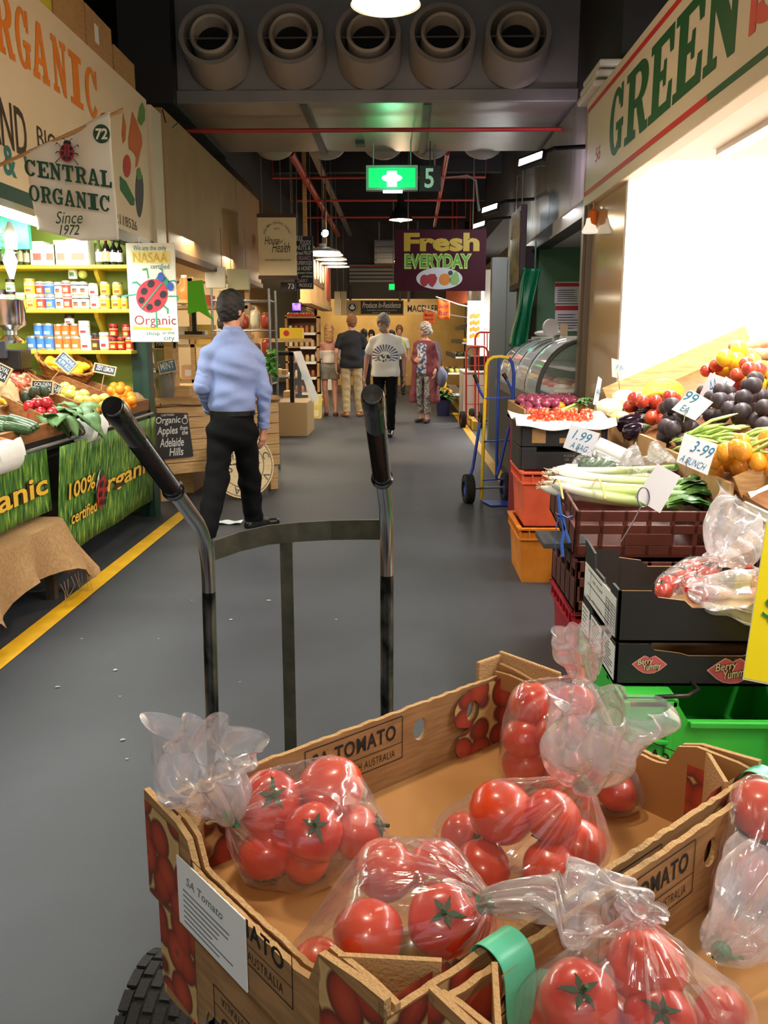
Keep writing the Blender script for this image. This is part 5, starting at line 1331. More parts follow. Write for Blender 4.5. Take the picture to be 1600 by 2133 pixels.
# ================================================================== RIGHT: the green sign stall
from mathutils.bvhtree import BVHTree
def film(name,base,rim,tint=(244,240,246),sc=(46,3,1),bumpk=.55,streak=.3):
    if name in MATS:return MATS[name]
    m=bpy.data.materials.new(name);MATS[name]=m;m.use_nodes=True
    nt=m.node_tree;N=nt.nodes;L=nt.links
    b=N['Principled BSDF'];o=N['Material Output']
    b.inputs['Base Color'].default_value=lin(tint);b.inputs['Roughness'].default_value=.09;b.inputs['Specular IOR Level'].default_value=1.0;b.inputs['Coat Weight'].default_value=.6;b.inputs['Coat Roughness'].default_value=.05
    b.inputs['Transmission Weight'].default_value=0
    uv=N.new('ShaderNodeTexCoord');mp=N.new('ShaderNodeMapping');mp.inputs['Scale'].default_value=sc
    n=N.new('ShaderNodeTexNoise');n.inputs['Scale'].default_value=1;n.inputs['Detail'].default_value=3;n.inputs['Distortion'].default_value=.6
    L.new(uv.outputs['UV'],mp.inputs[0]);L.new(mp.outputs[0],n.inputs[0])
    bp=N.new('ShaderNodeBump');bp.inputs['Strength'].default_value=bumpk;bp.inputs['Distance'].default_value=.006
    L.new(n.outputs[0],bp.inputs['Height']);L.new(bp.outputs[0],b.inputs['Normal'])
    lw=N.new('ShaderNodeLayerWeight');lw.inputs['Blend'].default_value=.35;L.new(bp.outputs[0],lw.inputs['Normal'])
    vr=N.new('ShaderNodeTexVoronoi');vr.feature='DISTANCE_TO_EDGE';mp2=N.new('ShaderNodeMapping');mp2.inputs['Scale'].default_value=(sc[0]*.62,sc[1]*2.2,1);L.new(uv.outputs['UV'],mp2.inputs[0]);L.new(mp2.outputs[0],vr.inputs['Vector']);vr.inputs['Scale'].default_value=1
    cz=N.new('ShaderNodeMapRange');cz.inputs[1].default_value=0;cz.inputs[2].default_value=.14;cz.inputs[3].default_value=.5;cz.inputs[4].default_value=0;L.new(vr.outputs['Distance'],cz.inputs[0])
    ad=N.new('ShaderNodeMath');ad.operation='ADD';L.new(n.outputs[0],ad.inputs[0]);L.new(cz.outputs[0],ad.inputs[1]);L.new(ad.outputs[0],bp.inputs['Height'])
    p=N.new('ShaderNodeMath');p.operation='POWER';p.inputs[1].default_value=2.0;L.new(lw.outputs['Facing'],p.inputs[0])
    a=N.new('ShaderNodeMath');a.operation='MULTIPLY_ADD';a.inputs[1].default_value=rim;a.inputs[2].default_value=base;L.new(p.outputs[0],a.inputs[0])
    r=N.new('ShaderNodeMapRange');r.inputs[1].default_value=.58;r.inputs[2].default_value=.74;r.inputs[3].default_value=0;r.inputs[4].default_value=streak;L.new(n.outputs[0],r.inputs[0])
    s_=N.new('ShaderNodeMath');s_.operation='ADD';s_.use_clamp=True;L.new(a.outputs[0],s_.inputs[0]);L.new(r.outputs[0],s_.inputs[1])
    t=N.new('ShaderNodeBsdfTransparent');mx=N.new('ShaderNodeMixShader')
    L.new(s_.outputs[0],mx.inputs[0]);L.new(t.outputs[0],mx.inputs[1]);L.new(b.outputs[0],mx.inputs[2]);
    gl=N.new('ShaderNodeBsdfGlossy');gl.inputs['Roughness'].default_value=.11;gl.inputs['Color'].default_value=(1,1,1,1);L.new(bp.outputs[0],gl.inputs['Normal'])
    fr=N.new('ShaderNodeFresnel');fr.inputs['IOR'].default_value=1.5;L.new(bp.outputs[0],fr.inputs['Normal']);f2=N.new('ShaderNodeMath');f2.operation='MULTIPLY';f2.inputs[1].default_value=1.3;L.new(fr.outputs[0],f2.inputs[0]);f4=N.new('ShaderNodeMath');f4.operation='MINIMUM';f4.inputs[1].default_value=.30;L.new(f2.outputs[0],f4.inputs[0]);f2=f4
    m3=N.new('ShaderNodeMixShader');L.new(f2.outputs[0],m3.inputs[0]);L.new(mx.outputs[0],m3.inputs[1]);L.new(gl.outputs[0],m3.inputs[2]);L.new(m3.outputs[0],o.inputs[0])
    return m
filmA=film('bag film',.055,.40,sc=(11,1.6,1),bumpk=.75,streak=.16)
filmB=film('bag neck film',.31,.5,sc=(6,1.6,1),bumpk=.7,streak=.34)
def bag(cents,R,knot,tail,width,label,tie,seed=1,nphi=110,nth=56,amp=1.0,slack=1.06,taper=1.0,extra=()):
    """clear bag pulled around fruit, gathered at the knot, the loose end flaring along the tail path"""
    rr=random.Random(seed);cents=[Vector(c) for c in cents];knot=Vector(knot)
    bm=bmesh.new()
    for c in cents:
        for i in range(60):
            z=1-2*(i+.5)/60;g=i*2.39996;q=math.sqrt(1-z*z)
            bm.verts.new(c+Vector((q*math.cos(g),q*math.sin(g),z))*R*slack)
    for e in extra:bm.verts.new(Vector(e))
    c0=sum(cents,Vector())/len(cents);ax=(knot-c0).normalized()
    u=Vector((0,0,1)).cross(ax) if abs(ax.z)<.9 else Vector((1,0,0)).cross(ax);u.normalize();v=ax.cross(u)
    for i in range(10):a=i*PI/5;bm.verts.new(knot+(u*math.cos(a)+v*math.sin(a))*.007)
    bmesh.ops.convex_hull(bm,input=bm.verts);tree=BVHTree.FromBMesh(bm);bm.free()
    D=np.zeros((nth+1,nphi))
    dirs=[]
    for i in range(nth+1):
        th=.012+(PI-.024)*i/nth;row=[]
        for k in range(nphi):
            p=2*PI*k/nphi;d=ax*math.cos(th)+(u*math.cos(p)+v*math.sin(p))*math.sin(th);row.append(d)
            h=tree.ray_cast(c0,d);D[i,k]=h[3] if h[3] else .05
        dirs.append(row)
    E_=D.copy()
    for _ in range(3):E_=(E_+np.roll(E_,1,1)+np.roll(E_,-1,1)+np.vstack([E_[:1],E_[:-1]])+np.vstack([E_[1:],E_[-1:]]))/5
    D=np.maximum(E_,D*.985)
    ph=[rr.uniform(0,6.28) for _ in range(6)]
    vs=[];uvs=[]
    for i in range(nth+1):
        f=i/nth;w_=math.exp(-f/.30)
        for k in range(nphi):
            p=2*PI*k/nphi
            pl=(abs(math.sin(7*p+ph[0]+1.5*math.sin(2*p+ph[1])))*.6+abs(math.sin(11.5*p*1.0434782+ph[2]))*.4)-.5
            q=c0+dirs[i][k]*D[i,k]
            cr=1-2*abs(mnoise.noise(Vector((q.x*26+ph[3],q.y*26,q.z*26+f*3))));cr=max(0,cr-.55)
            d=D[i,k]*(1+amp*(.085*pl*w_*min(1,f*14)+.04*cr))+.002
            vs.append(c0+dirs[i][k]*d);uvs.append((k/nphi,f))
    fs=[(i*nphi+k,(i+1)*nphi+k,(i+1)*nphi+(k+1)%nphi,i*nphi+(k+1)%nphi) for i in range(nth) for k in range(nphi)]
    t=thing('tomato_bag',label,'bag',Vector((c0.x,c0.y,min(c.z for c in cents)-R)))
    mb=MB();mb.add(vs,fs);mb.build('film',filmA,t,smooth=4,uv=uvs)
    # loose neck
    path=[knot]+[Vector(p) for p in tail];n_=26;m_=84;vs=[];uvs=[]
    seg=len(path)-1
    def P(s_):
        x=s_*seg;j=min(int(x),seg-1);f=x-j
        p0,p1,p2,p3=path[max(j-1,0)],path[j],path[j+1],path[min(j+2,seg)]
        return .5*((2*p1)+(p2-p0)*f+(2*p0-5*p1+4*p2-p3)*f*f+(3*p1-p0-3*p2+p3)*f**3)
    for i in range(n_+1):
        s_=i/n_;c=P(s_);tg=(P(min(1,s_+.04))-P(max(0,s_-.04))).normalized()
        a=(CR-tg*CR.dot(tg));a=a.normalized() if a.length>.25 else (CU-tg*CU.dot(tg)).normalized();b=tg.cross(a)
        wd=.006+(width-.006)*(s_**.7)*(1-taper*.18*max(0,s_-.6))
        for k in range(m_):
            p=2*PI*k/m_
            pl=abs(math.sin(3.5*p+ph[4]+1.2*math.sin(2*p+s_*3)))-.5
            j=.34*mnoise.noise(Vector((math.cos(p)*1.3+seed,math.sin(p)*1.3,s_*4.0)))*min(1,s_*4)
            rr_=wd*(1+.55*pl*(1-.2*s_)+j)
            ln=.10*width*(mnoise.noise(Vector((p*2,seed*1.0,4.0))) if i==n_ else 0)
            vs.append(c+a*math.cos(p)*rr_+b*math.sin(p)*rr_*(.8-.3*s_)+tg*ln);uvs.append((k/m_,s_*.8))
    fs=[(i*m_+k,i*m_+(k+1)%m_,(i+1)*m_+(k+1)%m_,(i+1)*m_+k) for i in range(n_) for k in range(m_)]
    mb=MB();mb.add(vs,fs);mb.build('neck',filmB,t,smooth=4,uv=uvs)
    if tie:
        mb=MB();d=(P(.06)-c0).normalized();m4=along(knot-d*.008,knot+d*.012)
        mb.lathe([(.007,0),(.0095,.002),(.0085,.005),(.0098,.008),(.0086,.011),(.007,.014)],18,0,m4)
        mb.tube([m4@Vector((.008,0,.006)),m4@Vector((.014,.003,.010)),m4@Vector((.02,.002,.005))],.003,6,flat=.4)
        mb.build('twist_tie',tie,t,smooth=.8)
    return t

XR=1.45
gsign=M('sign green',(28,92,48),.55);sred=M('sign red',(204,44,44),.55);sred2=M('sign soft red',(222,88,72),.55);scream=M('sign cream white',(228,216,194),.5)
t=thing('fascia_sign','cream shop fascia lettered GREEN in dark green with red border on the right','sign',(XR,3.8,2.46))
MB().box(XR,XR+.1,.7,7.34,2.45,3.24).build('board',scream,t,bevel=.008)
MB().box(XR+.02,XR+.1,7.35,7.41,2.40,3.22).build('end_board',M('brown edge',(92,66,34),.6),t)
mR=frame((XR,0,0),(0,-1,0),(0,0,1))
def rx(px):return-Xp(px,250,XR).y
mb=MB();slabtext(mb,'GREEN',mR,[(-6.5,-6.13),(-6.06,-5.52),(-5.5,-5.06),(-5.03,-4.58),(-4.55,-4.08)],2.65,3.08,0,.002)
mb.shape([[(-4.46,2.525),(-.8,2.525),(-.8,2.56),(-4.46,2.56)]],mR,0,.002);mb.build('green_lettering',gsign,t)
mb=MB();slabtext(mb,'S',mR,[(-4.0,-3.5)],2.66,3.08,0,.002);mb.build('red_letter',sred2,t)
mb=MB();mb.shape([[(-7.3,2.525),(-4.46,2.525),(-4.46,2.56),(-7.3,2.56)]],mR,0,.002);mb.shape([[(-7.3,3.145),(-.8,3.145),(-.8,3.18),(-7.3,3.18)]],mR,0,.002);mb.shape([[(-7.3,2.525),(-7.285,2.525),(-7.285,3.18),(-7.3,3.18)]],mR,0,.003)
mb.text('56',mR,-6.95,2.72,-6.78,2.82,0,.002,shear=.1);mb.build('red_border',sred,t)
# stall shell
struct('wall_green_end',MB().box(1.5,2.48,6.10,6.15,0,2.46),M('bright white wall',(244,242,238),.5))
struct('wall_green_side',MB().box(2.42,2.48,.7,6.10,0,2.46),M('cream stall wall',(232,224,206),.6))
struct('ceiling_green',MB().box(1.55,2.48,.7,7.3,2.46,2.49),M('white soffit',(240,236,228),.5))
struct('wall_green_front',MB().box(1.5,1.54,6.151,7.15,.8,2.46),M('glossy cream panel',(206,182,142),.12,coat=.3))
struct('trim_40',MB().box(1.46,1.52,7.151,7.22,.8,2.46).box(1.44,1.54,7.22,7.3,.6,2.45),M('grey steel post',(120,108,94),.4,.3))
mb=MB();mb.grid(lambda a,b:Vector((1.497-.006*math.sin(a*4),6.28-.1*a+.05*math.sin(b*3),2.12-.45*b)),3,8)
for i,y in enumerate((2.2,4.4)):
    t=thing('tube_light',['nearer white batten light under the right stall ceiling','farther white batten light under the right stall ceiling'][i],'lamp',(1.80,y,2.42))
    MB().box(1.76,1.84,y-.8,y+.8,2.43,2.47).build('housing',white_p,t);MB().tube([(1.80,y-.78,2.42),(1.80,y+.78,2.42)],.014,8).build('tube',M('tube white',(250,255,245),.4,emit=7),t)
p=Yp(1228,500,7.0);t=thing('lamp_bulb','reflector bulb in an orange holder hanging below the corner of the right fascia','lamp',p)
m_=along(p+Vector((0,0,.14)),p);MB().lathe([(.012,-.02),(.035,0),(.036,.1),(.028,.11)],18,0,along(p+Vector((.02,0,.21)),p+Vector((0,0,.05)))).build('holder',M('orange holder',(238,120,30),.5),t,smooth=.7)
MB().lathe([(.03,-.02),(.035,.02),(.062,.075),(.055,.09),(0,.095)],20,0,m_).build('bulb',M('bulb white',(246,238,220),.3,emit=.6),t,smooth=.8)
MB().tube([p+Vector((.02,0,.2)),(p.x+.02,p.y,2.45)],.006,5).build('cord',M('orange holder',(238,120,30),.5),t)
t=thing('produce_trays','small stack of white foam trays on top of the right fascia end','tray',(1.6,6.9,3.28))
for k in range(3):MB().box(1.40+.02*k,1.9,6.9,7.5,3.245+k*.07,3.295+k*.07).build('foam_tray',M('foam white',(222,218,208),.6),t,bevel=.015)
# upper wall and beam beyond the fascia
mb=MB()
for k in range(5):mb.box(1.6,1.68,7.45+k*1.25,8.68+k*1.25,2.60,3.56)
struct('wall_upper_right',mb,greywall)
struct('trim_41',MB().box(1.56,1.74,7.43,13.6,2.46,2.60),dsteel);struct('trim_42',MB().box(1.54,1.6,7.43,13.6,2.44,2.46),dsteel)
struct('wall_deli',MB().box(1.62,4.2,10.7,10.8,0,2.5),M('deli green wall',(96,138,98),.7));struct('ceiling_deli',MB().box(1.76,4.2,7.31,10.7,2.48,2.52),M('soffit',(206,204,196),.6))
struct('trim_43',MB().box(1.22,1.42,12.2,12.4,0,2.5).box(1.42,1.62,12.3,12.4,0,2.5),M('grey pillar',(112,110,104),.5));struct('trim_44',MB().box(1.40,1.62,10.75,10.95,0,2.5),M('dark pillar',(60,54,48),.7))
t=thing('picture_sign','dark framed picture sign hanging edge on by chains over the deli counter','sign',(1.34,10.5,2.0))
MB().box(1.315,1.385,10.1,11.0,1.98,2.88).build('frame',M('dark sign frame',(50,34,24),.6),t,bevel=.006);MB().box(1.305,1.315,10.16,10.94,2.04,2.82).build('picture',M('sign picture',(166,140,80),.6,rgb2=(70,60,40),vs=5),t)
for y in (10.3,10.8):MB().tube([(1.35,y,2.88),(1.35,y,3.3),(1.62,y,3.32)],.006,5).build('chain',steel,t)
cur=M('green tarpaulin',(10,104,62),.35);p=Yp(1085,575,9.9)
mb=MB()
def cf(a,b):
    pinch=1-.45*math.sin(PI*min(1,b*1.15))**2*b;w_=.20*pinch
    return Vector((1.42+(a-.5)*w_-.12*b,9.9+.05*math.sin(a*15+3*math.sin(a*5+b))+.02*math.sin(b*9),2.18-.85*b))
mb.grid(cf,40,20);o=mb.build('tarpaulin',cur,smooth=4);o.modifiers.new('s','SOLIDIFY').thickness=.006;tag(o,'gathered green tarpaulin curtain beside the deli counter','curtain')
o2=MB().tube([(1.46,9.9,2.17),(1.46,9.9,2.47)],.01,6).build('tie',cur,o);
for i,(px0,py0,px1,py1) in enumerate([(1155,587,1212,632),(1155,634,1212,690)]):
    m_,w_,h_=pan(px0,py0,px1,py1,10.68);t=thing('notice',['upper white notice with a red heading on the green deli wall','lower white notice with a red heading on the green deli wall'][i],'notice',m_@Vector((w_/2,0,0)))
    MB().box(0,w_,0,h_,-.004,0,0,m_).build('sheet',paper,t);MB().shape([[(0,h_*.78),(w_,h_*.78),(w_,h_*.95),(0,h_*.95)]],m_,0,.002).build('red_heading',sred,t)
    mb=MB();[mb.shape([[(w_*.1,h_*(.1+k*.1)),(w_*rnd.uniform(.6,.9),h_*(.1+k*.1)),(w_*.85,h_*(.13+k*.1)),(w_*.1,h_*(.13+k*.1))]],m_,0,.002) for k in range(6)];mb.build('text_lines',ink,t)
# deli display case
t=thing('deli_case','long curved glass deli display case beyond the onions','display case',(1.5,9,0))
Y0,Y1=7.35,10.3
MB().box(1.14,2.0,Y0,Y1,0,.93).build('base',M('case base',(66,62,58),.5),t);MB().box(1.10,1.2,Y0,Y1,.86,.95).build('front_rail',steel,t)
MB().box(1.50,1.95,Y0,Y1,1.38,1.44).build('top',M('case top',(206,204,196),.4),t,bevel=.01)
arc=[(1.14+.40*(1-math.cos(a)),.95+.46*math.sin(a)) for a in [k*PI/20 for k in range(11)]]
mb=MB().grid(lambda a,b:(arc[min(10,int(round(b*10)))][0],Y0+(Y1-Y0)*a,arc[min(10,int(round(b*10)))][1]),6,10);mb.build('curved_glass',glassm,t,smooth=4)
for y in (Y0,Y0+.75,Y0+1.5,Y0+2.25,Y1):MB().tube([(x,y,z) for x,z in arc],.014 if y != Y0 else .02,6).build('rib',chrome if y != Y0 else dsteel,t,smooth=.9)
mb=MB().add([(x,Y0,z) for x,z in arc]+[(1.54,Y0,.95)],[tuple(range(12))]);mb.build('end_glass',glassm,t)
for z in (.96,1.15):MB().box(1.25 if z<1 else 1.42,1.9,Y0+.02,Y1-.02,z,z+.012).build('inner_shelf',M('case tray',(206,214,216),.3),t)
for k in range(18):
    c=rnd.randrange(4);y=Y0+.12+(k%9)*.32;x=1.36+.22*(k // 9)
    mb=MB().box(x-.08,x+.08,y-.13,y+.13,.973,1.0);mb.ball((x,y,1.01),(.07,.11,.03),10,8,1)
    tag(mb.build('deli_tray',[white_p,M('deli food %d'%c,[(206,96,84),(230,200,150),(150,60,44),(236,226,210)][c],.4)],smooth=.6),'white tray of food inside the curved deli case','tray','trays inside the deli case')
# things on top of the case
t=thing('serving_board','round timber board of jars and bottles on top of the deli case','board',(1.72,7.9,1.44));MB().lathe([(.14,0),(.16,.012),(.15,.03),(0,.03)],28,0,Matrix.Translation((1.72,7.9,1.44))@Matrix.Diagonal((1,.8,1,1))).build('board',wood,t,smooth=.6)
for i,(dx,dy,r,h,c) in enumerate([(-.11,.02,.025,.09,(60,40,36)),(-.07,-.05,.022,.14,(120,96,40)),(-.02,.04,.025,.10,(52,50,50)),(.02,-.05,.024,.08,(150,120,60)),(.05,.03,.024,.15,(110,50,40)),(.10,-.02,.025,.14,(96,46,36)),(-.04,-.01,.02,.17,(150,120,50))]):
    l_=Vector((1.72+dx,7.9+dy,1.47));t2=thing('sauce_bottle','small sauce bottle, %s from the left on the round timber board'%ORD[sorted([-.11,-.07,-.04,-.02,.02,.05,.10]).index(dx)],'bottle',l_,'bottles on the timber board')
    MB().lathe([(r,0),(r,h*.7),(r*.5,h*.85),(r*.5,h),(0,h)],14,0,Matrix.Translation(l_)).build('body',M('sauce %d'%i,c,.15,coat=.4),t2,smooth=.7);MB().lathe([(r*.6,h*.9),(r*.6,h*1.06),(0,h*1.06)],12,0,Matrix.Translation(l_)).build('cap',lidb,t2)
for dx,lab,h in ((-.12,'pale card tag standing on the deli case left of the timber board',.12),(-.24,'round white clock face standing on the deli case',.16)):
    x=1.62+dx;mb=MB().lathe([(h/2,0),(h/2,.03),(0,.03)],24,0,frame((x,8.3,1.44+h/2),(1,.4,0),(0,0,1))) if h>.14 else MB().box(x-.03,x+.03,8.2,8.25,1.44,1.44+h)
    tag(mb.build('card_stand',M('card beige',(216,196,160),.6) if h<.14 else white_p,smooth=.5),lab,'stand')
tag(MB().ball((1.42,8.6,1.47),(.14,.2,.03),16,8).build('paper_wrap',white_p,smooth=4),'flat white paper wrap lying on the deli case top','paper')

# ------------------------------------------------------------------ Fresh Everyday sign
maroon=M('maroon sign',(72,16,32),.6,spec=.2)
Y=12.4;m_,w_,h_=pan(822,478,1011,606,Y);u=w_/189
t=thing('hanging_sign','maroon hanging sign reading Fresh EVERYDAY above painted fruit','sign',m_@Vector((w_/2,0,0)))
MB().box(0,w_,0,h_,-.06,0,0,m_).build('board',maroon,t)
def tx(mb,s_,a,b,c,d,mi=0,z=.003,**k):mb.text(s_,m_,(a-822)*u,(606-d)*u,(c-822)*u,(606-b)*u,mi,z,**k)
mb=MB();tx(mb,'Fresh',841,490,997,527,bold=.045);mb.build('yellow_lettering',M('sign yellow',(206,170,24),.5),t)
mb=MB();tx(mb,'EVERYDAY',842,531,982,562,1,.002,bold=.07);tx(mb,'EVERYDAY',845,533,979,559,0,.004,bold=.02);mb.build('green_lettering',[M('bright sign green',(90,170,44),.5),M('pale sign edge',(206,222,110),.5)],t)
mb=MB();q=lambda px,py:((px-822)*u,(606-py)*u)
mb.shape([circ(*q(915,581),48*u,22*u,40)],m_,0,.003);mb.shape([circ(*q(884,585),9*u,12*u,20)],m_,1,.006);mb.shape([[q(889,575),q(896,572),q(906,572),q(911,580),q(908,590),q(901,599),q(894,594),q(889,584)]],m_,1,.008)
mb.shape([circ(*q(926,583),12*u,12*u,24)],m_,2,.006);mb.shape([[q(944,572),q(950,565),q(955,575),q(957,586),q(952,594),q(942,594),q(936,588),q(937,580)]],m_,3,.006);mb.shape([circ(*q(938,570),5*u,5*u,12)],m_,4,.008)
mb.build('painted_fruit',[M('oval white',(222,222,228),.5),M('strawberry paint',(170,40,44),.5),M('orange fruit paint',(230,140,40),.5),M('pear paint',(150,190,110),.5),M('leaf dark paint',(40,70,34),.5)],t)
for px in (850,985):a=Yp(px,478,Y-.03);MB().tube([a,(a.x,a.y,4.56)],.007,5).build('hanger',steel,t)

# ------------------------------------------------------------------ sloping produce display on the right
RX,RZ,RS,RT=1.36,.80,.45,.042
NR_=Vector((-RS,-RT,1)).normalized();R0=Vector((RX,3.3,RZ))
def RP(px,py,up=0.0):return PLp(px,py,R0+NR_*up,NR_)
def onR(x,y,up=0.0):return Vector((x,y,RZ+(x-RX)*RS+(y-3.3)*RT))+NR_*up
t=thing('display_counter','timber produce counter of the right stall rising towards the wall','counter',(1.8,4.3,0))
mb=MB();c8=[onR(1.36,3.1,-.03),onR(2.28,3.1,-.03),onR(2.28,6.07,-.03),onR(1.36,6.07,-.03)];c9=[p+Vector((0,0,.025)) for p in c8]
mb.add(c8+c9,[(3,2,1,0),(4,5,6,7),(0,1,5,4),(1,2,6,5),(2,3,7,6),(3,0,4,7)]);mb.build('sloping_top',brownw,t)
MB().box(1.5,2.28,2.2,6.05,0,.7).build('base',M('red counter base',(150,28,40),.5),t)
mb=MB();b0,b1=onR(1.42,6.06,.0),onR(2.36,6.06,.0);mb.bar(b0+Vector((0,0,.06)),b1+Vector((0,0,.06)),.03,.17);mb.build('back_board',woodh,t)
cardm=M('fruit card',(206,170,120),.75,rgb2=(190,150,100),vs=6)
mb=MB();fy=[6.05,5.5,4.95,4.4,3.85,3.47]
for a,b in zip(fy[:-1],fy[1:]):mb.box(1.325,1.345,b+.006,a,.70,.80+.042*(b-3.3)+.045+rnd.uniform(-.008,.008))
mb.build('card_front',cardm,t)
MB().box(1.30,1.36,2.4,6.05,.56,.69).build('front_beam',M('weathered beam',(120,96,62),.7,rgb2=(90,72,46),vs=6,stretch=(8,1,8)),t,bevel=.005)
mb=MB();e0,e1=onR(1.35,3.46,0),onR(2.2,3.46,0);mb.bar(e0+Vector((0,0,.03)),e1+Vector((0,0,.03)),.02,.09);mb.build('end_board',wood,t)
# produce, pixel polygons on the slope
heap(plum_r,settle(R0,NR_,pxspots([(1318,878),(1345,858),(1415,852),(1425,868),(1370,898)],19,RP,11,11),.041),'shiny red nectarine heaped behind the card front','nectarines heap')
heap(plum_d,settle(R0,NR_,pxspots([(1380,918),(1405,890),(1466,898),(1450,930),(1412,940)],17,RP,12,13),.043),'dark dusty plum at the card front below the 99 price card','plums below the 99 card')
heap(plum_d,settle(R0,NR_,pxspots([(1462,868),(1490,845),(1600,832),(1640,865),(1600,905),(1500,892)],44,RP,13,15),.043),'dark purple plum in the big heap right of the 99 price card','plums in the big heap')
heap(plum_r,settle(R0,NR_,pxspots([(1465,835),(1500,815),(1560,812),(1600,822),(1590,832)],16,RP,14,11),.041),'red nectarine showing between the plums and the yellow quinces','nectarines behind the plums')
heap(pear_g,settle(R0,NR_,pxspots([(1510,812),(1540,800),(1610,780),(1640,815),(1560,825)],22,RP,15,15),.05),'bright yellow quince heaped at the right edge','quinces heap')
heap(loquat,settle(R0,NR_,pxspots([(1486,996),(1512,978),(1640,966),(1650,1008),(1500,1012)],40,RP,16,15),.036),'orange yellow loquat in the front bin of the right stall','loquats in the bin')
eg=skin('aubergine skin',(26,16,28),(40,22,40),coat=.7,rough=.15)
for i,(a,b,r) in enumerate([((1288,890),(1345,870),.055),((1325,862),(1376,846),.056),((1372,852),(1418,834),.054),((1300,905),(1345,890),.05)]):
    A=RP(*a,.05);B=RP(*b,.06);v=B-A
    tt=thing('aubergine','glossy black aubergine left of the 99 price card','aubergine',(A+B)/2,'aubergines heap')
    MB().tube([A-v*.05,A+v*.03,A+v*.2,A+v*.5,A+v*.8,A+v*.95,B+v*.02],r,16,radii=[.004,r*.6,r,r*.95,r*.75,r*.5,r*.2]).build('flesh',eg,tt,smooth=.9)
    MB().tube([B-v*.08,B+v*.02,B+v*.15,B+v*.22],.02,8,radii=[r*.55,r*.4,.008,.006]).build('stalk',M('aubergine stalk',(70,86,48),.6),tt,smooth=.9)
bnm=M('ripe banana peel',(244,214,70),.5)
for k in range(5):
    c_=RP(1372+6*k,846,.07)+Vector((0,.035*k,.012*k));arc_=[c_+CR*(.125*math.cos(a))+CU*(.085*math.sin(a)) for a in [.35+j*.3 for j in range(9)]]
    A=RP(1340+k*9,840-k*5,.05);B=RP(1404+k*6,836-k*5,.05);M_=RP(1370+k*7,828-k*5,.15+.01*k)
    tag(MB().tube(arc_,.02,10,radii=[.008,.016,.021,.023,.024,.023,.021,.014,.007]).build('banana',bnm,smooth=.9),'yellow banana in the hand behind the aubergines','banana','bananas behind the aubergines')
for (px,py,r,nm,lab,c1,c2) in [(1300,832,.075,'cabbage','pale wrapped cabbage behind the aubergines',(232,236,206),(206,220,160)),(1268,852,.08,'cabbage','large pale cabbage at the far corner of the card front',(240,236,200),(214,216,150)),(1292,872,.055,'cabbage','small pale yellow cabbage beside the aubergines',(236,226,150),(220,210,120))]:
    p=RP(px,py,r*.7);tag(MB().ball(tuple(p),(r*1.15,r,r*.85),20,14,0,lambda d:1+.05*math.sin(6*math.atan2(d.y,d.x)+3*d.z)).build(nm,M(nm+lab[:12],c1,.5,rgb2=c2,vs=10),smooth=4),lab,nm)
for (px,py) in ((1345,828),(1325,845)):
    p=RP(px,py,.035);tag(MB().ball(tuple(p),(.035,.03,.035),14,10).build('lime',M('lime skin',(200,206,70),.4),smooth=4),'yellow green lime between the cabbages and aubergines','lime','limes by the aubergines')
bm2=skin('broad bean',(150,182,84),(180,204,116),rough=.45,vs=14)
rb=random.Random(4)
for k in range(46):
    x0,y0=rb.uniform(1392,1570),rb.uniform(908,955);L_=rb.uniform(70,120);an=rb.uniform(-.42,.02)
    x1,y1=x0+L_*math.cos(an),min(y0+L_*math.sin(an),962);up=rb.uniform(.04,.13)
    A=RP(x0,y0,up);B=RP(x1,y1,up+rb.uniform(0,.02));c=(A+B)/2+Vector((0,rb.uniform(-.02,.02),rb.uniform(0,.025)))
    tag(MB().tube([A,A*.7+c*.3+Vector((0,0,.004)),c,B*.7+c*.3,B],.011,8,radii=[.003,.010,.0115,.010,.003],flat=.7).build('broad_bean',bm2,smooth=.9),'long green bean pod in the pile behind the 3-99 card','bean','bean pods in the pile')
# box of sweet potatoes
p=RP(1560,800,.0);t=thing('potato_box','black box with white labels holding sweet potatoes at the right edge','box',(p.x+.1,p.y,p.z));a=Yp(1528,790,p.y);b=Yp(1600,752,p.y)
MB().box(a.x,a.x+.5,p.y,p.y+.3,a.z,b.z).build('body',M('black carton',(34,32,32),.6),t,bevel=.004)
for k in range(3):MB().box(a.x+.02+k*.065,a.x+.065+k*.065,p.y-.002,p.y,a.z+.02,b.z-.02-.02*(k==1)).build('white_label',paper,t)
MB().ball((a.x+.24,p.y-.002,(a.z+b.z)/2),(.045,.004,.025),16,8).build('red_emblem',M('lip red',(206,96,96),.5),t)
heap(potato,[Vector((a.x+.1+(k%4)*.11,p.y+.08+.08*(k // 4),b.z+.03+.05*(k // 6))) for k in range(11)],'pink brown sweet potato on the black labelled box','sweet potatoes on the box')
# white foam tray of cherry tomatoes on paper
foam=M('foam white',(222,226,230),.5)
c=[Zp(1500,975,.80),Zp(1640,1085,.74)]
t=thing('foam_tray','white foam tray lined with paper at the right edge below the loquats','tray',(1.5,2.95,.70))
fm=Matrix.Translation((1.37,3.42,.70))@Matrix.Rotation(-.12,4,'Y')
MB().box(0,.5,-.62,0,0,.02,0,fm).box(0,.025,-.62,0,0,.085,0,fm).box(.475,.5,-.62,0,0,.085,0,fm).box(0,.5,-.025,0,0,.085,0,fm).box(0,.5,-.62,-.595,0,.085,0,fm).box(-.02,.52,-.64,.02,.05,.062,0,fm).build('body',foam,t,bevel=.006)
MB().grid(lambda a,b:fm@Vector((.02+.46*a,-.61+.6*b,.03+.03*math.sin(a*7+b*3)**2+(.09*max(0,(b-.8)*5) if b>.8 else 0))),14,14).build('paper_liner',M('tissue white',(240,226,220),.8),t,smooth=4)
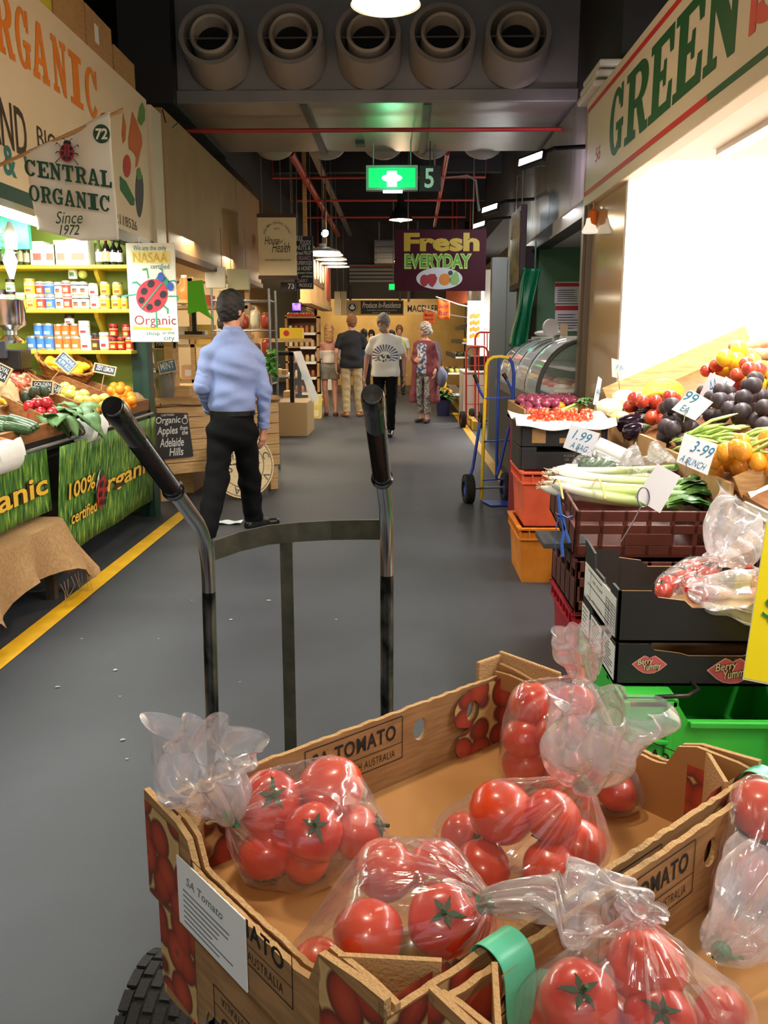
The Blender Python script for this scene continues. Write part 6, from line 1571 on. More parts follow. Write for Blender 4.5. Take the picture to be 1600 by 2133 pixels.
heap(cherry,[fm@Vector((.06+rnd.uniform(0,.34),-.56+rnd.uniform(0,.42),.075+rnd.uniform(0,.03))) for k in range(60)],'small red tomato in the white foam tray','small tomatoes in the foam tray')

# ------------------------------------------------------------------ price cards
bluep=M('blue marker',(36,120,160),.6);cardw=M('price card',(226,228,234),.6)
def card(corners,Y,lines,label,wire=None,mat=None,tilt=None,back=False):
    """corners in pixels: lower left, lower right, upper right, upper left; stands at depth Y"""
    P_=[Yp(x,y,Y+(tilt[i] if tilt else 0)) for i,(x,y) in enumerate(corners)];t=thing('price_card',label,'price card',P_[0])
    n=(P_[1]-P_[0]).cross(P_[3]-P_[0]).normalized()
    mb=MB().add([p-n*.0 for p in P_]+[p-n*.0025 for p in P_],[(0,1,2,3),(7,6,5,4),(0,4,5,1),(1,5,6,2),(2,6,7,3),(3,7,4,0)]);mb.build('card',mat or cardw,t)
    if lines:
        m_=frame(P_[0],P_[1]-P_[0],P_[3]-P_[0]);w_=(P_[1]-P_[0]).length;h_=(P_[3]-P_[0]).length
        mb=MB();[mb.text(s_,m_,w_*a,h_*b,w_*c,h_*d,0,.0015,shear=.3) for s_,a,b,c,d in lines];mb.build('blue_handwriting',bluep,t)
    if wire:
        W_=[Yp(x,y,Y-.012) for x,y in wire];MB().tube(W_,.0022,6).build('wire_stem',chrome,t,smooth=.9)
        if back:
            c=W_[0];MB().tube([c+(CR*math.cos(a)*.022+CU*math.sin(a)*.036)+CU*.034+CR*.008 for a in [k*PI/12-PI/2 for k in range(25)]],.0026,6).build('wire_loop',M('grey wire',(120,122,128),.3,.6),t,smooth=.9)
    return t
card([(1173,932),(1232,952),(1250,903),(1190,884)],4.75,[('1.99',.16,.48,.78,.88),('A BAG',.2,.1,.8,.36)],'white price card with blue handwriting 1.99 a bag',[(1205,930),(1192,965),(1186,990)])
card([(1399,853),(1448,876),(1486,838),(1440,812)],3.95,[('99',.2,.5,.72,.9),('EA',.28,.1,.6,.36)],'white price card with blue handwriting 99 each',[(1430,850),(1424,880)])
card([(1409,962),(1474,990),(1494,925),(1426,902)],3.42,[('3-99',.2,.5,.86,.92),('A BUNCH',.05,.08,.85,.32)],'white price card with blue handwriting 3-99 a bunch',[(1432,955),(1425,1000)])
card([(1322,1037),(1375,1069),(1418,992),(1370,966)],3.15,None,'blank white card turned away with a looped wire clip above the leeks',[(1336,1055),(1320,1085),(1294,1128)],back=True)
card([(1236,842),(1245,846),(1254,790),(1247,784)],5.55,[('99',.1,.3,.9,.6)],'white price card turned edge on at the far end of the card front',[(1241,835),(1242,862)],tilt=(-.1,.1,.1,-.1))
card([(1456,826),(1492,838),(1520,790),(1480,776)],4.75,None,'pink and white price card leaning behind the 99 card',[(1478,820),(1476,842)],mat=M('pink card',(232,196,200),.6))
card([(1487,838),(1508,828),(1532,796),(1512,784)],4.6,[('44',.1,.3,.9,.8)],'white price card with blue 44 right of the pink card',[(1500,826),(1500,845)])
card([(1275,785),(1297,790),(1297,752),(1274,746)],5.9,[('9.99',.1,.4,.9,.7)],'grey price card on a wire clip against the glossy cream panel',[(1286,775),(1290,800),(1292,835)],mat=M('grey card',(190,180,166),.5))

# ------------------------------------------------------------------ red counter, onions and cherry tomato boxes
struct('trim_45',MB().box(.90,1.29,5.75,7.2,0,.80),M('red counter base',(150,28,40),.5))
t=thing('onion_box','open kraft carton of red onions on the red counter before the deli case','carton',(1.1,6.5,.80))
bx=(.86,1.34,6.12,7.1)
MB().box(bx[0],bx[1],bx[2],bx[3],.80,.82).box(bx[0],bx[0]+.012,bx[2],bx[3],.8,.93).box(bx[1]-.012,bx[1],bx[2],bx[3],.8,.93).box(bx[0],bx[1],bx[2],bx[2]+.012,.8,.90).box(bx[0],bx[1],bx[3]-.012,bx[3],.8,.93).build('carton',kraft,t)
sp=[Vector((.92+.062*(i%7)+rnd.uniform(-.015,.015),6.58+.07*(i // 7%7)+rnd.uniform(-.015,.015),0)) for i in range(84)]
heap(onion,[Vector((p.x,p.y,.82+p.z)) for p in settle(None,Vector((0,0,1)),sp,.034)],'red onion heaped in the kraft carton','red onions in the carton')
sp=[Vector((.91+.06*(i%4)+rnd.uniform(-.01,.01),6.2+.065*(i // 4%3),0)) for i in range(18)]
heap(onion,[Vector((p.x,p.y,.82+p.z)) for p in settle(None,Vector((0,0,1)),sp,.034)],'red onion in the clear bag at the front of the kraft carton','bagged red onions')
o8=[Vector((.92+.085*k,6.47+.012*(k%2),.90+.02*(k%2))) for k in range(5)]
heap(orange_f,o8,'small brown orange fruit between the onions','fruit between the onions')
t=thing('celery_pack','clear wrapped pale green celery beside the red onions','celery',(1.2,6.2,.86))
for k in range(7):MB().tube([(1.06+.02*k,6.15+.015*k,.88),(1.14+.02*k,6.2+.02*k,.92),(1.26+.012*k,6.3+.02*k,.96)],.014,8,radii=[.016,.013,.007]).build('stalk',M('celery green',(178,206,116),.4),t,smooth=.9)
mb=MB()
for k in range(12):leafmesh(mb,Vector((1.24+.01*k,6.3+.01*k,.96)),Vector((.6,rnd.uniform(-.5,.5),rnd.uniform(-.1,.6))),.08,.05,.2)
mb.build('leaves',M('celery leaf',(104,140,80),.5),t,smooth=4)
blackc=M('black carton',(34,32,32),.6)
for k,(z0,z1) in enumerate(((.665,.795),(.80,.93))):
    t=thing('black_carton',['lower black carton on the orange crates','upper black carton with paper and cherry tomatoes on the orange crates'][k],'carton',(.94,5.25,z0))
    x0,x1,y0,y1=.69,1.2,5.05,5.42
    MB().box(x0+.012,x1-.012,y0+.002,y1-.012,z0,z1-.03).box(x0,x0+.01,y0,y1,z0,z1).box(x1-.01,x1,y0,y1,z0,z1).box(x0+.011,x1-.011,y1-.01,y1,z0,z1).box(x0+.011,x0+.1,y0,y0+.01,z0,z1).box(x1-.1,x1-.011,y0,y0+.01,z0,z1).build('carton',blackc,t,bevel=.003)
    if k:[MB().box(a,a+w_,y0-.003,y0,z0+.02,z0+.02+h_).build('kraft_patch',kraft,t) for a,w_,h_ in ((.76,.08,.085),(.92,.06,.03),(1.08,.08,.085))]
    else:
        mb=MB();[mb.text(s_,frame((x0,y0,z0),(1,0,0),(0,0,1)),.26,.075-i*.022,.42,.088-i*.022,0,.003) for i,s_ in enumerate(('KEEP COOL','2-4C'))];mb.build('grey_lettering',M('grey print',(130,128,124),.6),t);MB().box(.96,1.1,y0-.003,y0,z0+.002,z0+.035).build('white_label',paper,t)
mb=MB().grid(lambda a,b:Vector((.66+.58*a,5.0+.44*b,.935+.035*(abs(2*a-1)**3+abs(2*b-1)**3)*.6-(.05*max(0,.12-b)/.12)+.008*math.sin(a*13+b*9))),24,18);o=mb.build('paper_liner',M('tissue white',(240,226,220),.8),smooth=4);o.modifiers.new('s','SOLIDIFY').thickness=.002;tag(o,'wavy white paper sheet lining the carton of cherry tomatoes','paper')
sp=[Vector((.95+.20*math.sqrt(rnd.random())*math.cos(a),5.22+.13*math.sqrt(rnd.random())*math.sin(a),0)) for a in [rnd.uniform(0,6.28) for _ in range(110)]]
heap(cherry,[Vector((p.x,p.y,.937+min(p.z,.07))) for p in settle(None,Vector((0,0,1)),sp,.0135)],'tiny red tomato on the white paper of the black carton','cherry tomatoes on the paper')
# orange crates
def crate(name,x0,x1,y0,y1,z0,z1,m_,label,rim=.03,taper=.025,low=None,slots=True):
    t=thing(name,label,'crate',((x0+x1)/2,(y0+y1)/2,z0));g=taper;th=.008
    def ring(z,s):return [(x0+s,y0+s,z),(x1-s,y0+s,z),(x1-s,y1-s,z),(x0+s,y1-s,z)]
    mb=MB();A_=ring(z0,g);B_=ring(z1-rim,0.006);C_=ring(z1-rim,.014);D__=ring(z0+.01,g+.008)
    mb.add(A_+B_,[(0,1,5,4),(1,2,6,5),(2,3,7,6),(3,0,4,7),(3,2,1,0)]);mb.add(C_+D__,[(0,1,5,4),(1,2,6,5),(2,3,7,6),(3,0,4,7),(4,5,6,7)])
    mb.build('body',m_,t,bevel=.0)
    mb=MB()
    for (zz,hh,e) in ((z1-rim-.045,.012,.004),(z1-.014,.014,.010)):
        mb.box(x0-e,x1+e,y0-e,y0+.016,zz,zz+hh);mb.box(x0-e,x1+e,y1-.016,y1+e,zz,zz+hh);mb.box(x0-e,x0+.016,y0,y1,zz,zz+hh);mb.box(x1-.016,x1+e,y0,y1,zz,zz+hh)
    n_=7
    for k in range(n_+1):
        x=x0+(x1-x0-.01)*k/n_;y=y0+(y1-y0-.01)*k/n_
        for (a,b) in ((y0-.003,y0+.012),(y1-.012,y1+.003)):mb.box(x,x+.01,a,b,z1-rim-.045,z1)
        for (a,b) in ((x0-.003,x0+.012),(x1-.012,x1+.003)):mb.box(a,b,y,y+.01,z1-rim-.045,z1)
    mb.build('ribbed_rim',m_,t,bevel=.002);return t
crate('plastic_crate',.69,1.07,4.94,5.46,0,.335,M('orange crate',(232,142,40),.5,rgb2=(210,120,30),vs=6),'orange plastic crate on the floor under the red orange one')
crate('plastic_crate',.70,1.10,4.98,5.48,.335,.66,M('red orange crate',(236,104,66),.5,rgb2=(216,86,52),vs=6),'red orange plastic crate stacked on the orange crate')
# brown crates with leeks
bc=M('brown crate',(98,44,34),.5,rgb2=(84,36,28),vs=5)
def slat_crate(M_,w_,d_,h_,label):
    t=thing('slatted_crate',label,'crate',mat=M_.copy());mb=MB();th=.012
    MB().box(0,w_,0,d_,0,.012,0,M_).build('floor',bc,t)
    for (nm,sides) in (('long_wall',((0,th),(d_-th,d_))),):
        for a,b in sides:
            mb=MB()
            mb.box(0,w_,a,b,h_-.045,h_,0,M_);mb.box(0,w_,a,b,h_*.5,h_*.5+.04,0,M_);mb.box(0,w_,a,b,0,.05,0,M_)
            for k in range(7):x=(w_-.02)*k/6;mb.box(x,x+.02,a,b,0,h_,0,M_)
            mb.box(w_*.34,w_*.66,a-.002,b+.002,.05,h_*.52,0,M_)
            mb.build(nm,bc,t,bevel=.003)
    for a,b in ((0,th),(w_-th,w_)):
        mb=MB();mb.box(a,b,0,d_,h_-.045,h_,0,M_);mb.box(a,b,0,d_,0,h_*.6,0,M_)
        for k in range(6):y=(d_-.02)*k/5;mb.box(a,b,y,y+.02,0,h_,0,M_)
        mb.build('end_wall',bc,t,bevel=.003)
    return t
LM=Matrix.Translation((.715,3.50,.53))@Matrix.Rotation(.13,4,'X')
slat_crate(LM,.60,.62,.20,'upper brown slatted plastic crate holding the leeks')
slat_crate(Matrix.Translation((.72,3.46,.30)),.60,.56,.22,'lower brown slatted plastic crate under the leek crate')
crate('plastic_crate',.72,1.32,3.48,4.0,0,.295,M('red crate',(176,24,44),.5),'red plastic crate on the floor under the brown slatted crates')
struct('trim_46',MB().box(.78,1.30,4.02,4.12,0,.56),black)
lkm=M('leek',(240,240,226),.35);nt=lkm.node_tree;N=nt.nodes;L=nt.links
tc=N.new('ShaderNodeTexCoord');sp_=N.new('ShaderNodeSeparateXYZ');L.new(tc.outputs['UV'],sp_.inputs[0]);cr_=N.new('ShaderNodeValToRGB');e=cr_.color_ramp.elements
e[0].position=.15;e[0].color=lin((240,240,226));e[1].position=.85;e[1].color=lin((62,108,50));q_=e.new(.42);q_.color=lin((204,220,140));q_=e.new(.62);q_.color=lin((120,160,70))
L.new(sp_.outputs[0],cr_.inputs[0]);L.new(cr_.outputs[0],N['Principled BSDF'].inputs['Base Color'])
LEEK=[((1140,985),(1300,1005),(1440,985),.16),((1150,980),(1290,985),(1420,975),.19),((1135,1005),(1260,1040),(1420,1040),.17),((1155,1000),(1280,1022),(1430,1020),.20),((1128,1015),(1250,1050),(1400,1048),.15),((1165,985),(1330,1010),(1450,1003),.21),((1145,995),(1270,1030),(1440,1032),.19),((1160,975),(1300,980),(1450,985),.17),((1150,1008),(1260,1045),(1410,1052),.18)]
LN=Vector((0,-.13,1)).normalized();LO=LM@Vector((0,0,.0))
for i,(a,b,c,up) in enumerate(LEEK):
    A,B,C_=[PLp(*p,LO+LN*(up+d),LN) for p,d in ((a,.02),(b,.01),(c,.0))]
    t=thing('leek','leek, %s of the bunch lying across the brown crate'%ORD[i],'leek',B,'leeks in the crate')
    n_=14;pts=[];
    for k in range(n_+1):s_=k/n_;pts.append(A*(1-s_)**2+B*2*s_*(1-s_)+C_*s_**2)
    mb=MB();rad=[.008,.020,.0215]+[.019+.003*(k/n_) for k in range(n_-2)]
    mb.tube(pts,.02,14,radii=rad);mb.build('shank',lkm,t,smooth=1.0,uv=[(k // 14/n_*.75,0) for k in range(14*(n_+1))])
    mb=MB();uvs=[]
    d=(C_-B).normalized()
    for k in range(6):
        o=C_-d*.05+Vector((0,(k-2.5)*.009,.006*(k%3)));n0=len(mb.v);leafmesh(mb,o,d+Vector((rnd.uniform(-.1,.1),rnd.uniform(-.35,.35),rnd.uniform(-.05,.2))),rnd.uniform(.16,.24),.05,.12,0,rnd.uniform(-.5,.5));uvs += [(.7+.3*((j // 5)/6),0) for j in range(len(mb.v)-n0)]
    mb.build('leaves',lkm,t,smooth=4,uv=uvs)
    mb=MB()
    for k in range(9):g=A-(pts[1]-A).normalized()*.004;mb.tube([g+Vector((rnd.uniform(-.008,.008),rnd.uniform(-.008,.008),rnd.uniform(-.008,.008))),g+(A-pts[1]).normalized()*.02+Vector((rnd.uniform(-.015,.015),rnd.uniform(-.015,.015),rnd.uniform(-.015,.015)))],.0012,4)
    mb.build('roots',M('leek root',(222,206,170),.8),t)
for px in (1245,1160):
    c=PLp(px,1020,LO+LN*.21,LN);mb=MB()
    for k in range(2):mb.tube([c+Vector((.004*k,-.14+.28*s_,.015+.03*math.sin(PI*s_)-.03*(2*s_-1)**2)) for s_ in [j/12 for j in range(13)]],.0025,5)
    tag(mb.build('raffia_band',M('raffia',(222,190,110),.7),smooth=.9),'straw coloured band tied over the leeks '+('at mid length' if px>1200 else 'near their roots'),'band')
# bags and roll behind the leeks
p=Yp(1280,945,4.45);t=thing('bag_roll','white roll of produce bags behind the leeks','bag roll',p);mm=along(p+Vector((-.09,.02,.035)),p+Vector((.07,-.05,-.035)));MB().lathe([(.02,0),(.05,0),(.052,.01),(.052,.17),(.05,.18),(.02,.18),(.02,0)],24,0,mm).build('roll',paper,t,smooth=.6)
struct('trim_47',MB().box(1.12,1.30,4.2,4.75,0,.68),M('dark stand',(40,36,34),.7))
cuk=skin('cucumber skin',(46,78,48),(80,112,70),vs=20)
for k in range(4):
    A=Yp(1205+k*16,972+k*3,4.1);B=Yp(1240+k*14,958+k*2,4.12);tag(MB().tube([A,A*.9+B*.1,A*.5+B*.5,A*.1+B*.9,B],.022,12,radii=[.008,.02,.022,.02,.008]).build('cucumber',cuk,smooth=.9),'dark green cucumber in the clear bag behind the leeks','cucumber','cucumbers in the bag')
bag([Yp(1215,970,4.1),Yp(1260,972,4.12),Yp(1238,960,4.12)],.05,Yp(1300,970,4.05),[Yp(1312,955,4.03),Yp(1335,945,4.02)],.06,'clear bag of cucumbers behind the leeks',None,21,70,36)
bag([Yp(1345,972,4.0),Yp(1330,985,3.98),Yp(1360,985,3.98)],.045,Yp(1368,962,3.95),[Yp(1372,950,3.93),Yp(1385,938,3.92)],.07,'crumpled empty clear bag with a puffed neck behind the blank card',None,22,70,36,amp=2.2)
# blue straps
strap=M('blue strap',(52,96,178),.6)
t=thing('blue_strap','blue plastic straps knotted on the left side of the brown crate','strap',Yp(1165,1060,3.45))
for (a,b,c,d) in [((1163,1030),(1166,1060),(1172,1090),(1186,1130)),((1170,1070),(1160,1090),(1156,1120),(1158,1155)),((1172,1075),(1176,1100),(1170,1130),(1172,1160)),((1170,1072),(1182,1078),(1192,1074),(1188,1084)),((1168,1074),(1158,1068),(1162,1080),(1170,1078))]:
    MB().tube([Yp(*q,3.44) for q in (a,b,c,d)],.007,6,flat=.25).build('strap_end',strap,t,smooth=.9)
tag(MB().box(.60,.80,3.56,3.80,.55,.575).build('grey_tray',M('grey tray',(66,70,74),.5),bevel=.004),'dark grey tray edge sticking out left of the brown crate','tray')

# ------------------------------------------------------------------ black trays on the green crate
gm=M('green crate',(64,200,66),.45,rgb2=(54,184,58),vs=5)
GX0,GX1,GY0,GY1,GZ=.665,1.34,2.44,3.10,.36
t=thing('green_crate','bright green plastic crate with cut away front under the black trays','crate',(1.0,2.7,0))
for a in (GX0,GX1-.17):MB().box(a,a+.17,GY0,GY0+.11,GZ-.03,GZ).build('corner_ledge',gm,t,bevel=.008)
mb=MB();fr=frame((GX0,GY0+.0,0),(1,0,0),(0,0,1));w_=GX1-GX0
mb.prism([[(0.02,0),(w_-.02,0),(w_,GZ),(w_-.16,GZ),(w_-.20,GZ-.07),(.20,GZ-.07),(.16,GZ-.005),(.155,GZ),(0,GZ)]],fr@Matrix.Translation((0,0,-.02)),.02);mb.box(.03,w_-.03,GZ*.35,GZ*.38,0,.01,0,fr);mb.box(.2,w_-.2,GZ-.085,GZ-.065,0,.016,0,fr)
for x in (.0,.13):mb.box(x,x+.02,0.03,GZ-.002,0,.012,0,fr)
mb.box(.0,.14,GZ-.14,GZ-.125,0,.014,0,fr)
mb.build('front_wall',gm,t,bevel=.004)
MB().box(GX0,GX0+.02,GY0,GY1,0,GZ).build('side_wall',gm,t,bevel=.003);MB().box(GX1-.02,GX1,GY0,GY1,0,GZ).build('side_wall',gm,t,bevel=.003);MB().box(GX0,GX1,GY1-.02,GY1,0,GZ).build('back_wall',gm,t,bevel=.003);MB().box(GX0,GX1,GY0,GY1,0,.02).build('floor',gm,t)
mb=MB().tube([(GX0+.10,GY0+.01,GZ+.004),(GX0+.11,GY0-.005,GZ+.012),(GX0+.19,GY0-.005,GZ+.016),(GX0+.24,GY0+.05,GZ+.012),(GX0+.24,GY0+.24,GZ+.008)],.007,8);mb.build('wire_bail',M('dark bail',(60,54,48),.4,.6),t,smooth=.9)
for y in (2.62,3.0):MB().box(GX0,GX1,y,y+.03,GZ-.012,GZ-.002).build('cross_bar',gm,t)
lips=M('lip pink',(214,92,98),.5);gold=M('pale gold print',(236,218,168),.5)
def black_tray(z0,h,low,label,sides):
    x0,x1,y0,y1=.665,1.28,2.55,3.05
    t=thing('black_tray',label,'carton',((x0+x1)/2,(y0+y1)/2,z0));th=.008;w_=x1-x0;d_=y1-y0
    fr=frame((x0,y0,z0),(1,0,0),(0,0,1))
    lo=h*(1-low)
    def prof(L_):return [[(0,0),(L_,0),(L_,h),(L_-.10,h),(L_-.12,h-.02),(L_-.20,h-.03),(L_-.225,lo),(.225,lo),(.20,h-.03),(.12,h-.02),(.10,h),(0,h)]]
    for nm,f_ in (('front_wall',fr),('back_wall',frame((x0,y1-th,z0),(1,0,0),(0,0,1)))):
        mb=MB();mb.prism(prof(w_),f_@Matrix.Translation((0,0,-th)),th*.75,1);mb.prism(prof(w_),f_@Matrix.Translation((0,0,-th*.25)),th*.25,0) if nm=='front_wall' else mb.prism(prof(w_),f_,th*.3,0);mb.build(nm,[blackc,kraft],t)
    fl_=frame((x0,y1,z0),(0,-1,0),(0,0,1))
    sp=[[(0,0),(d_,0),(d_,h),(d_-.09,h),(d_-.11,h-.035),(d_-.2,h-.035),(d_-.21,h-.02),(.16,h-.02),(.15,h+.03),(.02,h+.045),(0,h+.045)]]
    for nm,f_ in (('side_wall',fl_),('side_wall',frame((x1+th,y1,z0),(0,-1,0),(0,0,1)))):
        mb=MB();mb.prism(sp if h>.13 else [[(0,0),(d_,0),(d_,h),(0,h)]],f_@Matrix.Translation((0,0,-th)),th,0);w0=mb.build(nm,[blackc],t)
        if f_ is fl_:
            for (a,b,c,d,ln) in sides:
                MB().box(a*d_,b*d_,c*h,d*h,0,.002,0,f_).build('white_label',paper,t)
                mb=MB()
                for k in range(ln):zz=(c+(d-c)*(.12+.76*k/max(ln-1,1)))*h;mb.box((a+(b-a)*.12)*d_,(a+(b-a)*rnd.uniform(.5,.9))*d_,zz,zz+.003,.002,.0026,0,f_)
                mb.build('label_print',ink,t)
    MB().box(x0,x1,y0,y1,z0,z0+.008).build('floor',kraft,t)
    mb=MB();mb.prism([[(0,0),(.0,0),(0,0)]],fr,0.0) if False else None
    for (x,y) in ((x0+.01,y0+.01),(x0+.01,y1-.05)):MB().add([(x,y,z0+.01),(x+.1,y,z0+.01),(x+.1,y,z0+h+.02),(x,y,z0+h+.02),(x+.004,y+.03,z0+.01),(x+.004,y+.03,z0+h+.02)],[(0,1,2,3),(0,3,5,4)]).build('corner_flap',blackc,t)
    return t,fr
t,fr=black_tray(.36,.135,.28,'lower black tray with red lip emblems on the green crate',[(.0,.24,.1,.85,6),(.3,.62,.1,.85,8),(.68,.98,.1,.9,9)])
for (cx_,cz_,s_) in ((.105,.07,.055),(.36,.052,.078)):
    L_=[(-1,0),(-.62,.3),(-.3,.52),(-.1,.44),(0,.36),(.1,.44),(.3,.52),(.62,.3),(1,0),(.6,-.36),(.3,-.52),(0,-.56),(-.3,-.52),(-.6,-.36)]
    mm=fr@Matrix.Translation((cx_,cz_,0))@Matrix.Scale(s_,4);mb=MB();mb.shape([L_],mm,0,.02);mb.shape([[(x*.93,y*.93) for x,y in L_]],mm,1,.03)
    mr=mm@Matrix.Rotation(.18,4,'Z')
    for s2,a in (('Berry',(-.66,-.02,.22,.40)),('Yummy',(-.36,-.42,.62,.06))):mb.text(s2,mr,*a,2,.05,bold=.075,shear=.3);mb.text(s2,mr,*a,3,.07,bold=.01,shear=.3)
    mb.build('lip_emblem',[M('lip rim',(236,170,170),.5),lips,ink,gold],t)
t,fr=black_tray(.50,.165,.32,'upper open black tray with a big white side label holding bagged tomatoes',[(.04,.95,.05,.80,3)])
f_=frame((.665,3.05,.50),(0,-1,0),(0,0,1));mb=MB();d_=.5;h=.165
for k in range(9):mb.box(d_*.70,d_*.94,h*(.10+.065*k),h*(.10+.065*k)+.0015,.003,.0035,0,f_)
for k in range(4):x=d_*(.70+.08*k);mb.box(x,x+.0015,h*.1,h*.62,.003,.0035,0,f_)
mb.text('PRODUCT OF AUSTRALIA',f_,d_*.32,h*.14,d_*.62,h*.2,0,.003);mb.text('SIZE  COUNT',f_,d_*.3,h*.55,d_*.6,h*.61,0,.003);mb.box(d_*.06,d_*.24,h*.1,h*.105,.003,.0035,0,f_);mb.box(d_*.245,d_*.248,h*.1,h*.75,.003,.0035,0,f_)
mb.build('label_print',ink,t)
redtie=M('red tie',(214,34,30),.5)
def bagged(cs,R,knot,tail,width,label,tie,seed,tl,grp,**k):
    for c in cs:
        m_=Matrix.Translation(c)@Matrix.Rotation(rnd.uniform(0,6.28),4,'Z')@Matrix.Rotation(rnd.uniform(-.5,.5),4,'X')@Matrix.Scale(R/.036,4);tomato(m_,tl,grp)
    return bag(cs,R,knot,tail,width,label,tie,seed,**k)
bagged([Yp(1390,1215,2.78),Yp(1440,1180,2.92),Yp(1425,1200,2.85),Yp(1475,1195,2.82),Yp(1380,1232,2.74)],.034,Yp(1500,1165,2.84),[Yp(1510,1130,2.84),Yp(1535,1090,2.84),Yp(1560,1065,2.84)],.13,'clear bag of tomatoes at the back of the upper black tray',redtie,31,'tomato in the farther bag in the upper black tray','tomatoes in the far tray bag',nphi=90,nth=44)
bagged([Yp(1455,1240,2.62),Yp(1440,1215,2.68),Yp(1475,1225,2.70),Yp(1500,1240,2.66)],.034,Yp(1432,1228,2.585),[Yp(1470,1235,2.57),Yp(1530,1240,2.57),Yp(1580,1235,2.57)],.085,'clear tomato bag with red tie at the front of the upper black tray',redtie,32,'tomato in the red tied bag in the upper black tray','tomatoes in the red tied bag',nphi=90,nth=44)
bagged([Yp(1590,1215,2.75),Yp(1610,1240,2.7),Yp(1580,1240,2.72)],.034,Yp(1560,1180,2.75),[Yp(1545,1150,2.75),Yp(1520,1120,2.75)],.10,'clear bag of tomatoes behind the yellow sign',redtie,33,'tomato in the bag behind the yellow sign','tomatoes behind the yellow sign',nphi=80,nth=40)
# yellow sign
Yg=2.42;cs=[Yp(1549,1412,Yg),Yp(1690,1440,Yg),Yp(1722,1100,Yg),Yp(1598,1085,Yg)]
t=thing('price_sign','yellow handwritten price sign in a plastic sleeve at the right edge','price sign',cs[0]);n=(cs[1]-cs[0]).cross(cs[3]-cs[0]).normalized()
MB().add(cs+[p+n*-.003 for p in cs],[(0,1,2,3),(7,6,5,4),(0,4,5,1),(1,5,6,2),(2,6,7,3),(3,7,4,0)]).build('card',M('sign yellow card',(255,232,10),.6),t)
g_=.006;MB().add([p-n*.001+((p-sum(cs,Vector())/4).normalized()*g_) for p in cs],[(0,1,2,3)]).build('sleeve',M('plastic sleeve edge',(226,226,206),.3),t)
m_=frame(cs[0],cs[1]-cs[0],cs[3]-cs[0]);mb=MB();mb.text('$',m_,-.004,.18,.05,.26,0,.004);mb.text('3.99',m_,.06,.18,.15,.28,0,.004);mb.build('green_handwriting',M('green marker',(40,130,50),.6),t);
MB().tube([(cs[0]+cs[1])/2,((cs[0]+cs[1])/2).xy.to_3d()+Vector((0,0,.34)),((cs[0]+cs[1])/2).xy.to_3d()+Vector((.02,.0,0))],.004,6).build('stand_wire',steel,t)

# ------------------------------------------------------------------ hand trolleys in the aisle
def wheel(mb_parent,c,axis,R,wd,hubm,tyre=None):
    c=Vector(c);a=Vector(axis).normalized();m_=along(c-a*wd/2,c+a*wd/2)
    mb=MB();pr=[(R*.55,0),(R*.8,-.002),(R*.94,wd*.1),(R,wd*.3),(R,wd*.7),(R*.94,wd*.9),(R*.8,wd+.002),(R*.55,wd)]
    mb.lathe(pr,40,0,m_);mb.f=mb.f[:-2];mb.m=mb.m[:-2]
    for row in range(5):
        for k in range(22):
            g=2*PI*(k+.5*(row%2))/22;z=wd*(.12+.19*row);rr=R*(1.0 if 0<row<4 else .975)
            mm=m_@Matrix.Rotation(g,4,'Z')@Matrix.Translation((rr,0,z));mb.box(-.004,.004,-R*.115,R*.115,-wd*.075,wd*.075,0,mm)
    w0=mb.build('wheel',tyre or rubber,mb_parent,smooth=.5)
    mb=MB().lathe([(.001,wd*.2),(R*.3,wd*.18),(R*.36,wd*.3),(R*.5,wd*.34),(R*.56,wd*.15),(R*.58,wd*.15),(R*.58,wd*.85),(R*.56,wd*.85),(R*.5,wd*.66),(R*.36,wd*.7),(R*.3,wd*.82),(0.001,wd*.8)],32,0,m_);h=mb.build('hub',hubm,w0,smooth=.6)
bluem=M('blue trolley paint',(36,70,168),.45,rgb2=(30,58,146),vs=9);yelm=M('chipped yellow paint',(236,200,36),.5,rgb2=(120,110,90),vs=26,lo=.66,hi=.7);redm=M('red trolley paint',(196,62,34),.45)
t=thing('hand_trolley','blue hand trolley with chipped yellow hoop standing by the orange crates','trolley',(.85,7.7,0))
YT=7.55
def B_(px,py,y=YT):return Yp(px,py,y)
L0,L1,R1,R0_=B_(1003,1030),B_(1012,775),B_(1068,775),B_(1062,1035)
L0.z=R0_.z=.03
hoop=[B_(1012,790),B_(1013,762),B_(1018,750),B_(1028,744),B_(1045,743),B_(1060,746),B_(1067,756),B_(1070,775),B_(1070,800)]
MB().tube([L0,B_(1008,900)]+hoop[:6],.015,10).build('yellow_frame',yelm,t,smooth=.8);MB().tube(hoop[5:]+[B_(1064,920),R0_],.015,10).build('frame_tube',bluem,t,smooth=.8)
MB().tube([B_(1040,744),B_(1037,850),B_(1034,1000)],.013,8).build('middle_bar',bluem,t,smooth=.8)
for py in (830,920,1000):MB().bar(B_(1010-(py-830)*.03,py),B_(1066-(py-830)*.03,py-3),.03,.012).build('cross_bar',bluem,t)
for (a,b) in (((1000,880),(985,975)),((1060,890),(1040,975))):MB().tube([B_(*a),B_(*b,YT+.12 if 0 else YT-.05),B_(b[0]-5,b[1]+15,YT-.05)],.014,8).build('strut',bluem,t,smooth=.8)
for (a,b,c) in (((1012,835),(1000,815),(988,780)),((1068,820),(1060,800),(1048,778))):
    MB().tube([B_(*a),B_(*b),B_((b[0]+c[0])/2,(b[1]+c[1])/2)],.011,8).build('handle_arm',bluem,t,smooth=.8);MB().tube([B_((b[0]+c[0])/2+1,(b[1]+c[1])/2),B_(*c)],.017,10).build('grip',black,t,smooth=.8)
wc=B_(969,1003,YT-.05);wheel(t,(wc.x+.03,wc.y,.125),(1,.15,0),.125,.08,bluem);wheel(t,(wc.x+.38,wc.y+.1,.125),(1,.15,0),.125,.08,bluem)
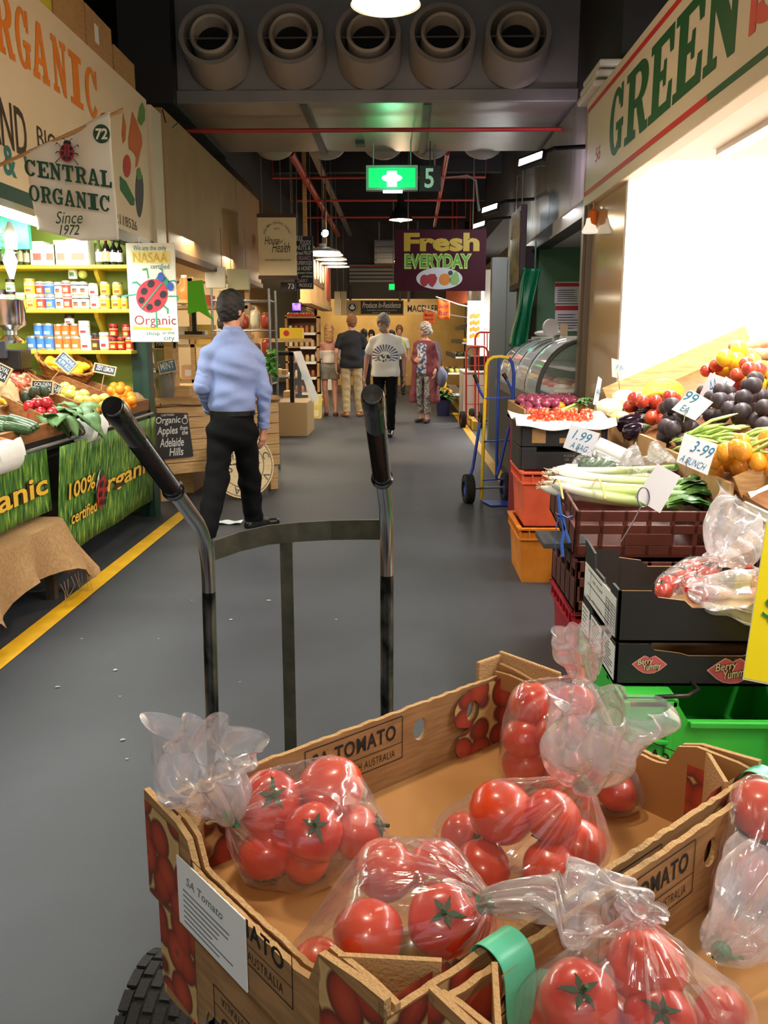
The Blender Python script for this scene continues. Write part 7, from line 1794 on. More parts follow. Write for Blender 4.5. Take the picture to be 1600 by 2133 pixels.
MB().tube([(wc.x,wc.y,.125),(wc.x+.4,wc.y+.1,.125)],.01,8).build('axle',steel,t)
p0=L0;mb=MB().add([(p0.x-.01,p0.y-.02,.01),(R0_.x+.02,R0_.y-.02,.01),(R0_.x+.06,R0_.y-.2,.005),(p0.x+.06,p0.y-.24,.005),(p0.x-.01,p0.y-.02,.018),(R0_.x+.02,R0_.y-.02,.018),(R0_.x+.06,R0_.y-.2,.012),(p0.x+.06,p0.y-.24,.012)],[(3,2,1,0),(4,5,6,7),(0,1,5,4),(1,2,6,5),(2,3,7,6),(3,0,4,7)]);mb.build('toe_plate',bluem,t)
for Yt,x0,x1,top,lab in [(14.2,971,1017,722,'nearer red hand trolley beside the white freezer'),(14.75,990,1034,692,'farther taller red hand trolley beside the white freezer')]:
    t=thing('hand_trolley',lab,'trolley',Zp((x0+x1)/2,885,0));g=lambda px,py:Yp(px,py,Yt)
    a=g(x0,880);a.z=.03;b=g(x1,880);b.z=.03
    MB().tube([a,g(x0,top+12),g(x0+4,top+3),g(x0+10,top),g(x1-10,top),g(x1-4,top+3),g(x1,top+12),b],.018,8).build('frame_tube',redm,t,smooth=.8)
    m1=(x0+x1)/2
    for dx in (-3,3):c_=g(m1+dx,880);c_.z=.05;MB().tube([g(m1+dx,top),c_],.010,6).build('middle_bar',redm,t)
    for py in (762,803,842):MB().bar(g(x0,py),g(x1,py),.03,.012).build('cross_bar',redm,t)
    for sx_ in (x0-8,m1+8):c_=g(sx_,870);wheel(t,(c_.x,Yt-.12,.13),(1,.1,0),.13,.08,redm)
    MB().tube([(g(x0-8,870).x,Yt-.12,.13),(b.x,Yt-.12,.13)],.01,6).build('axle',steel,t)
# white chest freezer and the fruit stand beyond
a=Zp(955,865,0);t=thing('chest_freezer','white chest freezer behind the red trolleys','freezer',(1.25,15.4,0))
MB().box(1.06,1.6,15.1,16.2,.03,.82).build('body',M('freezer white',(214,212,206),.4),t,bevel=.015);MB().box(1.05,1.6,15.08,16.22,.83,.87).build('lid',M('freezer lid',(226,226,222),.4),t,bevel=.01)
mb=MB();[mb.box(1.35,1.55,15.09,15.1,.1+k*.03,.112+k*.03) for k in range(8)];mb.build('vent_grille',dsteel,t)
tag(MB().box(1.18,1.6,15.2,15.7,.87,1.12).build('monitor_box',black,bevel=.01),'black box standing on the white freezer','box')
t=thing('fruit_stand','bright tiered fruit stand far down the right side','stand',(1.3,18,0))
for k,(x,z) in enumerate(((.72,.35),(.86,.75),(1.0,1.05),(1.12,1.32),(1.2,1.6))):
    MB().box(x,x+.5,16.6,20,z,z+.03).build('tier',M('tier white',(232,230,222),.5),t);MB().box(x-.01,x+.01,16.6,20,z,z+.09).build('wire_edge',dsteel,t)
MB().box(1.45,1.5,16.4,20,0,2.6).build('back_panel',M('stand white',(244,240,232),.5),t)
for x,y in ((.74,16.65),(.74,19.9),(1.4,16.62),(1.4,19.9)):MB().box(x,x+.03,y,y+.03,0,.4 if x<1 else 2.2).build('post',dsteel,t)
FC=[('orange',orange_f),('apple',apple_y),('avocado',avo),('lemon',lemon),('tomato',plum_r)]
for k,(x,z) in enumerate(((.72,.35),(.86,.75),(1.0,1.05),(1.12,1.32),(1.2,1.6))):
    for j in range(22):
        nm,fr_=FC[(k+j // 6)%5];m_=Matrix.Translation((x+.08+.12*(j%2),16.65+j*.075,z+.07))@Matrix.Scale(1.25,4)
        fr_(m_,'%s on the %s tier of the far bright fruit stand'%(nm,['lowest','second','third','fourth','top'][k]),'%ss on the %s tier'%(nm,['lowest','second','third','fourth','top'][k]))
t=thing('flower_bucket','dark bucket of leafy flowers at the foot of the far fruit stand','flowers',(.72,16.2,0));MB().lathe([(.12,0),(.15,.3),(.14,.3),(.11,.02),(0,.02)],18,0,Matrix.Translation((.78,16.25,0))).build('bucket',M('dark blue bucket',(34,40,80),.5),t,smooth=.7)
mb=MB();[leafmesh(mb,Vector((.78,16.25,.3)),Vector((rnd.uniform(-1,1),rnd.uniform(-1,1),rnd.uniform(.2,1.4))),.3,.1,.3) for _ in range(40)];mb.build('leaves',M('flower leaves',(80,110,60),.5),t,smooth=4)
p=Yp(990,655,16.3);t=thing('fruit_poster','white poster of orange fruit behind the red trolleys','poster',p);MB().box(1.2,1.46,16.36,16.39,1.3,2.1).build('sheet',paper,t)
mb=MB();[mb.shape([circ(.07+.045*(k%4),.16+.12*(k // 4)+.02*(k%2),.03,.04,12)],frame((1.2,16.358,1.3),(1,0,0),(0,0,1)),0,.002+.0005*k) for k in range(16)];mb.build('printed_fruit',M('poster orange',(244,130,40),.5),t)
for k,(px,py,c) in enumerate([(920,775,(240,200,40)),(925,800,(240,190,30)),(915,790,(236,206,60))]):
    p=Yp(px,py,16.4);tag(MB().ball(tuple(p),(.05,.05,.12),12,8).build('hanging_squash',M('squash %d'%k,c,.4),smooth=4),'%s yellow squash hanging at the front of the far fruit stand'%ORD[k],'squash')
struct('wall_fruit',MB().box(1.7,4.2,21,21.1,0,3),M('stand white',(244,240,232),.5))
mb=MB().box(1.0,1.6,20.2,20.3,2.2,2.7);[mb.box(x,x+.02,20.24,20.26,2.7,4.56) for x in (1.1,1.5)];tag(mb.build('orange_curtain',M('orange brown cloth',(196,96,50),.7)),'orange brown cloth hanging under the far end of the maroon sign','cloth')
# ================================================================== FOREGROUND: chrome hand trolley
worn=M('worn steel',(150,150,146),.28,.9,rgb2=(44,50,48),vs=16,lo=.42,hi=.62,stretch=(1,1,.5))
olive=M('olive worn steel',(92,90,74),.5,.5,rgb2=(70,70,56),vs=22)
YH=1.75
t=thing('hand_trolley','chromed hand trolley with two black ribbed grips in the foreground','trolley',(-.2,YH,0))
gd=-ray(882,1735).normalized()
def solve(p0,target):
    best=None
    for i in range(1,1200):
        q_=p0+gd*(i*.001);x,y,z=pxof(q_);d=math.hypot(x-target[0],y-target[1])
        if best is None or d<best[0]:best=(d,q_)
    return best[1]
for k,(bend,end,low) in enumerate([((432,1118),(248,838),(444,1560)),((806,1082),(777,822),(806,1560))]):
    P_=Yp(*bend,YH);E_=solve(P_,end);L_=(E_-P_).length
    lo_=Yp(*low,YH+.02);d=(lo_-P_).normalized();bot=P_+d*((P_.z-.12)/-d.z)
    up=[bot,P_+d*.5,P_+d*.16]+[P_*(1-s_)**2+(P_+d*.09)*0+Vector() for s_ in ()]
    a0=P_+d*.10;a1=P_+gd*.10
    arc_=[a0*(1-s_)**2+P_*2*s_*(1-s_)+a1*s_**2 for s_ in [j/12 for j in range(13)]]
    MB().tube([bot,P_+d*.55,P_+d*.3,a0+d*.02],.0145,20).build('upright',worn,t,smooth=.8)
    MB().tube([a0+d*.021]+arc_+[P_+gd*L_*.5],.0145,20).build('bent_tube',M('bright chrome tube',(205,206,208),.24,1.0),t,smooth=.8)
    g0=P_+gd*(L_*(.44 if k==0 else .40));
    pr=[(.0,0),(.0205,0),(.0205,.006),(.0168,.008),(.0168,.022)];n_=46;gl=(E_-g0).length
    for j in range(n_):z=.024+(gl-.06)*j/n_;pr += [(.0168,z),(.0158,z+.0012)] if j<34 else [(.0170,z),(.0170,z+.001)]
    pr += [(.0182,gl-.032),(.0182,gl-.006),(.0165,gl),(.0155,gl)]
    G=MB().lathe(pr,28,0,along(g0,E_));go=G.build('grip',M('glossy black grip',(14,14,15),.22,coat=.3),t,smooth=.5)
    MB().lathe([(.0156,gl-.001),(.0152,gl+.004),(.0,gl+.003)],24,0,along(g0,E_)).build('end_cap',chrome,go,smooth=.6)
# bowed cross bar and middle bar
cbp=[Yp(448,1146,YH),Yp(500,1128,YH+.03),Yp(560,1114,YH+.05),Yp(620,1108,YH+.06),Yp(690,1104,YH+.05),Yp(750,1103,YH+.025),Yp(797,1103,YH)]
mb=MB();vs=[]
for p in cbp:vs += [p+Vector((0,-.004,-.021)),p+Vector((0,.004,-.021)),p+Vector((0,.004,.021)),p+Vector((0,-.004,.021))]
fs=[]
for i in range(len(cbp)-1):
    for k in range(4):fs.append((i*4+k,i*4+(k+1)%4,(i+1)*4+(k+1)%4,(i+1)*4+k))
mb.add(vs,fs);mb.build('cross_bar',olive,t)
a=Yp(596,1128,YH+.056);b=Yp(606,1560,YH+.06);d=(b-a).normalized();b=a+d*((a.z-.3)/-d.z)
MB().bar(a,b,.027,.006,0,(0,1,0)).build('middle_bar',olive,t)
MB().box(-.44,.01,YH+.01,YH+.02,.28,.32).build('lower_cross_bar',olive,t);MB().box(-.42,0,YH-.01,YH+.22,.10,.112).build('toe_plate',olive,t)
wt=Zp(345,2030,.30);RW=.15
wheel(t,(wt.x-.005,wt.y+.01,RW),(1,-.12,0),RW,.12,M('red hub',(176,30,44),.5));wheel(t,(.07,wt.y+.10,RW),(1,0,0),RW,.12,M('red hub',(176,30,44),.5))
MB().tube([(wt.x,wt.y,RW),(.07,wt.y+.1,RW)],.010,10).build('axle',steel,t)
for x in (-.37,-.03):MB().tube([(x,wt.y+.03,RW),(x,YH,.5)],.012,8).build('stay',worn,t,smooth=.8)

# ------------------------------------------------------------------ tomato cartons
ZT=.92;HB=.125
cA,cB,cC,cD=Zp(300,1650,ZT),Zp(1045,1385,ZT),Zp(1540,1630,ZT),Zp(780,2090,ZT)
ex=(cB-cA);LB_=ex.length;ex.normalize();ey=Vector((ex.y,-ex.x,0));WB=((cD-cA).dot(ey)+(cC-cB).dot(ey))/2
cO=cA+ey*WB
BM=Matrix(((ex.x,-ey.x,0,cO.x),(ex.y,-ey.y,0,cO.y),(0,0,1,ZT-HB),(0,0,0,1)))   # x along the long walls, y from the shared wall to the trolley side
def tomprint():
    m=M('tomato print',(140,52,34),.7);nt=m.node_tree;N=nt.nodes;L=nt.links
    tc=N.new('ShaderNodeTexCoord');v=N.new('ShaderNodeTexVoronoi');v.inputs['Scale'].default_value=25;v.inputs['Randomness'].default_value=.75
    r=N.new('ShaderNodeValToRGB');e=r.color_ramp.elements;e[0].position=.0;e[0].color=lin((70,60,30));e[1].position=1;e[1].color=lin((196,158,100))
    for p_,c_ in ((.10,(104,60,34)),(.3,(182,74,44)),(.62,(156,56,36)),(.80,(96,48,32)),(.9,(206,170,112))):q_=e.new(p_);q_.color=lin(c_)
    n=N.new('ShaderNodeMath');n.operation='MULTIPLY';n.inputs[1].default_value=1.25
    L.new(tc.outputs['Object'],v.inputs[0]);L.new(v.outputs['Distance'],n.inputs[0]);L.new(n.outputs[0],r.inputs[0]);L.new(r.outputs[0],N['Principled BSDF'].inputs['Base Color']);return m
tpm=tomprint()
kin=M('plain kraft inside',(180,132,76),.75,rgb2=(170,122,68),vs=3)
kpr=M('kraft wood print',(168,127,80),.75,rgb2=(142,104,64),vs=5,stretch=(3,3,26))
cedge=M('torn card edge',(196,158,108),.9,bump=.5,bs=300)
def loop_mb(mb,loops,m_,th,front,back):
    """card wall: front face material, back face, edge 2"""
    v,f=loops2d(loops)
    mb.add([(x,y,th) for x,y in v],f,front,m_);mb.add([(x,y,0) for x,y in v],[q_[::-1] for q_ in f],back,m_)
    for lp in loops:
        n_=len(lp);mb.add([(x,y,z) for z in (0,th) for x,y in lp],[(i,(i+1)%n_,n_+(i+1)%n_,n_+i) for i in range(n_)],2,m_)
def rag(x0,y0,x1,y1,n=30,a=.0012):
    return [(x0+(x1-x0)*i/n,y0+(y1-y0)*i/n+(rnd.uniform(-a,a) if 0<i<n else 0)) for i in range(n+1)]
def lettering(mb,m_,x0,x1,H,z):
    yb,yt=H*.34,H*.84
    for (a,b,c,d) in ((x0,yb,x1,yb+.0014),(x0,yt,x1,yt+.0014),(x0,yb,x0+.0014,yt),(x1,yb,x1+.0014,yt),(x0,yb+(yt-yb)*.38,x1,yb+(yt-yb)*.38+.001)):mb.shape([[(a,b),(c,b),(c,d),(a,d)]],m_,0,z)
    w_=x1-x0
    mb.text('SA TOMATO',m_,x0+w_*.07,yb+(yt-yb)*.52,x1-w_*.07,yb+(yt-yb)*.88,0,z,bold=.02,sp=1.1);mb.text('MADE IN SOUTH AUSTRALIA',m_,x0+w_*.08,yb+(yt-yb)*.1,x1-w_*.08,yb+(yt-yb)*.28,0,z,sp=1.15)
def tomato_carton(W_,label,side_label=False,flipped=False):
    t=thing('tomato_carton',label,'carton',mat=W_.copy());L_,D2,H=LB_,WB,HB;th=.007
    fx=lambda o,x,y:W_@frame(o,x,y)
    MB().box(0,L_,0,D2,0,.006,0,W_).build('floor',kin,t)
    hol=lambda c:circ(c,H*.60,.0135,.017,20)
    for nm,m_ in (('long_wall',fx((0,0,0),(1,0,0),(0,0,1))),('long_wall',fx((L_,D2,0),(-1,0,0),(0,0,1)))):
        # frame normal points outwards: x cross z = -y for the first wall
        mb=MB();top=rag(L_-.004,H-.012,.004,H-.012,60)
        lp=[(0,0),(L_,0),(L_,H)]+[(L_-.004,H-.012)]+top[1:-1]+[(.004,H-.012),(0,H)]
        hs=[hol(L_*.30),hol(L_*.70),hol(L_*.13),hol(L_*.87)]
        loop_mb(mb,[lp]+hs,m_@Matrix.Translation((0,0,-th)),th,0,1)
        wall=mb.build(nm,[kpr,kpr,cedge],t)
        # folded second ply and the printed corners, inside and outside
        for z_,zz in ((-.0075-th,'in'),(.0004,'out')):
            for e_ in (0,1):
                a=L_*.80
                pts_=[(L_-.001,.007),(L_-.001,H-.013),(a+.03,H-.013)]+[(a+.03+.028*math.cos(q_),H*.62+.03*math.sin(q_)) for q_ in (1.8,2.3,2.8,3.3,3.8)]+[(a+.035,H*.4)]+[(a+.034+.028*math.cos(q_),H*.2+.026*math.sin(q_)) for q_ in (2.2,2.8,3.4,4.0)]
                lp_=[pts_,hs[3]]
                if e_==0:lp_=[[(L_-x,y) for x,y in l_] for l_ in lp_]
                mb=MB();mb.shape(lp_,m_,0,z_+(.001 if zz=='out' else .0003));mb.build('tomato_print',tpm,wall)
        mb=MB()
        if nm:
            lettering(mb,m_,L_*.36,L_*.64,H,.0012)
            mi_=m_@Matrix.Translation((L_,0,-th))@Matrix.Rotation(PI,4,'Y');lettering(mb,mi_,L_*.36,L_*.64,H,.0008)
            for zz in (.0009,):mb.shape([[(0.04,H*.52),(L_*.32,H*.515),(L_*.32,H*.525),(.04,H*.53)]],mi_,0,zz)
        mb.build('black_print',ink,wall)
    for k,m_ in enumerate((fx((0,D2,0),(0,-1,0),(0,0,1)),fx((L_,0,0),(0,1,0),(0,0,1)))):
        mb=MB()
        prof=lambda e:[(0,0),(D2,0),(D2,H+e),(D2-.03,H+e*.6),(D2-.085,H-.006),(D2-.10,H-.04)]+rag(D2-.115,H-.044,.12,H-.044,24)[1:-1]+[(.115,H-.042),(.10,H-.012),(.075,H-.003),(.02,H+e*.5),(0,H+e)]
        loop_mb(mb,[prof(.004)],m_@Matrix.Translation((0,0,-th)),th,0,1);wall=mb.build('short_wall',[kpr,kin,cedge],t)
        mb=MB();loop_mb(mb,[prof(-.006)],m_@Matrix.Translation((0,0,-th*2-.003)),th*.8,1,1);mb.build('inner_ply',[kin,kin,cedge],wall)
        mb=MB()
        for (a,b) in ((.0,.085),(D2-.085,D2)):
            mb=MB();mb.shape([[(a+.001,.004),(b,.004),(b-(.004 if a==0 else 0),H-.012),(a+.001,H-.008)]],m_,0,.0008);mb.build('tomato_print',tpm,wall)
            mb=MB();mb.shape([[(a+.012,.008),(b-.012*(a>0),.008),(b-.012*(a>0),H-.03),(a+.012,H-.03)]],m_,0,-.0172);mb.build('tomato_print',tpm,wall)
        mb=MB();lettering(mb,m_,D2*.26,D2*.70,H*.9,.001);mb.build('black_print',ink,wall)
        if k==0 and side_label:
            mb=MB().box(D2*.19,D2*.52,.008,H*.70,.0015,.003,0,m_);mb.build('white_label',paper,wall)
            mb=MB();mb.text('SA Tomato',m_,D2*.24,H*.50,D2*.42,H*.58,0,.0035,shear=.2)
            for q_ in range(7):mb.box(D2*.22,D2*rnd.uniform(.36,.48),H*(.12+.05*q_),H*(.12+.05*q_)+.0014,.003,.0034,0,m_)
            mb.build('label_print',M('grey ink',(110,114,120),.7),wall)
    # corner gussets
    for (x,y,sx_,sy_) in ((0,0,1,1),(L_,0,-1,1),(0,D2,1,-1)):
        g=[(x+sx_*.009,y+sy_*.07),(x+sx_*.07,y+sy_*.009)]
        mb=MB().add([W_@Vector((g[0][0],g[0][1],.006)),W_@Vector((g[1][0],g[1][1],.006)),W_@Vector((g[1][0],g[1][1],H-.004)),W_@Vector((g[0][0],g[0][1],H-.004))],[(0,1,2,3)]);o_=mb.build('corner_gusset',cedge,t);o_.modifiers.new('s','SOLIDIFY').thickness=.005
    return t
tomato_carton(BM,'open kraft tomato carton printed SA TOMATO in front of the chromed trolley',True)
FL=BM@Matrix.Translation((0,0,-.004))@Matrix.Rotation(PI,4,'X')@Matrix.Translation((0,-WB,0))
FL=Matrix.Translation(ey*.006+ex*.008)@FL
tomato_carton(FL,'upside down kraft tomato carton underneath the open one')
BM2=BM@Matrix.Translation((.035,-WB-.012,0))
tomato_carton(BM2,'second open kraft tomato carton cut off by the bottom right corner')
# raised corner tab at the far corner
mb=MB();q_=BM@Matrix.Translation((LB_,WB,0));mb.box(.001,.008,-.11,.008,HB-.03,HB+.020,0,q_);mb.box(-.05,.008,.001,.008,HB-.03,HB+.016,0,q_)
tag(mb.build('corner_flap',cedge,bevel=.002),'folded card flap standing up at the far corner of the open tomato carton','flap')
# what the cartons stand on
zb=ZT-HB*2-.004
t=thing('crate_stand','dark plastic crates carrying the tomato cartons','crate',BM.translation.xy.to_3d())
for k,(z0,z1) in enumerate(((0,zb/2-.002),(zb/2,zb-.002))):
    m_=Matrix(BM);m_.translation=Vector((cO.x,cO.y,0))+ex*.05
    MB().box(0,LB_-.06,-WB+.05,WB-.06,z0,z1,0,m_).build('crate',M('dark crate',(30,29,28),.6),t,bevel=.01)
# turquoise tape straps over the shared wall
tape=M('turquoise tape',(96,206,168),.35)
def strap_over(xp,w_,label,drop0,drop1):
    pts_=[]
    for s_,(y,z) in enumerate([(-.014,-drop0),(-.016,-.01),(-.012,.004),(-.002,.010),(.010,.010),(.022,.004),(.028,-.012),(.03,-drop1)]):pts_.append((y,z))
    mb=MB();n_=len(pts_)
    vs=[BM@Vector((xp+dx,-y-.002,HB-.010+z)) for dx in (0,w_) for y,z in pts_]
    mb.add(vs,[(i,i+1,n_+i+1,n_+i) for i in range(n_-1)]);o_=mb.build('tape_strap',tape,smooth=4);o_.modifiers.new('s','SOLIDIFY').thickness=.0012;o_.modifiers.new('b','SUBSURF').levels=1;tag(o_,label,'tape')
strap_over(.105,.042,'loop of turquoise tape over the shared carton wall near the bottom of the photo',.02,.075)
strap_over(LB_-.03,.03,'pale turquoise tape at the far end of the shared carton wall',.02,.045)

# ------------------------------------------------------------------ bags of tomatoes
ZF=ZT-HB+.007
def tomc(px,py,r_px,z=None,lift=0.0):
    """a tomato centre: pixel centre and radius; bottom layer when z is None"""
    R=.034
    for _ in range(6):
        zz=ZF+R*.9+.002 if z is None else z
        p=Zp(px,py,zz);R=min(.040,max(.026,r_px*p_depth(p)/FPX))
    return p,R
def p_depth(p):return (p-CAM).dot(CF)
def fill_bag(specs,knot,tail,width,label,tie,seed,which,extra=(),**k):
    cs=[]
    for s_ in specs:
        px,py,r,z=s_[:4];p,R=tomc(px,py,r,z);cs.append((p,R,s_[4] if len(s_)>4 else 'red'))
    for (p,R,c) in cs:
        # calyx looks up and roughly to the camera, with variety
        n=(Vector((0,0,1))*rnd.uniform(-.6,.8)+(CAM-p).normalized()*rnd.uniform(-.8,.6)+Vector((rnd.uniform(-.6,.6),rnd.uniform(-.6,.6),0))).normalized()
        if c=='cal':n=((CAM-p).normalized()+Vector((.1,.1,.25))).normalized()
        if c=='back':n=Vector((rnd.uniform(-.4,.4),rnd.uniform(-.4,.4),-1)).normalized()
        m_=along(p,p+n)@Matrix.Rotation(rnd.uniform(0,6.28),4,'Z')@Matrix.Scale(R/.036,4)
        (green_tomato if c=='green' else tomato)(m_,('dull green tomato ' if c=='green' else 'red tomato ')+which,'tomatoes '+which if c != 'green' else 'green tomato '+which)
    return bag([p for p,R,c in cs],sum(R for p,R,c in cs)/len(cs),knot,tail,width,label,tie,seed,extra=extra,**k)
gtie=M('green twist tie',(10,124,84),.5)
z1,z2=ZF+.034,ZF+.082
fill_bag([(562,1672,68,z2,'cal'),(690,1640,78,z2+.006,'back'),(652,1735,62,z2-.008,'cal'),(556,1778,60,None,'back'),(745,1735,58,z1+.01),(640,1790,50,None),(640,1650,55,None)],
         Zp(478,1706,z2+.004),[Zp(450,1655,z2+.05),Zp(415,1600,z2+.085),Zp(425,1535,z2+.13)],.062,'clear bag of tomatoes at the left end of the open carton, neck up',gtie,41,'in the left bag of the open carton',amp=1.1)
fill_bag([(768,1945,74,z2+.01,'back'),(922,1918,74,z2+.012,'cal'),(802,1812,66,z2+.01),(908,1812,60,z2),(664,2010,56,None,'back'),(852,1998,50,None,'green'),(745,2020,55,None),(985,1925,52,z1)],
         Zp(1012,1882,z2+.012),[Zp(1060,1875,z2+.028),Zp(1150,1872,z2+.048),Zp(1235,1884,z2+.045),Zp(1295,1892,z2+.035)],.040,'clear bag of tomatoes at the front of the open carton, neck to the right',gtie,42,'in the front bag of the open carton',amp=1.15)
fill_bag([(1045,1692,70,z2,'back'),(1005,1805,58,None,'back'),(1150,1810,62,z1+.004,'back'),(1205,1760,58,z1+.02,'back'),(1150,1700,60,z2+.004,'back'),(960,1740,46,None)],
         Zp(1213,1632,z2+.055),[Zp(1222,1600,z2+.088),Zp(1245,1530,z2+.15),Zp(1262,1460,z2+.19)],.062,'clear tomato bag in the middle of the open carton, green tie on top',gtie,43,'in the middle bag of the open carton',amp=1.1)
fill_bag([(1112,1468,52,z2+.03,'back'),(1195,1465,46,z2+.03),(1095,1535,50,z2-.01,'back'),(1165,1530,52,z2+.01),(1092,1590,48,None,'back'),(1180,1605,48,None),(1285,1650,42,None,'back')],
         Zp(1215,1420,z2+.085),[Zp(1214,1390,z2+.115),Zp(1206,1350,z2+.155),Zp(1205,1320,z2+.18)],.035,'clear bag of tomatoes standing in the far corner of the open carton',None,44,'in the far bag of the open carton',amp=1.0)
ZF0=ZF
fill_bag([(1345,2015,82,z2+.02,'back'),(1205,2085,82,z2+.02,'cal'),(1095,2120,66,None,'back'),(1375,2125,74,z2,'cal'),(1500,2120,62,z1+.01),(1280,2150,70,z1)],
         Zp(1330,1918,z2+.060),[Zp(1336,1900,z2+.075),Zp(1345,1888,z2+.082)],.022,'clear tomato bag at the bottom right edge in the second carton',None,45,'in the bottom edge bag of the second carton',extra=[Zp(1330,1930,z2+.06),Zp(1355,1935,z2+.055)])
fill_bag([(1590,1685,66,z2+.016,'back'),(1558,1812,62,z1,'back'),(1660,1740,66,z1),(1670,1820,60,None)],
         Zp(1500,1985,z1+.01),[Zp(1525,1960,z1+.03),Zp(1580,1900,z1+.06),Zp(1640,1800,z1+.10)],.052,'clear tomato bag with a green tie in the second carton at the right edge',gtie,46,'in the right edge bag of the second carton')
# ================================================================== PEOPLE
def rotz(a):return Matrix.Rotation(a,3,'Z')
def person(label,loc,yaw,H,J=None,skinc=(196,140,112),res=.008,stout=1.0,female=False,head_yaw=0.0,hands=True):
    """skeleton in metres for 1.75 m, local frame x right, y forward; returns the thing, joints and builder helpers"""
    s_=H/1.75
    D_=dict(hipL=(-.09,0,.92),hipR=(.09,0,.92),kneeL=(-.10,.02,.50),kneeR=(.10,.02,.50),ankL=(-.10,-.02,.085),ankR=(.10,-.02,.085),toeL=(-.11,.14,.035),toeR=(.11,.14,.035),
              waist=(0,0,1.08),chest=(0,0,1.28),shL=(-.175,0,1.375),shR=(.175,0,1.375),elL=(-.24,-.03,1.14),elR=(.24,-.03,1.14),wrL=(-.25,.04,.90),wrR=(.25,.04,.90),neck=(0,-.005,1.47),head=(0,.02,1.63))
    if female:D_.update(shL=(-.15,0,1.365),shR=(.15,0,1.365),elL=(-.21,-.03,1.13),elR=(.21,-.03,1.13),wrL=(-.23,.04,.90),wrR=(.23,.04,.90))
    D_.update(J or {})
    D_={k:Vector(v)*s_ for k,v in D_.items()}
    W=Matrix.Translation(loc)@Matrix.Rotation(yaw,4,'Z')
    t=thing('person',label,'person',mat=W)
    HR=rotz(head_yaw);hc=D_['head']
    def hp(x,y,z):return hc+HR@Vector((x,y,z))*s_
    Rm=[[HR[i][j] for j in range(3)] for i in range(3)]
    P=[]
    c=lambda a,b,ra,rb:P.append(('c',tuple(D_[a] if isinstance(a,str) else a),tuple(D_[b] if isinstance(b,str) else b),ra*s_,rb*s_))
    e=lambda p,r,R=None:P.append(('e',tuple(p),tuple(x*s_ for x in r),R))
    lw=.92 if female else 1.0
    for q_ in 'LR':
        c('hip'+q_,'knee'+q_,.082*lw,.052*lw);c('knee'+q_,'ank'+q_,.053*lw,.034*lw)
        a,tt=D_['ank'+q_],D_['toe'+q_];heel=a+(a-tt).normalized()*.03*s_;heel.z=tt.z
        c(a,heel,.036,.03);c(heel,tt,.032,.028)
        c('sh'+q_,'el'+q_,.047*lw,.037*lw);c('el'+q_,'wr'+q_,.038*lw,.025*lw)
    c('hipL','hipR',.095,.095);e(D_['waist'],(.135*stout*lw,.10*stout,.17));e(D_['chest'],(.155*stout*lw,.105*stout,.17));[c(D_['neck']-Vector((0,0,.02*s_)),'sh'+q_,.05,.05) for q_ in 'LR']
    c(D_['neck']-Vector((0,0,.04*s_)),hp(0,-.015,-.06),.056*lw,.052*lw)
    e(hp(0,-.012,.015),(.074,.094,.108),Rm);e(hp(0,.022,-.045),(.056,.066,.072),Rm)
    c(hp(0,.090,.008),hp(0,.106,-.026),.009,.014);c(hp(-.012,.078,-.062),hp(.012,.078,-.062),.012,.012);c(hp(0,.062,-.100),hp(0,.066,-.098),.020,.020)
    for q_ in (-1,1):e(hp(q_*.077,-.01,-.012),(.010,.022,.034),Rm);c(hp(q_*.03,.078,.026),hp(q_*.042,.07,.024),.012,.010)
    fingers=[]
    for q_,sgn in (('L',-1),('R',1)):
        w_,el=D_['wr'+q_],D_['el'+q_];d=(w_-el).normalized();d=(D_.get('hand'+q_,w_+(d*.6+Vector((0,0,-.6)))*.1)-w_).normalized()
        fw=Vector((0,1,0));n=(Vector((-sgn,0,0))-d*d.dot(Vector((-sgn,0,0)))).normalized()      # palm faces the body
        side=d.cross(n).normalized()
        if side.y<0:side=-side                                                                        # thumb side forward
        k0=w_+d*.085*s_
        for j,off in enumerate((.032,.011,-.011,-.031)):
            b=k0+side*off*s_-d*(.004*abs(j-1))*s_;c(w_+side*off*.5*s_,b,.016,.0125)
            L_=(.040,.045,.042,.033)[j]*s_;dd=d;p=b
            for g in range(3):
                dd=(dd+n*(.28+.12*g)).normalized();q2=p+dd*L_*(1,.66,.5)[g];fingers.append(('c',tuple(p),tuple(q2),.0095*s_,.0078*s_));p=q2
        tb=w_+d*.025*s_+side*.026*s_;t1=tb+(d*.7+side*.6+n*.3).normalized()*.042*s_;t2=t1+(d+n*.35).normalized()*.032*s_
        fingers += [('c',tuple(tb),tuple(t1),.014*s_,.010*s_),('c',tuple(t1),tuple(t2),.010*s_,.008*s_)]
    if hands:P += fingers
    sk=M('skin %d %d %d'%skinc,skinc,.5,rgb2=tuple(int(v*.93) for v in skinc),vs=14,sss=.1)
    body=sdf_build('body',sk,P,res,t,k=.016*s_)
    return dict(t=t,J=D_,s=s_,W=W,hp=hp,Rm=Rm,res=res,stout=stout,lw=lw)
def cloth(pr,name,m,prims,k=.03,cut=None,fold=0.0,fs=14.0,seed=0,res=None):
    def disp(X,Y,Z):
        return fold*(np.sin(X*fs+3*np.sin(Z*fs*.8+seed)+seed)*np.sin(Z*fs*1.7+2.2*np.sin(Y*fs*.7)+seed*2)+.6*np.sin(Z*fs*2.6+Y*fs*1.3+X*fs*.8))
    return sdf_build(name,m,prims,res or pr['res'],pr['t'],k=k*pr['s'],cut=cut,disp=disp if fold else None)
def cc(pr,a,b,ra,rb):J=pr['J'];s_=pr['s'];return ('c',tuple(J[a] if isinstance(a,str) else a),tuple(J[b] if isinstance(b,str) else b),ra*s_,rb*s_)
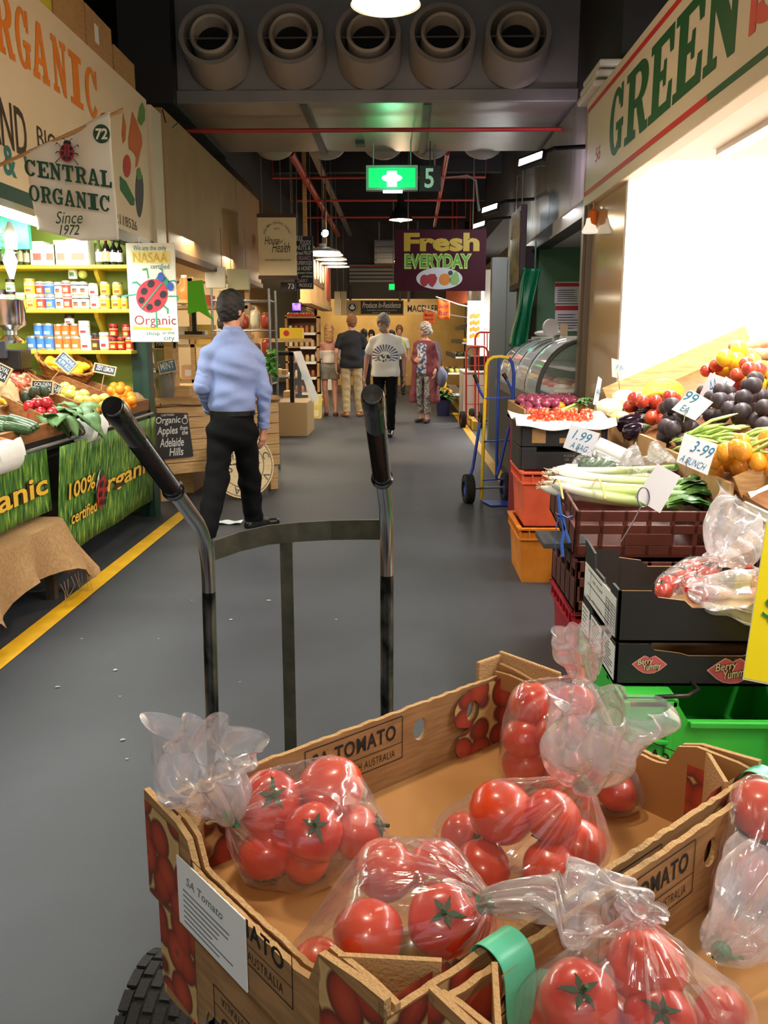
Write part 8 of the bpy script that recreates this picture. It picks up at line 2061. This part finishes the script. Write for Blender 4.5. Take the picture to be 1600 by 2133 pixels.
def torso(pr,g,belly=0.0):
    J,s_,st,lw=pr['J'],pr['s'],pr['stout'],pr['lw']
    return [('e',tuple(J['waist']),((.135*st*lw+g)*s_,(.10*st+g+belly)*s_,.20*s_),None),('e',tuple(J['chest']),((.155*st*lw+g)*s_,(.105*st+g)*s_,.19*s_),None),cc(pr,J['neck']-Vector((0,0,.02*s_)),'shL',.052+g*.5,.050+g*.4),cc(pr,J['neck']-Vector((0,0,.02*s_)),'shR',.052+g*.5,.050+g*.4),cc(pr,'hipL','hipR',.095+g,.095+g),cc(pr,J['neck']-Vector((0,0,.05*s_)),J['neck']+Vector((0,0,.0)),.072,.062)]
def drape(pr,r=.088):return [cc(pr,Vector((x*.95,0,1.24))*pr['s'],Vector((x,0,.88))*pr['s'],r,r*1.08) for x in (-.095,-.03,.03,.095)]
def legs(pr,g0,g1,g2):
    o=[cc(pr,'hipL','hipR',.097+g0,.097+g0)]
    for q_ in 'LR':o += [cc(pr,'hip'+q_,'knee'+q_,.088*pr['lw']+g0,.056*pr['lw']+g1),cc(pr,'knee'+q_,'ank'+q_,.056*pr['lw']+g1,.04+g2)]
    return o
def zcut(z,keep_above=True):return (lambda X,Y,Z:(z-Z)) if keep_above else (lambda X,Y,Z:(Z-z))
def shoe(pr,m,q_,h=.05,sole=None,heel=0.0):
    J,s_=pr['J'],pr['s'];a,tt=J['ank'+q_],J['toe'+q_];d=(tt-a);d.z=0;d.normalize();sd=Vector((-d.y,d.x,0))
    hl=a-d*.035*s_;hl.z=tt.z;z=Vector((0,0,.008*s_))
    P=[('c',tuple(hl+z),tuple(tt+z*.4),.040*s_,.036*s_),('c',tuple(hl+sd*.008+z),tuple(tt+sd*.012+d*.02),.036*s_,.028*s_),('c',tuple(a-d*.01),tuple(tt*.45+a*.55+Vector((0,0,-.015))),.044*s_,.036*s_)]
    zb=tt.z-.028*s_
    o=sdf_build('shoe',m,P,.006,pr['t'],k=.02,cut=[lambda X,Y,Z:zb-Z,lambda X,Y,Z:Z-(a.z+h*s_)])
    return o
def hair(pr,m,prims,cut,fold=.004,fs=60,name='hair'):return cloth(pr,name,m,prims,.012,cut,fold,fs,1.3,res=min(pr['res'],.007))
def hplane(pr,n,d):
    """cut keeping points with n.(p-head) < d in head axes"""
    R,hc,s_=pr['Rm'],pr['J']['head'],pr['s']
    w=[sum(R[i][j]*n[j] for j in range(3)) for i in range(3)]
    return lambda X,Y,Z:(X-hc[0])*w[0]+(Y-hc[1])*w[1]+(Z-hc[2])*w[2]-d*s_
def hair_short(pr,m,g=.012,front=.05,fold=.004):
    hp,s_=pr['hp'],pr['s']
    P=[('e',tuple(hp(0,-.016,.022)),((.076+g)*s_,(.096+g)*s_,(.108+g)*s_),pr['Rm']),('c',tuple(hp(0,-.075,-.05)),tuple(hp(0,-.07,-.02)),.045*s_,.06*s_)]
    return hair(pr,m,P,[hplane(pr,(0,.80,-.60),front),hplane(pr,(0,0,-1),.085)],fold)
def face(pr,brow=(90,70,56),glasses=False,lip=(160,92,84)):
    hp,s_,t=pr['hp'],pr['s'],pr['t'];pm=pr['W']
    mb=MB()
    for q_ in (-1,1):mb.ball(tuple(pm@hp(q_*.031,.075,.004)),(.0105*s_,.0095*s_,.0062*s_),12,8)
    mb.build('eyes',M('eye white',(226,222,216),.3),t,smooth=4)
    mb=MB()
    for q_ in (-1,1):mb.ball(tuple(pm@hp(q_*.031,.081,.004)),.0052*s_,10,8)
    mb.build('irises',M('iris dark',(50,40,34),.2),t,smooth=4)
    mb=MB()
    for q_ in (-1,1):mb.tube([pm@hp(q_*.016,.089,.020),pm@hp(q_*.032,.088,.025),pm@hp(q_*.05,.076,.019)],.0045*s_,6)
    mb.build('eyebrows',M('brow %d'%brow[0],brow,.8),t,smooth=.9)
    mb=MB().tube([pm@hp(-.024,.078,-.064),pm@hp(-.008,.089,-.061),pm@hp(.008,.089,-.061),pm@hp(.024,.078,-.064)],.0045*s_,6);mb.build('lips',M('lips %d'%lip[0],lip,.4),t,smooth=.9)
    if glasses:
        mb=MB()
        for q_ in (-1,1):mb.tube([pm@hp(q_*.033+.024*math.cos(a),.098-.004*abs(math.cos(a)),.004+.017*math.sin(a)) for a in [k*PI/9 for k in range(19)]],.0022*s_,6);mb.tube([pm@hp(q_*.056,.094,.008),pm@hp(q_*.08,.0,.008)],.002,5)
        mb.tube([pm@hp(-.01,.099,.008),pm@hp(.01,.099,.008)],.002,5);mb.build('glasses',M('glasses frame',(30,26,26),.3),t,smooth=.9)
def local(pr,p):return pr['W'].inverted()@Vector(p)

# ---- man in the blue shirt, walking away
loc=Vector((-1.215,6.22,0));yaw=-.34
Wm=Matrix.Translation(loc)@Matrix.Rotation(yaw,4,'Z');Wi=Wm.inverted();k_=1.75/1.76
def jp(px,py,y):return tuple(Wi@Yp(px,py,y)*k_)
pr=person('man in a light blue shirt and black trousers walking away beside the timber stand',loc,yaw,1.76,
            dict(hipL=jp(460,902,6.15),hipR=jp(508,900,6.20),kneeL=jp(452,1000,6.05),kneeR=jp(520,1000,6.36),ankL=jp(430,1108,5.86),ankR=jp(528,1080,6.46),toeL=jp(432,1125,6.02),toeR=jp(572,1088,6.58),
                 waist=jp(482,830,6.18),chest=jp(484,765,6.18),shL=jp(436,741,6.16),shR=jp(531,744,6.20),elL=jp(421,805,6.10),elR=jp(549,812,6.20),wrL=jp(438,856,6.34),wrR=jp(549,892,6.28),handR=jp(548,925,6.30),handL=jp(452,850,6.45),neck=jp(484,690,6.18),head=jp(484,645,6.22)),(206,146,116),.0065,1.12,head_yaw=-.25)
shirt=M('light blue shirt',(136,152,198),.85,rgb2=(127,143,190),vs=240,stretch=(1,1,1),bump=.15,bs=60);trous=M('black trousers',(14,14,16),.9,bump=.2,bs=50,spec=.15)
J=pr['J'];zw=J['waist'].z-.10
Pt=torso(pr,.022,.01)+[cc(pr,'shL','elL',.066,.058),cc(pr,'elL','wrL',.056,.046),cc(pr,'shR','elR',.066,.058),cc(pr,'elR','wrR',.056,.044)]
cutsl=lambda X,Y,Z:zw-Z+0*X
Pbody=torso(pr,.024,.012)
cloth(pr,'shirt',shirt,Pbody+[cc(pr,'shL','elL',.064,.054),cc(pr,'shR','elR',.064,.054)],.035,[zcut(zw),zcut(J['neck'].z+.012,False)],.005,19,.4)
for q_ in 'LR':
    e_,w_=J['el'+q_],J['wr'+q_];d=(w_-e_).normalized();ww=w_-d*.005
    cloth(pr,'sleeve',shirt,[cc(pr,J['sh'+q_]*.55+e_*.45,'el'+q_,.060,.053),cc(pr,'el'+q_,ww,.053,.040)],.03,[lambda X,Y,Z,d=d,ww=ww:(X-ww.x)*d.x+(Y-ww.y)*d.y+(Z-ww.z)*d.z],.004,30,.9)
    cloth(pr,'cuff',M('shirt cuff',(134,149,196),.85),[cc(pr,w_-d*.07,w_-d*.01,.046,.044)],.01,[lambda X,Y,Z,d=d,ww=ww:(X-ww.x)*d.x+(Y-ww.y)*d.y+(Z-ww.z)*d.z,lambda X,Y,Z,d=d,w_=w_:-((X-w_.x)*d.x+(Y-w_.y)*d.y+(Z-w_.z)*d.z)-.06])
mb=MB();n0=Wm@(J['neck']);mb.lathe([(.062,-.02),(.068,.0),(.062,.045),(.057,.045),(.056,0)],28,0,Matrix.Translation(n0+Vector((0,-.002,-.012)))@Matrix.Diagonal((1,1.1,1,1)));mb.build('collar',M('shirt cuff',(134,149,196),.85),pr['t'],smooth=.8)
cloth(pr,'trousers',trous,legs(pr,.004,.022,.034)+[('e',tuple(J['hipL']*.5+J['hipR']*.5+Vector((0,-.03,.02))),(.148,.122,.15),None),('e',(J['waist'].x,J['waist'].y-.005,zw-.03),(.160,.122,.10),None)],.04,[zcut(zw+.02,False),lambda X,Y,Z:.055-Z],.005,17,2.0)
cz=zw;cpt=Wm@Vector(((J['hipL'].x+J['hipR'].x)/2,J['waist'].y,cz))
mb=MB().lathe([(.168,-.018),(.172,-.016),(.172,.016),(.168,.018),(.15,.018),(.15,-.018),(.168,-.018)],40,0,Matrix.Translation(cpt)@Matrix.Rotation(yaw,4,'Z')@Matrix.Diagonal((1.0,.80,1,1)));mb.build('belt',M('black leather',(16,15,15),.3,coat=.3),pr['t'],smooth=.6)
sh_m=M('black leather',(16,15,15),.3,coat=.3)
for q_ in 'LR':shoe(pr,sh_m,q_,.02)
hair_short(pr,M('black hair',(24,20,18),.6,bump=.4,bs=200),.014,.035,.003)

# ---- man in the white printed T-shirt, facing the camera
loc=Zp(808,908,0);loc.x=Yp(803,760,loc.y).x
pr=person('grey haired man in a white sunburst T-shirt walking towards the camera',loc,PI-.05,1.77,
            dict(kneeL=(-.09,.10,.51),ankL=(-.085,.10,.10),toeL=(-.08,.25,.04),kneeR=(.10,-.02,.50),ankR=(.10,-.16,.12),toeR=(.11,0,.05),elL=(-.27,-.03,1.13),elR=(.27,-.04,1.13),wrL=(-.28,.02,.87),wrR=(.30,.03,.86),head=(.03,.04,1.62),shL=(-.178,0,1.37),shR=(.178,0,1.37)),(186,128,102),.008,1.05,head_yaw=-.28)
tee=M('white cotton print',(232,226,214),.85);nt=tee.node_tree;N=nt.nodes;L=nt.links
def mth(op,a=None,b=None,c=None):
    n=N.new('ShaderNodeMath');n.operation=op
    for i,v in enumerate((a,b,c)):
        if v is None:continue
        if isinstance(v,(int,float)):n.inputs[i].default_value=v
        else:L.new(v,n.inputs[i])
    return n.outputs[0]
tc=N.new('ShaderNodeTexCoord');sp_=N.new('ShaderNodeSeparateXYZ');L.new(tc.outputs['Object'],sp_.inputs[0])
xx,yy,zz=sp_.outputs;zc=mth('SUBTRACT',zz,1.17);xs_=mth('MULTIPLY',xx,.95)
ang=mth('ARCTAN2',zc,xs_);rad=mth('SQRT',mth('ADD',mth('MULTIPLY',xs_,xs_),mth('MULTIPLY',mth('MULTIPLY',zc,zc),1.25)))
rays=mth('GREATER_THAN',mth('SINE',mth('MULTIPLY',ang,23)),mth('SUBTRACT',.55,mth('MULTIPLY',rad,3.6)))
inr=mth('MULTIPLY',mth('GREATER_THAN',rad,.075),mth('LESS_THAN',rad,.185));upz=mth('GREATER_THAN',zc,-.07);frt=mth('GREATER_THAN',yy,.03)
mask1=mth('MULTIPLY',mth('MULTIPLY',rays,inr),mth('MULTIPLY',upz,frt))
nz=N.new('ShaderNodeTexNoise');nz.inputs['Scale'].default_value=34;L.new(tc.outputs['Object'],nz.inputs[0])
blob=mth('MULTIPLY',mth('GREATER_THAN',nz.outputs[0],.52),mth('MULTIPLY',mth('LESS_THAN',mth('ADD',mth('MULTIPLY',mth('POWER',mth('ABSOLUTE',xs_),2),.32),mth('POWER',mth('ABSOLUTE',mth('ADD',zc,.03)),2)),.0034),frt))
mx=N.new('ShaderNodeMix');mx.data_type='RGBA';mx.inputs[6].default_value=lin((232,226,214));mx.inputs[7].default_value=lin((92,92,128));L.new(mask1,mx.inputs[0])
mx2=N.new('ShaderNodeMix');mx2.data_type='RGBA';L.new(mx.outputs[2],mx2.inputs[6]);mx2.inputs[7].default_value=lin((70,66,70));L.new(blob,mx2.inputs[0]);L.new(mx2.outputs[2],N['Principled BSDF'].inputs['Base Color'])
J=pr['J']
cloth(pr,'trousers',trous,legs(pr,.006,.012,.018),.03,[zcut(J['waist'].z-.06,False),lambda X,Y,Z:.10-Z],.003,18,1)
slv=[cc(pr,'sh'+q_,J['sh'+q_]*.4+J['el'+q_]*.6,.060,.062) for q_ in 'LR']
def selcut(q_):
    a,b=J['sh'+q_],J['el'+q_];d=(b-a).normalized();p=a*.28+b*.72
    return lambda X,Y,Z:np.where(np.abs(X)>.17,(X-p.x)*d.x+(Y-p.y)*d.y+(Z-p.z)*d.z,-1)
cloth(pr,'tee_shirt',tee,torso(pr,.018,.02)+drape(pr,.1)+slv,.03,[zcut(J['hipL'].z-.06),zcut(J['neck'].z+.005,False),selcut('L') if 0 else (lambda X,Y,Z:-1+0*X)],.004,12,.3)
for q_ in 'LR':shoe(pr,sh_m,q_,.01)
hair_short(pr,M('grey hair',(150,140,128),.7,rgb2=(120,108,96),vs=60),.016,.055,.006)
face(pr,(120,108,98),True)
hp=pr['hp'];P=[('e',tuple(hp(0,.07,-.085)),(.040,.032,.040),pr['Rm']),('c',tuple(hp(-.028,.086,-.045)),tuple(hp(.028,.086,-.045)),.011,.011)]
cloth(pr,'beard',M('grey beard',(160,146,132),.8),P,.02,None,.003,90,1,res=.006)
w_=pr['W']@J['wrL'];MB().tube([w_+Vector((.028*math.cos(a),.028*math.sin(a),.01)) for a in [k*PI/8 for k in range(17)]],.008,6).build('wrist_watch',steel,pr['t'],smooth=.9)

# ---- woman in the long maroon cardigan
loc=Zp(880,880,0);loc.x=Yp(884,780,loc.y).x
pr=person('grey haired woman in a long maroon cardigan and patterned trousers looking to the left',loc,PI-.45,1.68,
            dict(elR=(.22,-.04,1.12),wrR=(.10,.16,1.10),handR=(.02,.24,1.10),elL=(-.22,-.06,1.12),wrL=(-.25,.08,.93),kneeL=(-.09,.04,.5),ankL=(-.08,.04,.085),toeL=(-.10,.18,.035),kneeR=(.09,.0,.5),ankR=(.09,-.08,.085),toeR=(.11,.07,.035)),(212,158,134),.009,1.04,True,head_yaw=-.65)
J=pr['J']
flor=M('floral top',(214,210,206),.8,rgb2=(70,96,140),vs=17,lo=.47,hi=.53);patt=M('patterned trousers',(150,146,140),.8,rgb2=(86,82,84),vs=30,lo=.45,hi=.55)
cloth(pr,'trousers',patt,legs(pr,.006,.012,.02),.03,[zcut(J['waist'].z-.06,False),lambda X,Y,Z:.16-Z],.003,18,1)
cloth(pr,'top',flor,torso(pr,.018,.02),.03,[zcut(J['hipL'].z-.05),lambda X,Y,Z:Z-(J['neck'].z-.05+.0*X)-1.2*np.maximum(0,.0-Y)],.003,14,1)
car=M('maroon knit',(128,66,72),.9,rgb2=(112,54,62),vs=30)
cP=torso(pr,.026)+drape(pr,.09)+[cc(pr,'sh'+q_,'el'+q_,.058,.054) for q_ in 'LR']+[cc(pr,'el'+q_,J['el'+q_]*.25+J['wr'+q_]*.75,.056,.048) for q_ in 'LR']
for x in (-.10,.0,.10):cP += [('c',(x,-.05,.95),(x*1.5,-.10,.40),.10,.10)]
for x in (-.17,.17):cP += [('c',(x*.85,.0,1.0),(x*1.15,.03,.38),.075,.06)]
cloth(pr,'cardigan',car,cP,.04,[lambda X,Y,Z:.34-Z,zcut(J['neck'].z-.02,False),lambda X,Y,Z:np.where((Y>.0) & (Z<J['shL'].z-.0),.085+.02*np.clip(1.0-Z,0,1)-np.abs(X-.01),-1.0)*np.where(np.abs(X)<.16,1,0)-.0001],.004,11,2)
gh=M('silver hair',(186,176,166),.7,rgb2=(150,138,126),vs=50)
hp=pr['hp'];s_=pr['s']
hair(pr,gh,[('e',tuple(hp(0,-.015,.026)),(.098*s_,.116*s_,.124*s_),pr['Rm']),('e',tuple(hp(0,-.09,-.03)),(.075,.06,.075),pr['Rm']),('c',tuple(hp(-.07,.0,-.02)),tuple(hp(-.072,-.02,-.06)),.03,.02),('c',tuple(hp(.07,.0,-.02)),tuple(hp(.072,-.02,-.06)),.03,.02)],[hplane(pr,(0,.92,-.38),.062)],.008,46)
face(pr,(150,130,116),True,(176,96,96))
sand=M('brown sandal',(54,38,32),.6)
for q_ in 'LR':shoe(pr,sand,q_,-.02)
w_=pr['W']
t=thing('tote_bag','grey blue cloth bag hanging from the shoulder of the woman in the maroon cardigan','bag',w_@Vector((-.27,-.02,.62)))
mb=MB().ball(tuple(w_@Vector((-.31,-.02,.80))),(.10,.13,.19),20,14,0,lambda d:1-.25*max(0,d.z)+.04*math.sin(7*d.x+5*d.y));mb.build('bag_body',M('grey blue cloth',(110,114,142),.85),t,smooth=4)
for y in (-.05,.03):MB().tube([w_@Vector((-.30,y,.94)),w_@Vector((-.28,y,1.2)),w_@Vector((-.20,y*.7,J['shL'].z+.06))],.012,6,flat=.4).build('strap',M('grey blue cloth',(110,114,142),.85),t,smooth=.9)

# ---- couple with their backs turned
loc=Zp(728,868,0);loc.x=Yp(733,780,loc.y).x
pr=person('man with reddish hair in a black polo shirt and beige trousers, back turned',loc,.12,1.84,
            dict(elL=(-.27,-.04,1.12),elR=(.27,-.02,1.12),wrL=(-.27,.02,.88),wrR=(.26,.08,.9),kneeR=(.11,.04,.5),ankR=(.13,.02,.085),toeR=(.2,.14,.035),ankL=(-.10,-.06,.085),toeL=(-.16,.08,.035),shL=(-.185,0,1.37),shR=(.185,0,1.37)),(204,148,124),.009,1.04,head_yaw=.35)
J=pr['J'];navy=M('black polo',(22,24,30),.85);chino=M('beige chinos',(172,152,116),.85,rgb2=(160,140,104),vs=20)
cloth(pr,'trousers',chino,legs(pr,.008,.02,.024),.03,[zcut(J['waist'].z-.06,False),lambda X,Y,Z:.09-Z],.004,18,1)
cloth(pr,'polo_shirt',navy,torso(pr,.018,.02)+drape(pr,.094)+[cc(pr,'sh'+q_,J['sh'+q_]*.4+J['el'+q_]*.6,.060,.062) for q_ in 'LR'],.03,[zcut(J['hipL'].z-.08),zcut(J['neck'].z+.02,False)],.004,13,1)
for q_ in 'LR':shoe(pr,M('tan shoe',(158,108,66),.5),q_,.0)
hair_short(pr,M('auburn hair',(120,78,50),.7),.012,.035,.003)
loc=Zp(691,866,0);loc.x=Yp(687,780,loc.y).x
pr=person('woman with blond hair in a white off shoulder top and grey shorts, back turned',loc,.18,1.68,
            dict(elL=(-.22,.02,1.14),wrL=(-.10,.18,1.08),elR=(.22,-.02,1.14),wrR=(.22,.06,.92),ankL=(-.07,.04,.10),ankR=(.10,-.05,.10),toeL=(-.05,.17,.03),toeR=(.14,.07,.03)),(206,146,124),.009,1.0,True,head_yaw=-.2)
J=pr['J']
cloth(pr,'shorts',M('grey check shorts',(136,130,118),.85,rgb2=(120,114,102),vs=80),legs(pr,.02,.05,.03),.04,[zcut(J['waist'].z-.02,False),lambda X,Y,Z:.68-Z],.003,16,1)
cloth(pr,'top',M('off white knit',(226,216,202),.9),torso(pr,.03,.0)[:2]+[cc(pr,J['shL']*.6+J['elL']*.4,'elL',.075,.066),cc(pr,J['shR']*.6+J['elR']*.4,'elR',.075,.066)],.04,[zcut(J['waist'].z-.06),zcut(J['shL'].z-.11,False)],.005,15,1)
hp=pr['hp'];s_=pr['s']
hair(pr,M('blond hair',(196,152,96),.65,rgb2=(166,122,74),vs=30,stretch=(6,6,1)),[('e',tuple(hp(0,-.018,.024)),(.092*s_,.112*s_,.122*s_),pr['Rm']),('c',tuple(hp(-.03,-.07,-.05)),tuple(hp(-.035,-.085,-.17)),.062,.05),('c',tuple(hp(.03,-.07,-.05)),tuple(hp(.035,-.085,-.17)),.062,.05),('c',tuple(hp(0,-.08,-.02)),tuple(hp(0,-.095,-.18)),.07,.055)],[hplane(pr,(0,.95,-.3),.05)],.005,40)
for q_ in 'LR':
    o_=shoe(pr,M('brown heeled sandal',(112,66,40),.5),q_,-.035);a=pr['W']@J['ank'+q_];MB().box(a.x-.025,a.x+.025,a.y-.06,a.y-.01,0,.07).build('heel',M('brown heeled sandal',(112,66,40),.5),pr['t'])
# ---- small figures at the far end
def far_person(label,px,head_py,Y,H,yaw,top,bot,hairm,female,skinc=(200,150,124),extra=None):
    p=Yp(px,head_py,Y);q_=person(label,(p.x,Y,0),yaw,H,None,skinc,.014,1.0,female,0,False);J=q_['J']
    cloth(q_,'trousers',bot,legs(q_,.01,.016,.02),.03,[zcut(J['waist'].z-.04,False),lambda X,Y,Z:.08-Z])
    cloth(q_,'shirt',top,torso(q_,.028)+[cc(q_,'sh'+k,J['sh'+k]*.3+J['el'+k]*.7,.066,.062) for k in 'LR'],.03,[zcut(J['hipL'].z-.02),zcut(J['neck'].z,False)])
    hair_short(q_,hairm,.018,.05);
    for k in 'LR':shoe(q_,sh_m,k,.0)
    return q_
bh=MATS['black hair'];dk=M('dark jeans',(40,42,52),.85)
far_person('distant woman in a bright blue top behind the man in the black polo',758,700,20.5,1.62,PI-.4,M('bright blue top',(40,120,190),.8),dk,bh,True)
q_=far_person('distant man in a yellow high visibility vest at the lit kitchen bay',832,684,22.5,1.74,PI,M('pale work shirt',(216,222,220),.8),dk,M('auburn hair',(120,78,50),.7),False)
J=q_['J'];cloth(q_,'safety_vest',M('hi vis yellow',(200,210,50),.7),torso(q_,.036)[:2],.03,[zcut(J['waist'].z-.12),lambda X,Y,Z:.06-np.abs(X)])
far_person('distant dark haired woman behind the man in the white T-shirt',816,694,21.0,1.6,.6,M('white far top',(226,224,220),.8),dk,bh,True)
far_person('distant dark haired person left of the man in the white T-shirt',774,698,22.6,1.62,PI,M('dark far top',(60,56,60),.8),dk,bh,True)
